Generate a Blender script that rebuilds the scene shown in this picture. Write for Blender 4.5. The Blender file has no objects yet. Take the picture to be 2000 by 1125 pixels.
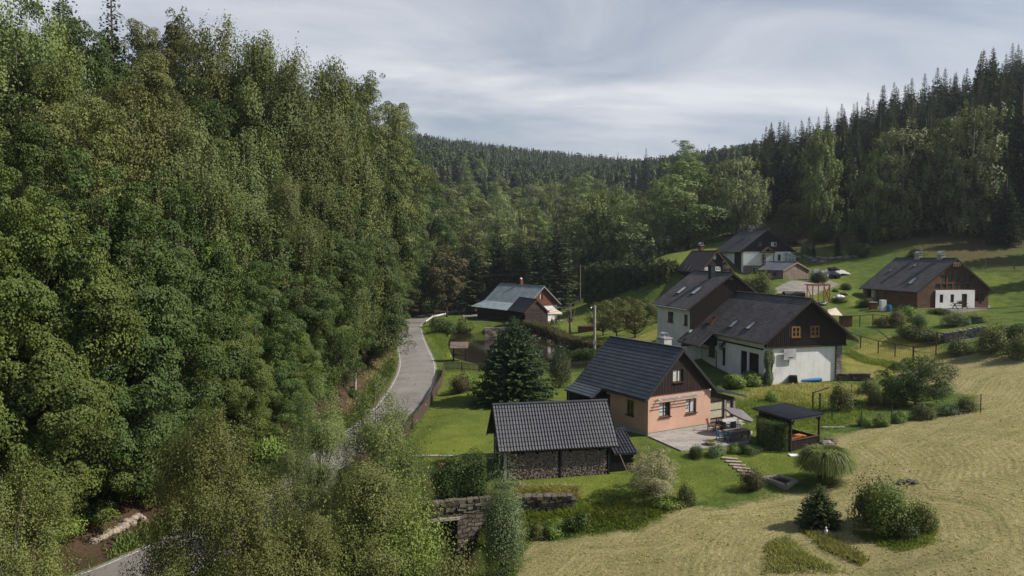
import bpy, bmesh, math, random
import numpy as np
from mathutils import Vector, Matrix
R = math.radians
C = bpy.context.scene.collection
SC = bpy.context.scene

# ---------------------------------------------------------------- camera
F = 1400.0; PITCH = math.atan(67 / 1400.0); CH = 15.0
cd = bpy.data.cameras.new('camera'); cam = bpy.data.objects.new('camera', cd); C.objects.link(cam)
cam.location = (0, 0, CH); cam.rotation_euler = (math.pi / 2 - PITCH, 0, 0)
cd.sensor_width = 36.0; cd.lens = 36.0 * F / 2000.0; cd.clip_start = 0.5; cd.clip_end = 6000
SC.camera = cam

# ---------------------------------------------------------------- light
SUN_EL, SUN_AZ = R(43), R(97)           # azimuth clockwise from +Y (away from the camera)
w = bpy.data.worlds.new('World'); SC.world = w; w.use_nodes = True
nt = w.node_tree; N = nt.nodes; L = nt.links; N.clear()
out = N.new('ShaderNodeOutputWorld'); bg = N.new('ShaderNodeBackground'); L.new(bg.outputs[0], out.inputs[0])
bg.inputs[1].default_value = 0.078
sky = N.new('ShaderNodeTexSky'); sky.sky_type = 'NISHITA'; sky.sun_disc = False
sky.sun_elevation = SUN_EL; sky.sun_rotation = SUN_AZ; sky.altitude = 500; sky.dust_density = 2.0
tc = N.new('ShaderNodeTexCoord'); sep = N.new('ShaderNodeSeparateXYZ'); L.new(tc.outputs['Generated'], sep.inputs[0])
def wmath(op, a, b=None):
    m = N.new('ShaderNodeMath'); m.operation = op
    for i, v in enumerate((a, b)):
        if v is None: continue
        if isinstance(v, (int, float)): m.inputs[i].default_value = v
        else: L.new(v, m.inputs[i])
    return m.outputs[0]
den = wmath('ADD', wmath('MAXIMUM', sep.outputs[2], 0.0), 0.22)
cmb = N.new('ShaderNodeCombineXYZ')
L.new(wmath('DIVIDE', sep.outputs[0], den), cmb.inputs[0]); L.new(wmath('DIVIDE', sep.outputs[1], den), cmb.inputs[1])
mp = N.new('ShaderNodeMapping'); mp.inputs['Scale'].default_value = (0.75, 1.5, 1); mp.inputs['Rotation'].default_value = (0, 0, R(-12))
mp.inputs['Location'].default_value = (3.1, 1.7, 0)
L.new(cmb.outputs[0], mp.inputs[0])
n1 = N.new('ShaderNodeTexNoise'); n1.inputs['Scale'].default_value = 1.15; n1.inputs['Detail'].default_value = 7
n1.inputs['Roughness'].default_value = 0.55; n1.inputs['Distortion'].default_value = 0.6
L.new(mp.outputs[0], n1.inputs['Vector'])
rmp = N.new('ShaderNodeValToRGB'); L.new(n1.outputs[0], rmp.inputs[0])
rmp.color_ramp.elements[0].position = 0.36; rmp.color_ramp.elements[0].color = (0.42, 0.42, 0.42, 1)
rmp.color_ramp.elements[1].position = 0.66; rmp.color_ramp.elements[1].color = (1, 1, 1, 1)
cr = N.new('ShaderNodeValToRGB'); L.new(n1.outputs[0], cr.inputs[0])
cr.color_ramp.elements[0].position = 0.3; cr.color_ramp.elements[0].color = (6.3, 6.7, 7.4, 1)
cr.color_ramp.elements[1].position = 0.7; cr.color_ramp.elements[1].color = (8.8, 9.0, 9.5, 1)
mx = N.new('ShaderNodeMix'); mx.data_type = 'RGBA'
hi = N.new('ShaderNodeMapRange'); L.new(sep.outputs[2], hi.inputs[0]); hi.inputs[1].default_value = 0.40; hi.inputs[2].default_value = 0.62; hi.inputs[3].default_value = 1.0; hi.inputs[4].default_value = 0.25
bk = N.new('ShaderNodeMapRange'); L.new(sep.outputs[1], bk.inputs[0]); bk.inputs[1].default_value = -0.35; bk.inputs[2].default_value = 0.25; bk.inputs[3].default_value = 0.3; bk.inputs[4].default_value = 1.0
L.new(wmath('MULTIPLY', wmath('MULTIPLY', rmp.outputs[0], hi.outputs[0]), bk.outputs[0]), mx.inputs[0]); L.new(sky.outputs[0], mx.inputs[6]); L.new(cr.outputs[0], mx.inputs[7])
L.new(mx.outputs[2], bg.inputs[0])
sd = bpy.data.lights.new('sun', 'SUN'); sun = bpy.data.objects.new('sun', sd); C.objects.link(sun)
sd.energy = 5.0; sd.angle = R(0.8); sd.color = (1.0, 0.93, 0.82)
tos = Vector((math.sin(SUN_AZ) * math.cos(SUN_EL), math.cos(SUN_AZ) * math.cos(SUN_EL), math.sin(SUN_EL)))
sun.rotation_euler = tos.to_track_quat('Z', 'Y').to_euler(); sun.location = (60, 0, 80)
SC.view_settings.view_transform = 'Standard'; SC.view_settings.look = 'None'
SC.view_settings.exposure = 0.24; SC.view_settings.gamma = 1.0
SC.cycles.max_bounces = 6; SC.cycles.transparent_max_bounces = 6; SC.cycles.diffuse_bounces = 3
SC.cycles.glossy_bounces = 3; SC.cycles.transmission_bounces = 3; SC.cycles.use_denoising = True
SC.cycles.sample_clamp_indirect = 4

# haze: one even box of air round everything
HAZE = 0.00016

# ---------------------------------------------------------------- picture <-> place
cp, sp = math.cos(PITCH), math.sin(PITCH)
def ray(px, py):
    a = (px - 1000) / F; b = (562.5 - py) / F
    return np.array([a, cp + b * sp, -sp + b * cp])
def at(px, py, Y):
    r = ray(px, py); k = Y / r[1]; return (r[0] * k, Y, CH + r[2] * k)
def atz(px, py, z):
    r = ray(px, py); k = (z - CH) / r[2]; return (r[0] * k, r[1] * k, z)

# ---------------------------------------------------------------- terrain
cps = []
for px, py, z in [
    (850,900,-.3),(940,920,-.6),(986,942,-.84),(1196,938,-.84),(1100,940,-.84),(1100,800,0),(900,770,-.2),(880,725,-.3),(1100,760,.1),(1000,850,-.2),
    (1265,849,.3),(1388,836,.4),(1465,845,.4),(1320,870,.3),(1545,880,.4),(1600,869,.5),(1430,900,.1),(1500,940,-.3),(1340,940,-.5),(1250,960,-.9),
    (1636,742,1.3),(1513,740,1.25),(1380,720,1.4),(1440,765,1.0),(1560,800,1.0),(1750,800,1.3),(1910,800,1.8),(1850,740,2.4),(1740,700,2.9),
    (1990,700,4.2),(1990,800,2.9),(1990,900,2.0),(1990,1000,1.4),(1990,1110,1.0),(1800,1000,.5),(1800,1110,.2),(1600,1027,-.4),(1600,1110,-.5),
    (1400,1050,-1.0),(1400,1120,-1.2),(1200,1080,-1.9),(1100,1060,-2.3),(1060,1120,-2.6),(1700,900,.8),
    (1020,968,-1.1),(1115,968,-1.05),(1160,975,-1.1),(900,940,-.9),(1025,1018,-2.6),(1115,1018,-2.5),(1180,1020,-1.8),
    (870,1100,-4.6),(850,1125,-4.8),(878,1065,-4.5),(960,1085,-3.0),(700,1125,-3.6),(560,1125,-2.6),(640,1060,-2.6),(770,1040,-3.2),
    (1088,625,.7),(945,628,.7),(1026,635,.9),(1180,640,1.2),(1250,625,2.2),(1115,600,2.0),(1293,662,3.6),(1270,645,2.8),(1220,690,1.3),
    (1690,599,7.0),(1791,603,7.0),(1930,600,7.0),(1990,600,7.6),(1700,640,5.6),(1850,650,5.2),(1990,650,6.2),(1600,588,7.6),(1540,570,9.0),
    (1528,545,10.6),(1454,540,10.3),(1371,552,9.4),(1640,560,9.3),(1700,690,3.0),(1640,640,4.6),(870,655,-.3),(840,640,-.3)]:
    cps.append(atz(px, py, z))
for px, py, Y in [(1300,520,150),(1290,500,172),(1400,462,190),(1560,442,188),(1700,452,165),(1800,472,140),(2000,470,135),(1700,500,140),(1960,525,122),(1620,480,160)]:
    cps.append(at(px, py, Y))
for _a, _b, _zt, _zb in ((atz(1018, 1012, -2.5), atz(1117, 1010, -2.35), -1.05, -2.5), (atz(828, 1012, -2.0), atz(952, 1000, -2.0), -1.0, None)):
    for _t in (0.05, .5, .95):
        _x = _a[0] + (_b[0] - _a[0]) * _t; _y = _a[1] + (_b[1] - _a[1]) * _t
        cps += [(_x, _y + .75, _zt), (_x, _y + 2.2, _zt + .1)]
        if _zb: cps.append((_x, _y - .8, _zb))
cps += [(-24,38,0),(-30,38,4),(-45,40,13),(-80,40,30),(-22,55,2.2),(-36,55,9),(-60,55,22),(-100,60,45),(-16.5,68,.9),(-19,75,2),(-28,75,6),(-45,78,15),(-80,80,35),
    (-19,95,1.6),(-26,95,5),(-45,100,14),(-80,105,33),(-22,120,.8),(-32,120,4),(-50,125,13),(-90,130,32),(-27,150,.6),(-40,155,5),(-80,160,25),(-36,190,2),(-60,200,12),(-110,220,35),
    (-20,20,-3),(-45,20,8),(-100,20,40),(0,20,-6),(20,20,-3.5),(40,20,-1),(80,25,3),(120,40,8),(95,80,9),(110,100,13),
    (0,170,.8),(12,205,3.5),(-15,215,2),(30,200,6),
    (100,135,18),(140,130,35),(130,190,45),(200,150,62),(90,220,38),(60,230,25),(150,260,58),(40,260,20),(100,300,50),
    (75,350,46),(75,430,50),(0,250,7),(0,350,23),(0,500,58),(-50,400,45),(40,400,33),(60,550,65),(-100,500,85),(-150,800,136),(-60,300,22),
    (-86,800,124),(0,800,114),(86,780,106),(115,700,86),(150,600,82),(0,1200,60),(-200,300,70),(-300,600,110),(300,300,90),(300,600,100),(300,100,90),(-200,60,80),(250,60,50),
    (-500,1000,100),(500,1000,80),(800,500,90),(-800,500,100),(-600,0,100),(600,0,80),(300,1400,40),(-300,1400,60)]
cps = np.array(cps, float)
def _phi(r): return np.sqrt(r * r + 9.0)
_XY = cps[:, :2]; _n = len(cps)
_A = np.zeros((_n + 3, _n + 3)); _d = np.linalg.norm(_XY[:, None] - _XY[None], axis=2)
_A[:_n, :_n] = _phi(_d) - 0.35 * np.eye(_n); _A[:_n, _n] = 1; _A[:_n, _n + 1:] = _XY; _A[_n:, :_n] = _A[:_n, _n:].T
_w = np.linalg.solve(_A, np.r_[cps[:, 2], 0, 0, 0])
def base_h(x, y):
    x = np.atleast_1d(np.asarray(x, float)); y = np.atleast_1d(np.asarray(y, float)); o = np.empty(x.shape)
    for i in range(0, len(x), 20000):
        X = x[i:i+20000]; Y = y[i:i+20000]
        d = np.hypot(X[:, None] - _XY[None, :, 0], Y[:, None] - _XY[None, :, 1])
        o[i:i+20000] = _phi(d) @ _w[:_n] + _w[_n] + _w[_n+1] * X + _w[_n+2] * Y
    return o
# road centreline
_rc = [atz(*q) for q in [(60,1190,-1.1),(311,1100,-1.0),(470,1012,-.9),(620,925,-.75),(728,845,-.6),(778,798,-.5),(806,750,-.45),(815,712,-.4),(805,675,-.4),(800,650,-.3),(806,630,-.1),(850,614,.3),(910,607,.6),(980,603,1.0),(1060,597,1.6),(1110,590,2.2),(1150,583,2.9),(1210,576,3.6)]]
_rc = [(-34, 22, -1.3)] + _rc
def catmull(P, n):
    P = [np.array(p, float) for p in P]; P = [2*P[0]-P[1]] + P + [2*P[-1]-P[-2]]; o = []
    for i in range(1, len(P) - 2):
        for k in range(n):
            t = k / n
            o.append(0.5*((2*P[i])+(-P[i-1]+P[i+1])*t+(2*P[i-1]-5*P[i]+4*P[i+1]-P[i+2])*t*t+(-P[i-1]+3*P[i]-3*P[i+1]+P[i+2])*t**3))
    o.append(P[-2]); return np.array(o)
ROAD = catmull(_rc, 12)
def dist_poly(x, y, P, arc=False):
    """distance to polyline and z of the nearest point"""
    best = np.full(x.shape, 1e9); bz = np.zeros(x.shape); acc = 0.0
    for a, b in zip(P[:-1], P[1:]):
        ab = b[:2] - a[:2]; l2 = max(ab @ ab, 1e-9)
        t = np.clip(((x - a[0]) * ab[0] + (y - a[1]) * ab[1]) / l2, 0, 1)
        d = np.hypot(x - a[0] - t * ab[0], y - a[1] - t * ab[1]); z = a[2] + t * (b[2] - a[2]) if not arc else acc + t * math.sqrt(l2)
        acc += math.sqrt(l2); m = d < best; best[m] = d[m]; bz[m] = z[m]
    return best, bz
def inpoly(x, y, P):
    ins = np.zeros(x.shape, bool); j = len(P) - 1
    for i in range(len(P)):
        xi, yi = P[i][:2]; xj, yj = P[j][:2]
        if yi != yj:
            ins ^= ((yi > y) != (yj > y)) & (x < (xj - xi) * (y - yi) / (yj - yi) + xi)
        j = i
    return ins
def sdist(x, y, P):
    d, _ = dist_poly(x, y, np.array([list(p[:2]) + [0] for p in P] + [list(P[0][:2]) + [0]], float))
    return np.where(inpoly(x, y, P), d, -d)
POND = [atz(*q) for q in [(893,705,-1.2),(880,672,-1.2),(885,652,-1.2),(930,650,-1.2),(1005,652,-1.2),(1055,660,-1.2),(1110,680,-1.2),(1165,700,-1.2),(1160,716,-1.2),(1050,718,-1.2),(960,722,-1.2)]]
_gd = [(986-1000)]
PATIO = [atz(*q) for q in [(1266,851,.42),(1388,833,.42),(1425,826,.42),(1470,842,.42),(1462,864,.42),(1330,879,.42)]]
_m = atz(868, 1013, -2.0)
STREAM = np.array([(_m[0], _m[1] + .4, -5.0), (_m[0] - .3, _m[1] - 2, -5.1), atz(850, 1125, -5.4), (-6, 30, -5.9), (-12, 18, -6.5)], float)
def sstep(a, b, v):
    t = np.clip((v - a) / (b - a), 0, 1); return t * t * (3 - 2 * t)
def H(x, y):
    x = np.atleast_1d(np.asarray(x, float)); y = np.atleast_1d(np.asarray(y, float))
    h = base_h(x, y)
    near = (np.abs(x) < 70) & (y < 230) & (y > 10)
    if near.any():
        X, Y = x[near], y[near]; hh = h[near]
        dp = sdist(X, Y, POND); k = sstep(-1.6, 0.6, dp); hh = hh * (1 - k) + (-2.3) * k
        d, z = dist_poly(X, Y, ROAD); k = 1 - sstep(3.3, 6.5, d); hh = hh * (1 - k) + (z - 0.07) * k
        h[near] = hh
    st = (y < 60) & (np.abs(x) < 30)
    if st.any():
        d, z = dist_poly(x[st], y[st], STREAM); h[st] = np.minimum(h[st], z + np.maximum(d - .9, 0) * 1.15 + (y[st] > 46.7) * 50)
    dp = sdist(x, y, PATIO); k = sstep(-1.6, -0.5, dp); h = h + 0.06 * np.sin(x * 0.9 + 1.3 * np.sin(y * 0.5)) * np.sin(y * 0.7) * (np.abs(x) < 400)
    h = h * (1 - k) + 0.30 * k
    return h
def gz(x, y): return float(H(x, y)[0])
def hit(px, py):
    """point of the ground seen at a pixel"""
    r = ray(px, py); k0 = 15.0; k = k0
    ks = np.geomspace(18, 900, 420); P = ks[:, None] * r[None]; g = H(P[:, 0], P[:, 1]); s = CH + P[:, 2] - g
    i = np.argmax(s < 0)
    if s[i] >= 0: i = len(ks) - 1
    a, b = ks[max(i-1, 0)], ks[i]; sa, sb = s[max(i-1, 0)], s[i]
    k = a + (b - a) * (sa / (sa - sb)) if sa != sb else b
    x, y = r[0] * k, r[1] * k
    return (x, y, gz(x, y))

# ---------------------------------------------------------------- materials
MATS = {}
def newmat(name):
    m = bpy.data.materials.new(name); m.use_nodes = True; nt = m.node_tree
    b = nt.nodes['Principled BSDF']; MATS[name] = m
    return m, nt, nt.nodes, nt.links, b
def _ramp(n, l, src, stops):
    r = n.new('ShaderNodeValToRGB'); l.new(src, r.inputs[0]); e = r.color_ramp.elements
    while len(e) < len(stops): e.new(0.5)
    for i, (p, c) in enumerate(stops): e[i].position = p; e[i].color = (*c, 1)
    return r.outputs[0]
def _noise(n, l, vec, scale, detail=4, rough=0.6, dist=0):
    t = n.new('ShaderNodeTexNoise'); t.inputs['Scale'].default_value = scale; t.inputs['Detail'].default_value = detail
    t.inputs['Roughness'].default_value = rough; t.inputs['Distortion'].default_value = dist
    if vec is not None: l.new(vec, t.inputs['Vector'])
    return t.outputs[0]
def _mix(n, l, fac, a, b, mode='MIX'):
    m = n.new('ShaderNodeMix'); m.data_type = 'RGBA'; m.blend_type = mode
    for i, v in ((0, fac), (6, a), (7, b)):
        if isinstance(v, (int, float)): m.inputs[i].default_value = v
        elif isinstance(v, tuple): m.inputs[i].default_value = (*v, 1)
        else: l.new(v, m.inputs[i])
    return m.outputs[2]
def _bump(n, l, h, b, strength=0.3, dist=0.02):
    bp = n.new('ShaderNodeBump'); bp.inputs['Strength'].default_value = strength; bp.inputs['Distance'].default_value = dist
    l.new(h, bp.inputs['Height']); l.new(bp.outputs[0], b.inputs['Normal'])
def simple(name, col, rough=0.7, var=0.25, scale=2.5, metal=0, bump=0.15, spec=0.3):
    m, nt, n, l, b = newmat(name); t = n.new('ShaderNodeTexCoord')
    v = _noise(n, l, t.outputs['Object'], scale, 6)
    lo = tuple(c * (1 - var) for c in col); hi = tuple(min(1, c * (1 + var)) for c in col)
    l.new(_ramp(n, l, v, [(0.3, lo), (0.7, hi)]), b.inputs['Base Color'])
    b.inputs['Roughness'].default_value = rough; b.inputs['Metallic'].default_value = metal; b.inputs['Specular IOR Level'].default_value = spec
    if bump: _bump(n, l, _noise(n, l, t.outputs['Object'], scale * 9, 3), b, bump)
    return m
def brickmat(name, c1, c2, mortar, bw, bh, ms=0.02, rough=0.75, bump=0.5, offset=0.5, var=0.25, dist=0.02, warp=0):
    m, nt, n, l, b = newmat(name); uv = n.new('ShaderNodeUVMap'); vec = uv.outputs[0]
    if warp:
        wn = n.new('ShaderNodeTexNoise'); wn.inputs['Scale'].default_value = 1.6; l.new(vec, wn.inputs['Vector'])
        vm = n.new('ShaderNodeVectorMath'); vm.operation = 'MULTIPLY_ADD'; l.new(wn.outputs['Color'], vm.inputs[0]); vm.inputs[1].default_value = (warp*2,)*3; l.new(vec, vm.inputs[2]); vec = vm.outputs[0]
    br = n.new('ShaderNodeTexBrick'); l.new(vec, br.inputs['Vector']); br.offset = offset
    br.inputs['Scale'].default_value = 1; br.inputs['Brick Width'].default_value = bw; br.inputs['Row Height'].default_value = bh
    br.inputs['Mortar Size'].default_value = ms; br.inputs['Mortar Smooth'].default_value = 0.3
    br.inputs['Color1'].default_value = (*c1, 1); br.inputs['Color2'].default_value = (*c2, 1); br.inputs['Mortar'].default_value = (*mortar, 1)
    nz = _noise(n, l, uv.outputs[0], 0.8, 6)
    l.new(_mix(n, l, 1.0, br.outputs[0], _ramp(n, l, nz, [(0.3, (1-var,)*3), (0.7, (1+var*.6,)*3)]), 'MULTIPLY'), b.inputs['Base Color'])
    b.inputs['Roughness'].default_value = rough; b.inputs['Specular IOR Level'].default_value = 0.3
    inv = n.new('ShaderNodeMath'); inv.operation = 'SUBTRACT'; inv.inputs[0].default_value = 1; l.new(br.outputs['Fac'], inv.inputs[1])
    _bump(n, l, inv.outputs[0], b, bump, dist)
    return m
def plaster(name, col, dirt=0.35):
    m, nt, n, l, b = newmat(name); t = n.new('ShaderNodeTexCoord'); mp_ = n.new('ShaderNodeMapping'); mp_.inputs['Scale'].default_value = (2.2, 2.2, .22); l.new(t.outputs['Object'], mp_.inputs[0])
    c0 = _ramp(n, l, _noise(n, l, t.outputs['Object'], .7, 7, .6), [(0.3, tuple(c*.88 for c in col)), (0.7, tuple(min(1, c*1.08) for c in col))])
    st = _ramp(n, l, _noise(n, l, mp_.outputs[0], 1.5, 6, .7), [(0.35, (1-dirt*.6,)*3), (0.55, (1, 1, 1))])
    sp_ = _ramp(n, l, _noise(n, l, t.outputs['Object'], 4.5, 6, .75), [(0.3, (1-dirt*.5,)*3), (0.5, (1, 1, 1))])
    l.new(_mix(n, l, .8, _mix(n, l, .6, c0, st, 'MULTIPLY'), sp_, 'MULTIPLY'), b.inputs['Base Color']); b.inputs['Roughness'].default_value = .92; b.inputs['Specular IOR Level'].default_value = .2
    _bump(n, l, _noise(n, l, t.outputs['Object'], 14, 4), b, .25); return m
def glassmat(name, col=(0.03, 0.04, 0.045), rough=0.06):
    m, nt, n, l, b = newmat(name); t = n.new('ShaderNodeTexCoord')
    v = _noise(n, l, t.outputs['Object'], 1.3, 3)
    l.new(_ramp(n, l, v, [(0.35, tuple(c*0.5 for c in col)), (0.65, tuple(c*1.5 for c in col))]), b.inputs['Base Color'])
    b.inputs['Roughness'].default_value = rough; b.inputs['Specular IOR Level'].default_value = 0.8
    return m
def leafmat(name, c, c2, trans=0.17, hue=0.014, val=0.24, clump=0.35):
    """foliage: every leaf, clump and tree a little different"""
    m, nt, n, l, b = newmat(name); g = n.new('ShaderNodeNewGeometry'); oi = n.new('ShaderNodeObjectInfo'); t = n.new('ShaderNodeTexCoord')
    cl = _noise(n, l, t.outputs['Object'], clump, 3)
    base = _ramp(n, l, cl, [(0.35, c), (0.65, c2)])
    hs = n.new('ShaderNodeHueSaturation'); l.new(base, hs.inputs['Color'])
    def mr(src, a, bb):
        k = n.new('ShaderNodeMapRange'); l.new(src, k.inputs[0]); k.inputs[3].default_value = a; k.inputs[4].default_value = bb; return k.outputs[0]
    l.new(mr(oi.outputs['Random'], 0.5 - hue, 0.5 + hue), hs.inputs['Hue'])
    mm = n.new('ShaderNodeMath'); mm.operation = 'MULTIPLY'
    l.new(mr(g.outputs['Random Per Island'], 1 - val * .9, 1 + val * .9), mm.inputs[0]); l.new(mr(oi.outputs['Random'], 1 - val, 1 + val), mm.inputs[1])
    l.new(mm.outputs[0], hs.inputs['Value']); hs.inputs['Saturation'].default_value = 0.95
    l.new(hs.outputs[0], b.inputs['Base Color']); b.inputs['Roughness'].default_value = 0.6; b.inputs['Specular IOR Level'].default_value = 0.25
    tr = n.new('ShaderNodeBsdfTranslucent'); l.new(_mix(n, l, 0.5, hs.outputs[0], (c2[0]*1.6, c2[1]*1.7, c2[2]*.9)), tr.inputs[0])
    ms = n.new('ShaderNodeMixShader'); ms.inputs[0].default_value = trans
    l.new(b.outputs[0], ms.inputs[1]); l.new(tr.outputs[0], ms.inputs[2]); l.new(ms.outputs[0], n['Material Output'].inputs[0])
    return m

# ---------------------------------------------------------------- mesh helpers
class MB:
    def __init__(s): s.v = []; s.f = []
    def quad(s, *p):
        i = len(s.v); s.v += [tuple(q) for q in p]; s.f.append(tuple(range(i, i + len(p)))); return s
    def box(s, x0, y0, z0, x1, y1, z1):
        i = len(s.v)
        s.v += [(x0,y0,z0),(x1,y0,z0),(x1,y1,z0),(x0,y1,z0),(x0,y0,z1),(x1,y0,z1),(x1,y1,z1),(x0,y1,z1)]
        s.f += [tuple(i+k for k in q) for q in ((0,3,2,1),(4,5,6,7),(0,1,5,4),(1,2,6,5),(2,3,7,6),(3,0,4,7))]; return s
    def beam(s, a, b, wd, h=None, up=(0, 0, 1)):
        h = h or wd; a = Vector(a); b = Vector(b); d = (b - a).normalized(); u = Vector(up)
        if abs(d.dot(u)) > 0.98: u = Vector((1, 0, 0))
        sx = d.cross(u).normalized() * wd / 2; sz = sx.cross(d).normalized() * h / 2; i = len(s.v)
        for q in (a, b):
            s.v += [tuple(q - sx - sz), tuple(q + sx - sz), tuple(q + sx + sz), tuple(q - sx + sz)]
        s.f += [tuple(i+k for k in q) for q in ((0,3,2,1),(4,5,6,7),(0,1,5,4),(1,2,6,5),(2,3,7,6),(3,0,4,7))]; return s
    def tube(s, pts, rad, n=6, cap=True):
        pts = [Vector(p) for p in pts]; base = len(s.v); u = None
        for i, p in enumerate(pts):
            d = (pts[min(i+1, len(pts)-1)] - pts[max(i-1, 0)]).normalized()
            if u is None: u = d.cross(Vector((0.3, 0.9, 0.1))).normalized()
            u = (u - d * u.dot(d)).normalized(); v = d.cross(u); r = rad[i] if hasattr(rad, '__len__') else rad
            for k in range(n):
                a = 2 * math.pi * k / n; s.v.append(tuple(p + u * (r * math.cos(a)) + v * (r * math.sin(a))))
        for i in range(len(pts) - 1):
            for k in range(n):
                a = base + i * n; s.f.append((a + k, a + (k+1) % n, a + n + (k+1) % n, a + n + k))
        if cap:
            s.f.append(tuple(base + k for k in reversed(range(n)))); e = base + (len(pts)-1) * n; s.f.append(tuple(e + k for k in range(n)))
        return s
    def blob(s, c, rx, ry, rz, seed=0, nu=10, nv=7, amp=0.15):
        rr = random.Random(seed); i = len(s.v); ph = [rr.uniform(0, 6.28) for _ in range(6)]
        for a in range(nv + 1):
            th = math.pi * a / nv
            for b in range(nu):
                fi = 2 * math.pi * b / nu
                k = 1 + amp * (math.sin(2*fi+ph[0]) * math.sin(th*2+ph[1]) + 0.6*math.sin(3*fi+ph[2]) * math.sin(3*th+ph[3])) + rr.uniform(-amp, amp) * .35
                s.v.append((c[0]+rx*k*math.sin(th)*math.cos(fi), c[1]+ry*k*math.sin(th)*math.sin(fi), c[2]+rz*k*math.cos(th)))
        for a in range(nv):
            for b in range(nu):
                s.f.append((i+a*nu+b, i+(a+1)*nu+b, i+(a+1)*nu+(b+1)%nu, i+a*nu+(b+1)%nu))
        return s
    def xf(s, M):
        s.v = [tuple(M @ Vector(p)) for p in s.v]; return s
    def build(s, name, mat, parent=None, smooth=False):
        me = bpy.data.meshes.new(name); me.from_pydata(s.v, [], s.f); me.update()
        o = finish(name, me, mat, parent, smooth); return o
def finish(name, me, mat, parent=None, smooth=False, uv=True):
    if uv and len(me.polygons):
        nl = len(me.loops); co = np.empty(len(me.vertices)*3); me.vertices.foreach_get('co', co); co = co.reshape(-1, 3)
        vi = np.empty(nl, int); me.loops.foreach_get('vertex_index', vi)
        nr = np.empty(len(me.polygons)*3); me.polygons.foreach_get('normal', nr); nr = nr.reshape(-1, 3)
        lt = np.empty(len(me.polygons), int); me.polygons.foreach_get('loop_total', lt)
        nn = np.repeat(nr, lt, axis=0); u = np.stack([-nn[:, 1], nn[:, 0], np.zeros(nl)], 1); ln = np.linalg.norm(u, axis=1)
        flat = ln < 0.05; u[flat] = (1, 0, 0); u /= np.linalg.norm(u, axis=1)[:, None]; v = np.cross(nn, u)
        p = co[vi]; lay = me.uv_layers.new(name='UVMap')
        lay.data.foreach_set('uv', np.stack([(p*u).sum(1), (p*v).sum(1)], 1).ravel())
    if smooth: me.polygons.foreach_set('use_smooth', np.ones(len(me.polygons), bool))
    me.materials.append(MATS[mat] if isinstance(mat, str) else mat)
    o = bpy.data.objects.new(name, me); C.objects.link(o); o.parent = parent; return o
def npmesh(name, V, k):
    """mesh of independent k-gons from an (n*k,3) array"""
    me = bpy.data.meshes.new(name); n = len(V) // k; me.vertices.add(len(V)); me.vertices.foreach_set('co', V.astype(np.float32).ravel())
    me.loops.add(n * k); me.loops.foreach_set('vertex_index', np.arange(n * k, dtype=np.int32))
    me.polygons.add(n); me.polygons.foreach_set('loop_start', np.arange(0, n * k, k, dtype=np.int32)); me.polygons.foreach_set('loop_total', np.full(n, k, dtype=np.int32))
    me.update(calc_edges=True); return me
def tag(o, label=None, cat=None, group=None, kind=None):
    if label: o['label'] = label
    if cat: o['category'] = cat
    if group: o['group'] = group
    if kind: o['kind'] = kind
    return o
def thing(name, label, cat, loc=(0, 0, 0), rz=0, group=None):
    o = bpy.data.objects.new(name, None); C.objects.link(o); o.location = loc; o.rotation_euler = (0, 0, rz); o.empty_display_size = 0.5
    return tag(o, label, cat, group)
def dup(root, loc, rz=0, sc=None, label=None, group=None):
    r = root.copy(); C.objects.link(r); r.location = loc; r.rotation_euler = (0, 0, rz)
    if sc is not None: r.scale = sc
    if label: r['label'] = label
    if group: r['group'] = group
    for ch in PROTO_CH[root.name]:
        c = ch.copy(); C.objects.link(c); c.parent = r
    return r
PROTO_CH = {}
# ---------------------------------------------------------------- material library
plaster('terracotta_render', (0.58, 0.36, 0.265), .2)
plaster('white_render', (0.78, 0.78, 0.77), .3)
simple('grey_plinth', (0.42, 0.41, 0.40), 0.9, 0.15, 4)
simple('dark_boards', (0.030, 0.021, 0.018), 0.75, 0.4, 6, bump=0.3)
simple('black_boards', (0.014, 0.013, 0.015), 0.75, 0.35, 6, bump=0.3)
simple('fence_wood', (0.085, 0.058, 0.045), 0.85, 0.35, 5, bump=0.3)
simple('brown_wood', (0.10, 0.042, 0.022), 0.7, 0.35, 5, bump=0.3)
simple('red_wood', (0.13, 0.042, 0.026), 0.7, 0.3, 5, bump=0.3)
simple('orange_wood', (0.42, 0.13, 0.04), 0.65, 0.25, 5, bump=0.2)
simple('pale_wood', (0.26, 0.19, 0.13), 0.8, 0.3, 5, bump=0.3)
simple('weathered_wood', (0.17, 0.13, 0.11), 0.85, 0.35, 5, bump=0.3)
simple('window_brown', (0.055, 0.022, 0.014), 0.5, 0.2, 5)
simple('window_gold', (0.20, 0.11, 0.035), 0.55, 0.2, 5)
simple('stone_old', (0.10, 0.085, 0.065), 0.95, 0.6, 2.2, bump=0.6)
simple('white_paint', (0.75, 0.75, 0.74), 0.5, 0.05, 3)
simple('zinc', (0.55, 0.56, 0.58), 0.35, 0.12, 3, metal=0.7)
simple('dark_metal', (0.05, 0.055, 0.06), 0.4, 0.2, 3, metal=0.4)
simple('curtain', (0.50, 0.50, 0.48), 0.6, 0.3, 8)
simple('curtain_cream', (0.40, 0.37, 0.28), 0.6, 0.2, 4)
simple('concrete', (0.33, 0.31, 0.28), 0.9, 0.25, 3)
simple('sandstone', (0.30, 0.25, 0.20), 0.9, 0.35, 4)
simple('dark_stone', (0.10, 0.085, 0.07), 0.9, 0.5, 2.5, bump=0.5)
simple('grey_rock', (0.22, 0.20, 0.18), 0.9, 0.4, 3, bump=0.5)
simple('blue_plastic', (0.03, 0.14, 0.38), 0.4, 0.15, 4)
simple('black_plastic', (0.018, 0.02, 0.022), 0.55, 0.25, 5)
simple('teal_chair', (0.05, 0.13, 0.18), 0.45, 0.15, 4)
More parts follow.
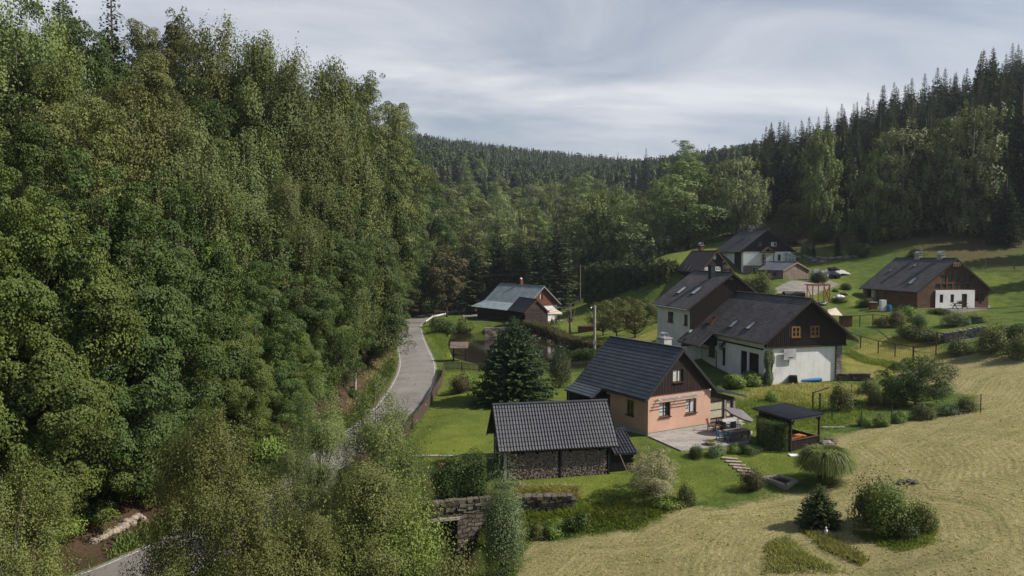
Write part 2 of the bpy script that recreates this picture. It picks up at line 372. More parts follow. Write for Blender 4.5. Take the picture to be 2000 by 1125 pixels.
simple('fabric_cream', (0.62, 0.52, 0.42), 0.8, 0.1, 3)
simple('rust', (0.07, 0.035, 0.022), 0.8, 0.4, 8)
simple('green_paint', (0.02, 0.07, 0.045), 0.5, 0.2, 5)
simple('bark', (0.075, 0.062, 0.05), 0.95, 0.5, 3, bump=0.6)
simple('bark_pale', (0.36, 0.33, 0.29), 0.9, 0.6, 5, bump=0.4)
simple('bark_birch', (0.20, 0.175, 0.15), 0.9, 0.6, 5, bump=0.4)
simple('bark_dead', (0.16, 0.13, 0.11), 0.95, 0.4, 4, bump=0.5)
simple('log_end', (0.25, 0.20, 0.165), 0.9, 0.65, 11, bump=0.4)
simple('log_grey', (0.17, 0.155, 0.15), 0.9, 0.6, 11, bump=0.4)
simple('skin', (0.45, 0.25, 0.18), 0.6, 0.08, 4)
simple('hair_dark', (0.03, 0.02, 0.015), 0.7, 0.2, 9)
simple('jersey_navy', (0.035, 0.05, 0.10), 0.8, 0.15, 4)
simple('shorts_black', (0.015, 0.015, 0.018), 0.8, 0.15, 4)
simple('shirt_red', (0.55, 0.10, 0.14), 0.8, 0.12, 4)
simple('shirt_dark', (0.03, 0.035, 0.04), 0.8, 0.12, 4)
simple('sheet_plastic', (0.42, 0.42, 0.44), 0.5, 0.3, 1.5, bump=0.6)
simple('flower_pink', (0.55, 0.20, 0.13), 0.7, 0.2, 5)
simple('soil_dark', (0.05, 0.035, 0.025), 0.95, 0.4, 3)
glassmat('glass'); glassmat('glass_sky', (0.30, 0.33, 0.36), 0.12); glassmat('glass_green', (0.03, 0.07, 0.02), 0.1)
brickmat('slate_roof', (0.080, 0.075, 0.078), (0.125, 0.115, 0.116), (0.028, 0.025, 0.026), 0.40, 0.28, 0.03, 0.7, 0.7, var=0.4)
brickmat('slate_dark', (0.07, 0.068, 0.075), (0.10, 0.095, 0.10), (0.03, 0.03, 0.03), 0.36, 0.26, 0.02, 0.6, 0.5, var=0.2)
brickmat('brown_metal_roof', (0.075, 0.045, 0.038), (0.095, 0.055, 0.045), (0.035, 0.022, 0.02), 0.42, 40, 0.05, 0.6, 0.5, offset=0)
brickmat('zinc_roof', (0.26, 0.33, 0.36), (0.31, 0.37, 0.40), (0.13, 0.17, 0.19), 0.62, 60, 0.035, 0.45, 0.5, offset=0, var=0.35)
brickmat('blue_metal_roof', (0.09, 0.10, 0.13), (0.11, 0.12, 0.15), (0.05, 0.055, 0.07), 0.5, 50, 0.04, 0.4, 0.5, offset=0)
brickmat('black_tile_roof', (0.035, 0.04, 0.05), (0.05, 0.055, 0.065), (0.012, 0.013, 0.016), 30, 0.42, 0.06, 0.5, 0.8, offset=0, dist=0.05)
brickmat('log_wall', (0.115, 0.062, 0.034), (0.155, 0.082, 0.044), (0.03, 0.017, 0.012), 3.0, 0.16, 0.02, 0.8, 0.7)
brickmat('plank_wall_h', (0.045, 0.034, 0.032), (0.075, 0.058, 0.052), (0.010, 0.008, 0.008), 3.5, 0.28, 0.035, 0.8, 0.8, dist=0.04)
brickmat('plank_wall_v', (0.20, 0.155, 0.125), (0.27, 0.21, 0.165), (0.07, 0.05, 0.04), 0.19, 9, 0.02, 0.85, 0.6, offset=0, var=0.35)
brickmat('dark_plank_v', (0.030, 0.018, 0.015), (0.042, 0.026, 0.021), (0.008, 0.006, 0.005), 0.14, 9, 0.014, 0.75, 0.6, offset=0, var=0.3)
brickmat('red_plank_v', (0.14, 0.045, 0.028), (0.18, 0.06, 0.036), (0.05, 0.018, 0.012), 0.16, 9, 0.012, 0.75, 0.5, offset=0)
brickmat('stone_wall', (0.21, 0.18, 0.15), (0.13, 0.11, 0.09), (0.05, 0.042, 0.035), 0.55, 0.3, 0.045, 0.9, 1.0, var=0.5, dist=0.06, warp=.25)
brickmat('stone_base', (0.34, 0.30, 0.26), (0.20, 0.18, 0.16), (0.12, 0.11, 0.10), 0.45, 0.28, 0.04, 0.9, 0.8, var=0.4, dist=0.05, warp=.2)
brickmat('brick_base', (0.22, 0.17, 0.14), (0.17, 0.13, 0.11), (0.12, 0.11, 0.1), 0.5, 0.25, 0.02, 0.9, 0.5)
brickmat('patio_slabs', (0.36, 0.33, 0.31), (0.30, 0.275, 0.26), (0.17, 0.155, 0.145), 0.62, 0.42, 0.02, 0.85, 0.3, var=0.3)

m, nt, n, l, b = newmat('tile_metal'); t = n.new('ShaderNodeTexCoord')
l.new(_ramp(n, l, _noise(n, l, t.outputs['Object'], 1.2, 6), [(0.3, (0.038, 0.045, 0.062)), (0.7, (0.070, 0.078, 0.098))]), b.inputs['Base Color'])
b.inputs['Roughness'].default_value = 0.42; b.inputs['Specular IOR Level'].default_value = 0.5
m, nt, n, l, b = newmat('tile_old'); t = n.new('ShaderNodeTexCoord')
l.new(_ramp(n, l, _noise(n, l, t.outputs['Object'], 1.6, 7), [(0.3, (0.028, 0.030, 0.041)), (0.7, (0.056, 0.056, 0.068))]), b.inputs['Base Color'])
b.inputs['Roughness'].default_value = 0.45; b.inputs['Specular IOR Level'].default_value = 0.5

# asphalt
m, nt, n, l, b = newmat('asphalt'); t = n.new('ShaderNodeTexCoord')
a1 = _ramp(n, l, _noise(n, l, t.outputs['Object'], 0.25, 8, 0.65), [(0.3, (0.165, 0.155, 0.145)), (0.7, (0.235, 0.222, 0.205))])
a2 = _ramp(n, l, _noise(n, l, t.outputs['Object'], 25, 2), [(0.2, (0.8,)*3), (0.8, (1.12,)*3)])
vo = n.new('ShaderNodeTexVoronoi'); vo.feature = 'DISTANCE_TO_EDGE'; vo.inputs['Scale'].default_value = 0.28; wp_ = n.new('ShaderNodeVectorMath'); wp_.operation = 'MULTIPLY_ADD'
wn_ = n.new('ShaderNodeTexNoise'); wn_.inputs['Scale'].default_value = .9; l.new(t.outputs['Object'], wn_.inputs['Vector']); l.new(wn_.outputs['Color'], wp_.inputs[0]); wp_.inputs[1].default_value = (2.5, 2.5, 0); l.new(t.outputs['Object'], wp_.inputs[2]); l.new(wp_.outputs[0], vo.inputs['Vector'])
ck = _ramp(n, l, vo.outputs['Distance'], [(0.0, (.55,)*3), (0.018, (1, 1, 1))]); pt_ = _ramp(n, l, _noise(n, l, t.outputs['Object'], .12, 3), [(0.46, (.86,)*3), (0.5, (1.04,)*3)])
l.new(_mix(n, l, 1.0, _mix(n, l, 1.0, _mix(n, l, 1.0, a1, a2, 'MULTIPLY'), ck, 'MULTIPLY'), pt_, 'MULTIPLY'), b.inputs['Base Color']); b.inputs['Roughness'].default_value = 0.85
m, nt, n, l, b = newmat('road_paint'); t = n.new('ShaderNodeTexCoord')
l.new(_ramp(n, l, _noise(n, l, t.outputs['Object'], 3, 6), [(0.35, (0.26, 0.25, 0.235)), (0.6, (0.55, 0.54, 0.52))]), b.inputs['Base Color']); b.inputs['Roughness'].default_value = 0.8
# water
m, nt, n, l, b = newmat('pond_water'); t = n.new('ShaderNodeTexCoord')
l.new(_ramp(n, l, _noise(n, l, t.outputs['Object'], 0.3, 4), [(0.3, (0.012, 0.010, 0.006)), (0.7, (0.03, 0.024, 0.015))]), b.inputs['Base Color'])
b.inputs['Roughness'].default_value = 0.08; b.inputs['Specular IOR Level'].default_value = 0.5
_bump(n, l, _noise(n, l, t.outputs['Object'], 1.5, 4), b, 0.12, 0.03)

# ground
m, nt, n, l, b = newmat('ground')
t = n.new('ShaderNodeTexCoord'); P = t.outputs['Object']
def attr(name):
    a = n.new('ShaderNodeAttribute'); a.attribute_name = name; return a.outputs['Fac']
def mth(op, *a):
    k = n.new('ShaderNodeMath'); k.operation = op
    for i, v in enumerate(a):
        if isinstance(v, (int, float)): k.inputs[i].default_value = v
        else: l.new(v, k.inputs[i])
    return k.outputs[0]
nb = _noise(n, l, P, 0.12, 5); nm = _noise(n, l, P, 0.7, 6, 0.65); nf = _noise(n, l, P, 5.0, 5, 0.7); nff = _noise(n, l, P, 22, 3, 0.7)
rough_c = _ramp(n, l, nm, [(0.25, (0.045, 0.075, 0.014)), (0.5, (0.085, 0.125, 0.024)), (0.75, (0.15, 0.16, 0.045))])
lawn_c = _ramp(n, l, nm, [(0.2, (0.080, 0.112, 0.022)), (0.45, (0.118, 0.152, 0.028)), (0.62, (0.146, 0.178, 0.034)), (0.85, (0.205, 0.205, 0.060))])
lawn_c = _mix(n, l, 1.0, lawn_c, _ramp(n, l, nb, [(0.35, (0.8, 0.86, 0.9)), (0.65, (1.12, 1.08, 1.0))]), 'MULTIPLY')
yel_c = _ramp(n, l, nm, [(0.25, (0.16, 0.17, 0.035)), (0.7, (0.28, 0.26, 0.075))])
soil_c = _ramp(n, l, nm, [(0.25, (0.035, 0.024, 0.015)), (0.55, (0.085, 0.055, 0.036)), (0.75, (0.055, 0.062, 0.022))])
grav_c = _ramp(n, l, nm, [(0.3, (0.17, 0.155, 0.14)), (0.7, (0.30, 0.28, 0.26))])
dry_c = _ramp(n, l, nm, [(0.25, (0.065, 0.060, 0.024)), (0.5, (0.11, 0.088, 0.042)), (0.75, (0.065, 0.085, 0.024))])
hay_a = _ramp(n, l, nm, [(0.25, (0.20, 0.183, 0.080)), (0.5, (0.30, 0.268, 0.128)), (0.78, (0.41, 0.362, 0.195))])
# mown swaths: a wave along the stored mowing distance
sw = mth('SINE', mth('ADD', mth('MULTIPLY', attr('swath'), 2 * math.pi / 1.5), mth('MULTIPLY', nb, 14.0)))
sw2 = mth('SINE', mth('ADD', mth('MULTIPLY', attr('swath'), 2 * math.pi / 0.42), mth('MULTIPLY', nm, 7.0)))
cv = n.new('ShaderNodeCombineXYZ'); l.new(mth('ADD', mth('MULTIPLY', attr('swath'), 1.9), mth('MULTIPLY', nm, 1.6)), cv.inputs[0]); l.new(mth('MULTIPLY', attr('along'), 0.16), cv.inputs[1])
streak = _noise(n, l, cv.outputs[0], 1.0, 7, 0.72, 0.5)
cv2 = n.new('ShaderNodeCombineXYZ'); l.new(mth('ADD', mth('MULTIPLY', attr('swath'), 0.9), mth('MULTIPLY', nb, 3.0)), cv2.inputs[0]); l.new(mth('MULTIPLY', attr('along'), 0.07), cv2.inputs[1])
regrow = _noise(n, l, cv2.outputs[0], 1.0, 6, 0.7, 0.3)
hv = mth('ADD', mth('MULTIPLY', sw, 0.008), mth('ADD', mth('MULTIPLY', sw2, 0.015), streak))
hay_b = _ramp(n, l, hv, [(0.28, (0.13, 0.135, 0.040)), (0.42, (0.24, 0.21, 0.085)), (0.62, (0.36, 0.31, 0.145)), (0.8, (0.43, 0.38, 0.20))])
hay_c = _mix(n, l, 0.38, hay_a, hay_b)
hay_c = _mix(n, l, _ramp(n, l, regrow, [(0.50, (0, 0, 0)), (0.74, (.65, .65, .65))]), hay_c, (0.125, 0.150, 0.042))
spots = _ramp(n, l, _noise(n, l, P, 2.2, 6, 0.75), [(0.60, (0, 0, 0)), (0.68, (1, 1, 1))])
hay_c = _mix(n, l, spots, hay_c, (0.09, 0.11, 0.028))
def zone(name, lo=0.42, hi=0.58):
    v = mth('ADD', attr(name), mth('MULTIPLY', mth('SUBTRACT', nf, 0.5), 0.45)); v = mth('ADD', v, mth('MULTIPLY', mth('SUBTRACT', nm, 0.5), 0.7))
    k = n.new('ShaderNodeMapRange'); l.new(v, k.inputs[0]); k.inputs[1].default_value = lo; k.inputs[2].default_value = hi; return k.outputs[0]
col = rough_c
for nme, cc, lo, hi in (('dry', dry_c, .3, .7), ('yel', yel_c, .3, .7), ('hay', hay_c, .35, .65), ('lawn', lawn_c, .4, .6), ('soil', soil_c, .35, .65), ('grav', grav_c, .4, .6)):
    col = _mix(n, l, zone(nme, lo, hi), col, cc)
col = _mix(n, l, 1.0, col, _ramp(n, l, nff, [(0.2, (0.72,)*3), (0.8, (1.25,)*3)]), 'MULTIPLY')
col = _mix(n, l, 1.0, col, _ramp(n, l, nf, [(0.25, (0.64,)*3), (0.75, (1.28,)*3)]), 'MULTIPLY')
l.new(col, b.inputs['Base Color']); b.inputs['Roughness'].default_value = 0.95; b.inputs['Specular IOR Level'].default_value = 0.1
hh = mth('ADD', mth('MULTIPLY', nf, 0.7), mth('ADD', mth('MULTIPLY', nff, 0.35), mth('MULTIPLY', mth('MULTIPLY', sw2, attr('hay')), 0.06)))
_bump(n, l, hh, b, 0.9, 0.16)

# foliage
leafmat('leaf_broad', (0.064, 0.096, 0.020), (0.108, 0.140, 0.030))
leafmat('leaf_olive', (0.105, 0.122, 0.032), (0.150, 0.160, 0.040))
leafmat('leaf_maple', (0.068, 0.104, 0.016), (0.115, 0.152, 0.024))
leafmat('leaf_bright', (0.090, 0.170, 0.020), (0.140, 0.220, 0.028))
leafmat('leaf_birch', (0.095, 0.130, 0.036), (0.150, 0.178, 0.050))
leafmat('needle_young', (0.060, 0.092, 0.024), (0.095, 0.130, 0.032), trans=.15)
leafmat('leaf_lime', (0.105, 0.145, 0.024), (0.175, 0.205, 0.034), clump=1.2)
leafmat('leaf_deep', (0.042, 0.074, 0.014), (0.075, 0.112, 0.022))
leafmat('leaf_mid', (0.115, 0.160, 0.040), (0.175, 0.215, 0.055))
leafmat('leaf_mid_pale', (0.150, 0.185, 0.068), (0.215, 0.240, 0.092))
leafmat('leaf_thuja', (0.040, 0.062, 0.020), (0.075, 0.100, 0.030), trans=.15)
leafmat('leaf_golden', (0.100, 0.130, 0.030), (0.158, 0.176, 0.040), val=0.24)
leafmat('leaf_brown', (0.080, 0.076, 0.034), (0.115, 0.095, 0.040))
leafmat('needle', (0.034, 0.058, 0.024), (0.056, 0.082, 0.032), trans=0.12)
leafmat('needle_light', (0.055, 0.080, 0.032), (0.082, 0.104, 0.040), trans=0.12)
leafmat('needle_blue', (0.040, 0.066, 0.024), (0.066, 0.094, 0.030), trans=0.12)
leafmat('needle_dead', (0.085, 0.072, 0.050), (0.11, 0.09, 0.06), trans=0.1)
leafmat('leaf_hedge', (0.045, 0.075, 0.015), (0.080, 0.115, 0.022), clump=1.2)
leafmat('leaf_hedge_brown', (0.070, 0.075, 0.025), (0.125, 0.095, 0.040), clump=1.0)
leafmat('leaf_hydrangea', (0.120, 0.185, 0.024), (0.190, 0.250, 0.045), clump=1.2)
leafmat('leaf_silver', (0.125, 0.175, 0.070), (0.170, 0.220, 0.095), clump=1.2)
leafmat('leaf_cream', (0.26, 0.25, 0.13), (0.42, 0.39, 0.23), clump=1.2)
leafmat('leaf_yellow', (0.16, 0.17, 0.03), (0.30, 0.26, 0.035), clump=1.2)
leafmat('blade', (0.120, 0.170, 0.026), (0.190, 0.240, 0.045), clump=0.5, trans=.45)
leafmat('blade_dry', (0.27, 0.26, 0.095), (0.42, 0.37, 0.16), clump=0.5, trans=.45)
leafmat('blade_mixed', (0.13, 0.155, 0.04), (0.30, 0.29, 0.11), clump=0.9, trans=.4)
leafmat('blade_pampas', (0.11, 0.17, 0.035), (0.25, 0.29, 0.09), clump=1.5, trans=.35)
leafmat('far_wood_leaf', (0.036, 0.058, 0.024), (0.075, 0.100, 0.038), trans=0.1, clump=0.02)
# ---------------------------------------------------------------- ground sheet
def axis(lo, hi, step, far_lo, far_hi, g=1.06):
    a = list(np.arange(lo, hi, step)); s = step; x = a[-1]
    while x < far_hi: s = min(s * g, 40); x += s; a.append(x)
    s = step; x = a[0]; b = []
    while x > far_lo: s = min(s * g, 40); x -= s; b.append(x)
    return np.array(b[::-1] + a)
gx = axis(-30, 72, 0.55, -1500, 1500); gy = axis(24, 125, 0.55, -30, 2200)
GX, GY = np.meshgrid(gx, gy); fx, fy = GX.ravel(), GY.ravel(); fz = H(fx, fy)
me = bpy.data.meshes.new('ground'); nx, ny = len(gx), len(gy)
me.vertices.add(nx * ny); me.vertices.foreach_set('co', np.stack([fx, fy, fz], 1).astype(np.float32).ravel())
ii = (np.arange(ny - 1)[:, None] * nx + np.arange(nx - 1)[None]).ravel()
q = np.stack([ii, ii + 1, ii + nx + 1, ii + nx], 1).astype(np.int32); me.loops.add(q.size); me.loops.foreach_set('vertex_index', q.ravel())
me.polygons.add(len(q)); me.polygons.foreach_set('loop_start', np.arange(0, q.size, 4, dtype=np.int32)); me.polygons.foreach_set('loop_total', np.full(len(q), 4, dtype=np.int32)); me.update(calc_edges=True)
def zonepoly(*px): return [hit(*p) for p in px]
def soft(P, wd=1.2):
    m = np.zeros(len(fx)); s = (np.abs(fx) < 400) & (fy < 600); m[s] = np.clip(0.5 + sdist(fx[s], fy[s], P) / (2 * wd), 0, 1); return m
HAYP = zonepoly((2000,700),(1905,688),(1830,703),(1780,716),(1745,735),(1850,762),(1905,775),(1925,800),(1750,828),(1640,848),(1625,872),(1662,905),(1640,950),(1500,972),(1400,992),(1330,985),(1250,1035),(1150,1048),(1040,1055),(1010,1124))
_e = HAYP[-1]; HAYP += [(4, 22, 0), (70, 18, 0), (90, 60, 0)]
YELP = zonepoly((1640,745),(1650,690),(1700,660),(1820,660),(1850,700),(1760,730))
YEL2 = zonepoly((1180,690),(1215,650),(1290,625),(1300,690),(1260,700))
ROUGHP = zonepoly((1410,775),(1520,745),(1650,748),(1740,760),(1740,800),(1610,800),(1500,790))
LAWNS = [zonepoly((872,728),(1110,728),(1200,800),(1262,850),(1330,882),(1470,866),(1540,885),(1625,872),(1600,930),(1500,945),(1430,965),(1330,985),(1200,975),(1000,968),(820,960),(720,930),(810,840)),
         zonepoly((1090,600),(1290,592),(1290,640),(1180,680),(1130,655),(1095,640)), zonepoly((820,640),(855,632),(890,650),(880,705),(865,700)),
         zonepoly((1265,528),(1290,500),(1400,455),(1440,470),(1320,520)), zonepoly((1560,470),(1660,490),(1690,600),(1650,600),(1610,560),(1560,520)),
         zonepoly((1600,600),(1690,610),(1990,600),(1990,530),(1880,530),(1990,640),(1850,655),(1640,640)),
         zonepoly((1400,790),(1460,760),(1500,800),(1600,800),(1740,790),(1620,850),(1500,860))]
GRAV = [zonepoly((1515,562),(1540,550),(1620,548),(1640,556),(1600,572),(1560,580),(1520,575)), zonepoly((1800,598),(1935,596),(1925,605),(1880,610)), zonepoly((1850,652),(1930,645),(1925,655),(1870,668))]
DRY = [[(25,185,0),(45,172,0),(70,150,0),(90,128,0),(120,118,0),(220,120,0),(400,400,0),(30,420,0)], zonepoly((1440,440),(1560,448),(1640,455),(1700,480),(1850,520),(1990,528),(1990,470),(1700,440))]
hay = soft(HAYP, 1.5); yel = np.maximum(soft(YELP, 2), soft(YEL2, 1.5)); lawn = np.zeros(len(fx))
for i_, P in enumerate(LAWNS): lawn = np.maximum(lawn, soft(P, 1.0 if i_ < 3 else 5.0) * (1 if i_ < 3 else .8))
yel = np.maximum(yel, soft(ROUGHP, 3) * 0.62); lawn *= 1 - 0.6 * soft(ROUGHP, 3)
grav = np.zeros(len(fx))
for P in GRAV: grav = np.maximum(grav, soft(P, 0.6))
dry = np.zeros(len(fx))
for P in DRY: dry = np.maximum(dry, soft(P, 9) * 0.85)
dr, _ = dist_poly(fx, fy, ROAD)
left = [(p[0], p[1], 0) for p in ROAD] + [(-60, 215, 0), (-400, 215, 0), (-400, -20, 0), (-60, -20, 0)]
soil = soft(left, 1.0) * np.clip((dr - 2.6) / 0.6, 0, 1); soil = np.where(dr < 5.2, soil * 0.8, soil)
far = np.clip((fy - 200) / 30, 0, 1); soil = np.maximum(soil, far * (lawn < .2) * .55)
# water side and stream banks are dark earth
soil = np.maximum(soil, soft(POND, 1.0) * 0.9); soil = np.maximum(soil, np.clip((-fz - 3.2) / 1.0, 0, 1) * (fy < 60))
sb = [np.array(p, float) * (1, 1, 0) for p in zonepoly((1010,1110),(1100,1052),(1250,1036),(1340,990),(1500,975),(1640,955),(1668,905),(1628,872),(1750,828),(1925,800),(1980,740))]
sb2 = [np.array(p, float) * (1, 1, 0) for p in zonepoly((1480,1110),(1500,1060),(1560,1040),(1680,1010),(1820,1010),(1830,1050),(1700,1080))]
near = (np.abs(fx) < 120) & (fy < 180); swath = np.zeros(len(fx))
along = np.zeros(len(fx)); d1, a1_ = dist_poly(fx[near], fy[near], np.array(sb), True); d2, a2_ = dist_poly(fx[near], fy[near], np.array(sb2), True); swath[near] = np.where(d1 < d2, d1, d2 + 0.4); along[near] = np.where(d1 < d2, a1_, a2_ + 40)
for nme, arr in (('hay', hay), ('lawn', lawn), ('yel', yel), ('soil', soil), ('grav', grav), ('dry', dry), ('swath', swath), ('along', along)):
    a = me.attributes.new(nme, 'FLOAT', 'POINT'); a.data.foreach_set('value', arr.astype(np.float32))
go = finish('ground', me, 'ground', smooth=True, uv=False); tag(go, kind='structure')

# road with its edge lines
def strip(name, P, off0, off1, dz, mat, wob=0.0):
    T = np.gradient(P[:, :2], axis=0); T /= np.linalg.norm(T, axis=1)[:, None]; Nn = np.stack([T[:, 1], -T[:, 0]], 1)
    V = []; n = len(P); k = max(2, int(abs(off1 - off0) / 0.9) + 1); mb = MB()
    for i in range(n):
        for j in range(k):
            o = off0 + (off1 - off0) * j / (k - 1)
            if j in (0, k-1): o += wob * math.sin(i * 1.7 + off0) + wob * 0.6 * math.sin(i * 4.1)
            mb.v.append((P[i, 0] + Nn[i, 0] * o, P[i, 1] + Nn[i, 1] * o, P[i, 2] + dz - 0.012 * abs(off0 + (off1 - off0) * j / (k - 1))))
    for i in range(n - 1):
        for j in range(k - 1): mb.f.append((i*k+j, i*k+j+1, (i+1)*k+j+1, (i+1)*k+j))
    return mb.build(name, mat, smooth=True)
RD = catmull(_rc, 40)
tag(strip('road', RD, -2.65, 2.65, 0.02, 'asphalt', 0.05), kind='structure')
tag(strip('road_edge_line', RD, -2.40, -2.29, 0.026, 'road_paint'), kind='structure')
tag(strip('road_edge_line', RD, 2.29, 2.40, 0.026, 'road_paint'), kind='structure')
# lay-by by the metal-roofed cottage
lb = [hit(*p) for p in ((905,622),(985,618),(990,600),(900,604))]
mb = MB()
for p in lb: mb.v.append((p[0], p[1], p[2] + 0.09))
mb.f.append((0, 1, 2, 3)); tag(mb.build('parking_pavement', 'asphalt'), kind='structure')
# pond
mb = MB(); mb.v = [(p[0] * 1.0, p[1], -1.2) for p in POND]; cx = sum(p[0] for p in POND) / len(POND); cy = sum(p[1] for p in POND) / len(POND)
mb.v = [(cx + (x - cx) * 1.06, cy + (y - cy) * 1.06, z) for x, y, z in mb.v]; mb.f = [tuple(reversed(range(len(POND))))]
tag(mb.build('pond_water', 'pond_water'), kind='structure')
# patio
mb = MB(); n = len(PATIO); mb.v = [(p[0], p[1], 0.40) for p in PATIO] + [(p[0], p[1], 0.1) for p in PATIO]; mb.f = [tuple(range(n))[::-1]] + [(i, (i+1) % n, n + (i+1) % n, n + i) for i in range(n)]
bm = bmesh.new(); me = bpy.data.meshes.new('patio'); me.from_pydata(mb.v, [], mb.f); bm.from_mesh(me); bmesh.ops.recalc_face_normals(bm, faces=bm.faces); bm.to_mesh(me); bm.free()
tag(finish('patio_pavement', me, 'patio_slabs'), kind='structure')
# concrete edging path across the lawn to the wood store
mb = MB(); a = hit(806, 893); b2 = hit(962, 897)
for i in range(14):
    t0 = i / 14; t1 = (i + 0.93) / 14; p = [a[k] + (b2[k] - a[k]) * t0 for k in range(2)]; q = [a[k] + (b2[k] - a[k]) * t1 for k in range(2)]
    z = gz(*p) + 0.05; mb.beam((p[0], p[1], z), (q[0], q[1], gz(*q) + 0.05), 0.28, 0.12)
tag(mb.build('garden_path', 'concrete'), kind='structure')
# ---------------------------------------------------------------- building helpers (local frame: x across the gable, y along the ridge, z up)
def V3(*a): return Vector(a)
def wallp(mb, o, u, n, W, top, holes=(), rec=0.14, z0=0.0):
    """wall sheet with real openings; top = height or function of x; holes = (x0, z0, x1, z1)"""
    o = Vector(o); u = Vector(u); n = Vector(n); up = V3(0, 0, 1); f = top if callable(top) else (lambda x: top)
    xs = {0.0, W}
    if callable(top): xs |= {W * k / 24 for k in range(25)}
    for h in holes: xs |= {h[0], h[2]}
    xs = sorted(xs); P = lambda x, z, d=0.0: tuple(o + u * x + up * z - n * d)
    flip = u.cross(up).dot(n) < 0
    def q(*p): mb.quad(*(reversed(p) if flip else p))
    for a, b in zip(xs[:-1], xs[1:]):
        if b - a < 1e-6: continue
        m = (a + b) / 2; z = z0
        for h in sorted([h for h in holes if h[0] < m < h[2]], key=lambda h: h[1]):
            if h[1] > z: q(P(a, z), P(b, z), P(b, h[1]), P(a, h[1]))
            z = h[3]
        if f(a) > z or f(b) > z: q(P(a, z), P(b, z), P(b, max(f(b), z)), P(a, max(f(a), z)))
    for x0, za, x1, zb in holes:
        q(P(x0, za), P(x0, za, rec), P(x0, zb, rec), P(x0, zb)); q(P(x1, za, rec), P(x1, za), P(x1, zb), P(x1, zb, rec))
        q(P(x0, zb), P(x0, zb, rec), P(x1, zb, rec), P(x1, zb)); q(P(x0, za, rec), P(x0, za), P(x1, za), P(x1, za, rec))
    return mb
def battens(mb, o, u, n, x0, x1, step, zlo, top, holes=(), wd=0.05, d=0.035):
    o = Vector(o); u = Vector(u); n = Vector(n); f = top if callable(top) else (lambda x: top); x = x0 + step / 2
    while x < x1:
        segs = [(zlo, f(x) - 0.03)]
        for h in holes:
            if h[0] - 0.08 < x < h[2] + 0.08: segs = [s for a, b in segs for s in ((a, min(b, h[1] - 0.1)), (max(a, h[3] + 0.1), b))]
        for a, b in segs:
            if b - a > 0.08: mb.beam(o + u * x + n * d / 2 + V3(0, 0, a), o + u * x + n * d / 2 + V3(0, 0, b), wd, d, up=tuple(n))
        x += step
def window(par, o, u, n, h, rec=0.12, frame='window_brown', glass='glass', bars=(1, 0), sill=None, fw=0.07, curtain=None, name='window', out=0.0):
    o = Vector(o); u = Vector(u); n = Vector(n); up = V3(0, 0, 1); x0, za, x1, zb = h
    P = lambda x, z, d: tuple(o + u * x + up * z - n * d)
    m = MB(); q = [P(x0, za, rec - .02), P(x1, za, rec - .02), P(x1, zb, rec - .02), P(x0, zb, rec - .02)]
    if u.cross(up).dot(n) < 0: q = q[::-1]
    m.quad(*q); w_ = m.build(name, glass, par)
    f = MB(); d = rec - 0.045 - out; a = fw
    f.beam(P(x0, za + a/2, d), P(x1, za + a/2, d), a, 0.06, up=tuple(up)); f.v = f.v
    for z in (za + a/2, zb - a/2): f.beam(P(x0, z, d), P(x1, z, d), .06, a)
    for x in (x0 + a/2, x1 - a/2): f.beam(P(x, za, d + .003), P(x, zb, d + .003), a, .06, up=tuple(n))
    for k in range(bars[0]):
        x = x0 + (x1 - x0) * (k + 1) / (bars[0] + 1); f.beam(P(x, za, d + .003), P(x, zb, d + .003), a * .9, .05, up=tuple(n))
    for k in range(bars[1]):
        z = za + (zb - za) * (k + 1) / (bars[1] + 1); f.beam(P(x0, z, d + .006), P(x1, z, d + .006), .05, a * .6)
    f.build('frame', frame, w_)
    if sill: MB().beam(P(x0 - .06, za - .03, -.03), P(x1 + .06, za - .03, -.03), .2, .06).build('sill', sill, w_)
    if curtain:
        c = MB(); c0, c1 = curtain[1:]; N_ = 14
        for k in range(N_):
            xa = x0 + (x1 - x0) * (c0 + (c1 - c0) * k / N_); xb = x0 + (x1 - x0) * (c0 + (c1 - c0) * (k + 1) / N_); dd = rec - .028 + .006 * (k % 2)
            c.quad(P(xa, za + a, dd), P(xb, za + a, rec - .028 + .006 * ((k + 1) % 2)), P(xb, zb - a, rec - .028 + .006 * ((k + 1) % 2)), P(xa, zb - a, dd))
        c.build('curtain', curtain[0], w_)
    return w_
def slab(mb, A, B, Cc, D, th):
    """sheet A B C D with thickness downwards"""
    A, B, Cc, D = map(Vector, (A, B, Cc, D)); n = (B - A).cross(D - A).normalized()
    if n.z < 0: A, B, Cc, D = A, D, Cc, B; n = -n
    i = len(mb.v); mb.v += [tuple(p) for p in (A, B, Cc, D)] + [tuple(p - n * th) for p in (A, B, Cc, D)]
    mb.f += [tuple(i+k for k in q) for q in ((0,1,2,3),(7,6,5,4),(0,4,5,1),(1,5,6,2),(2,6,7,3),(3,7,4,0))]
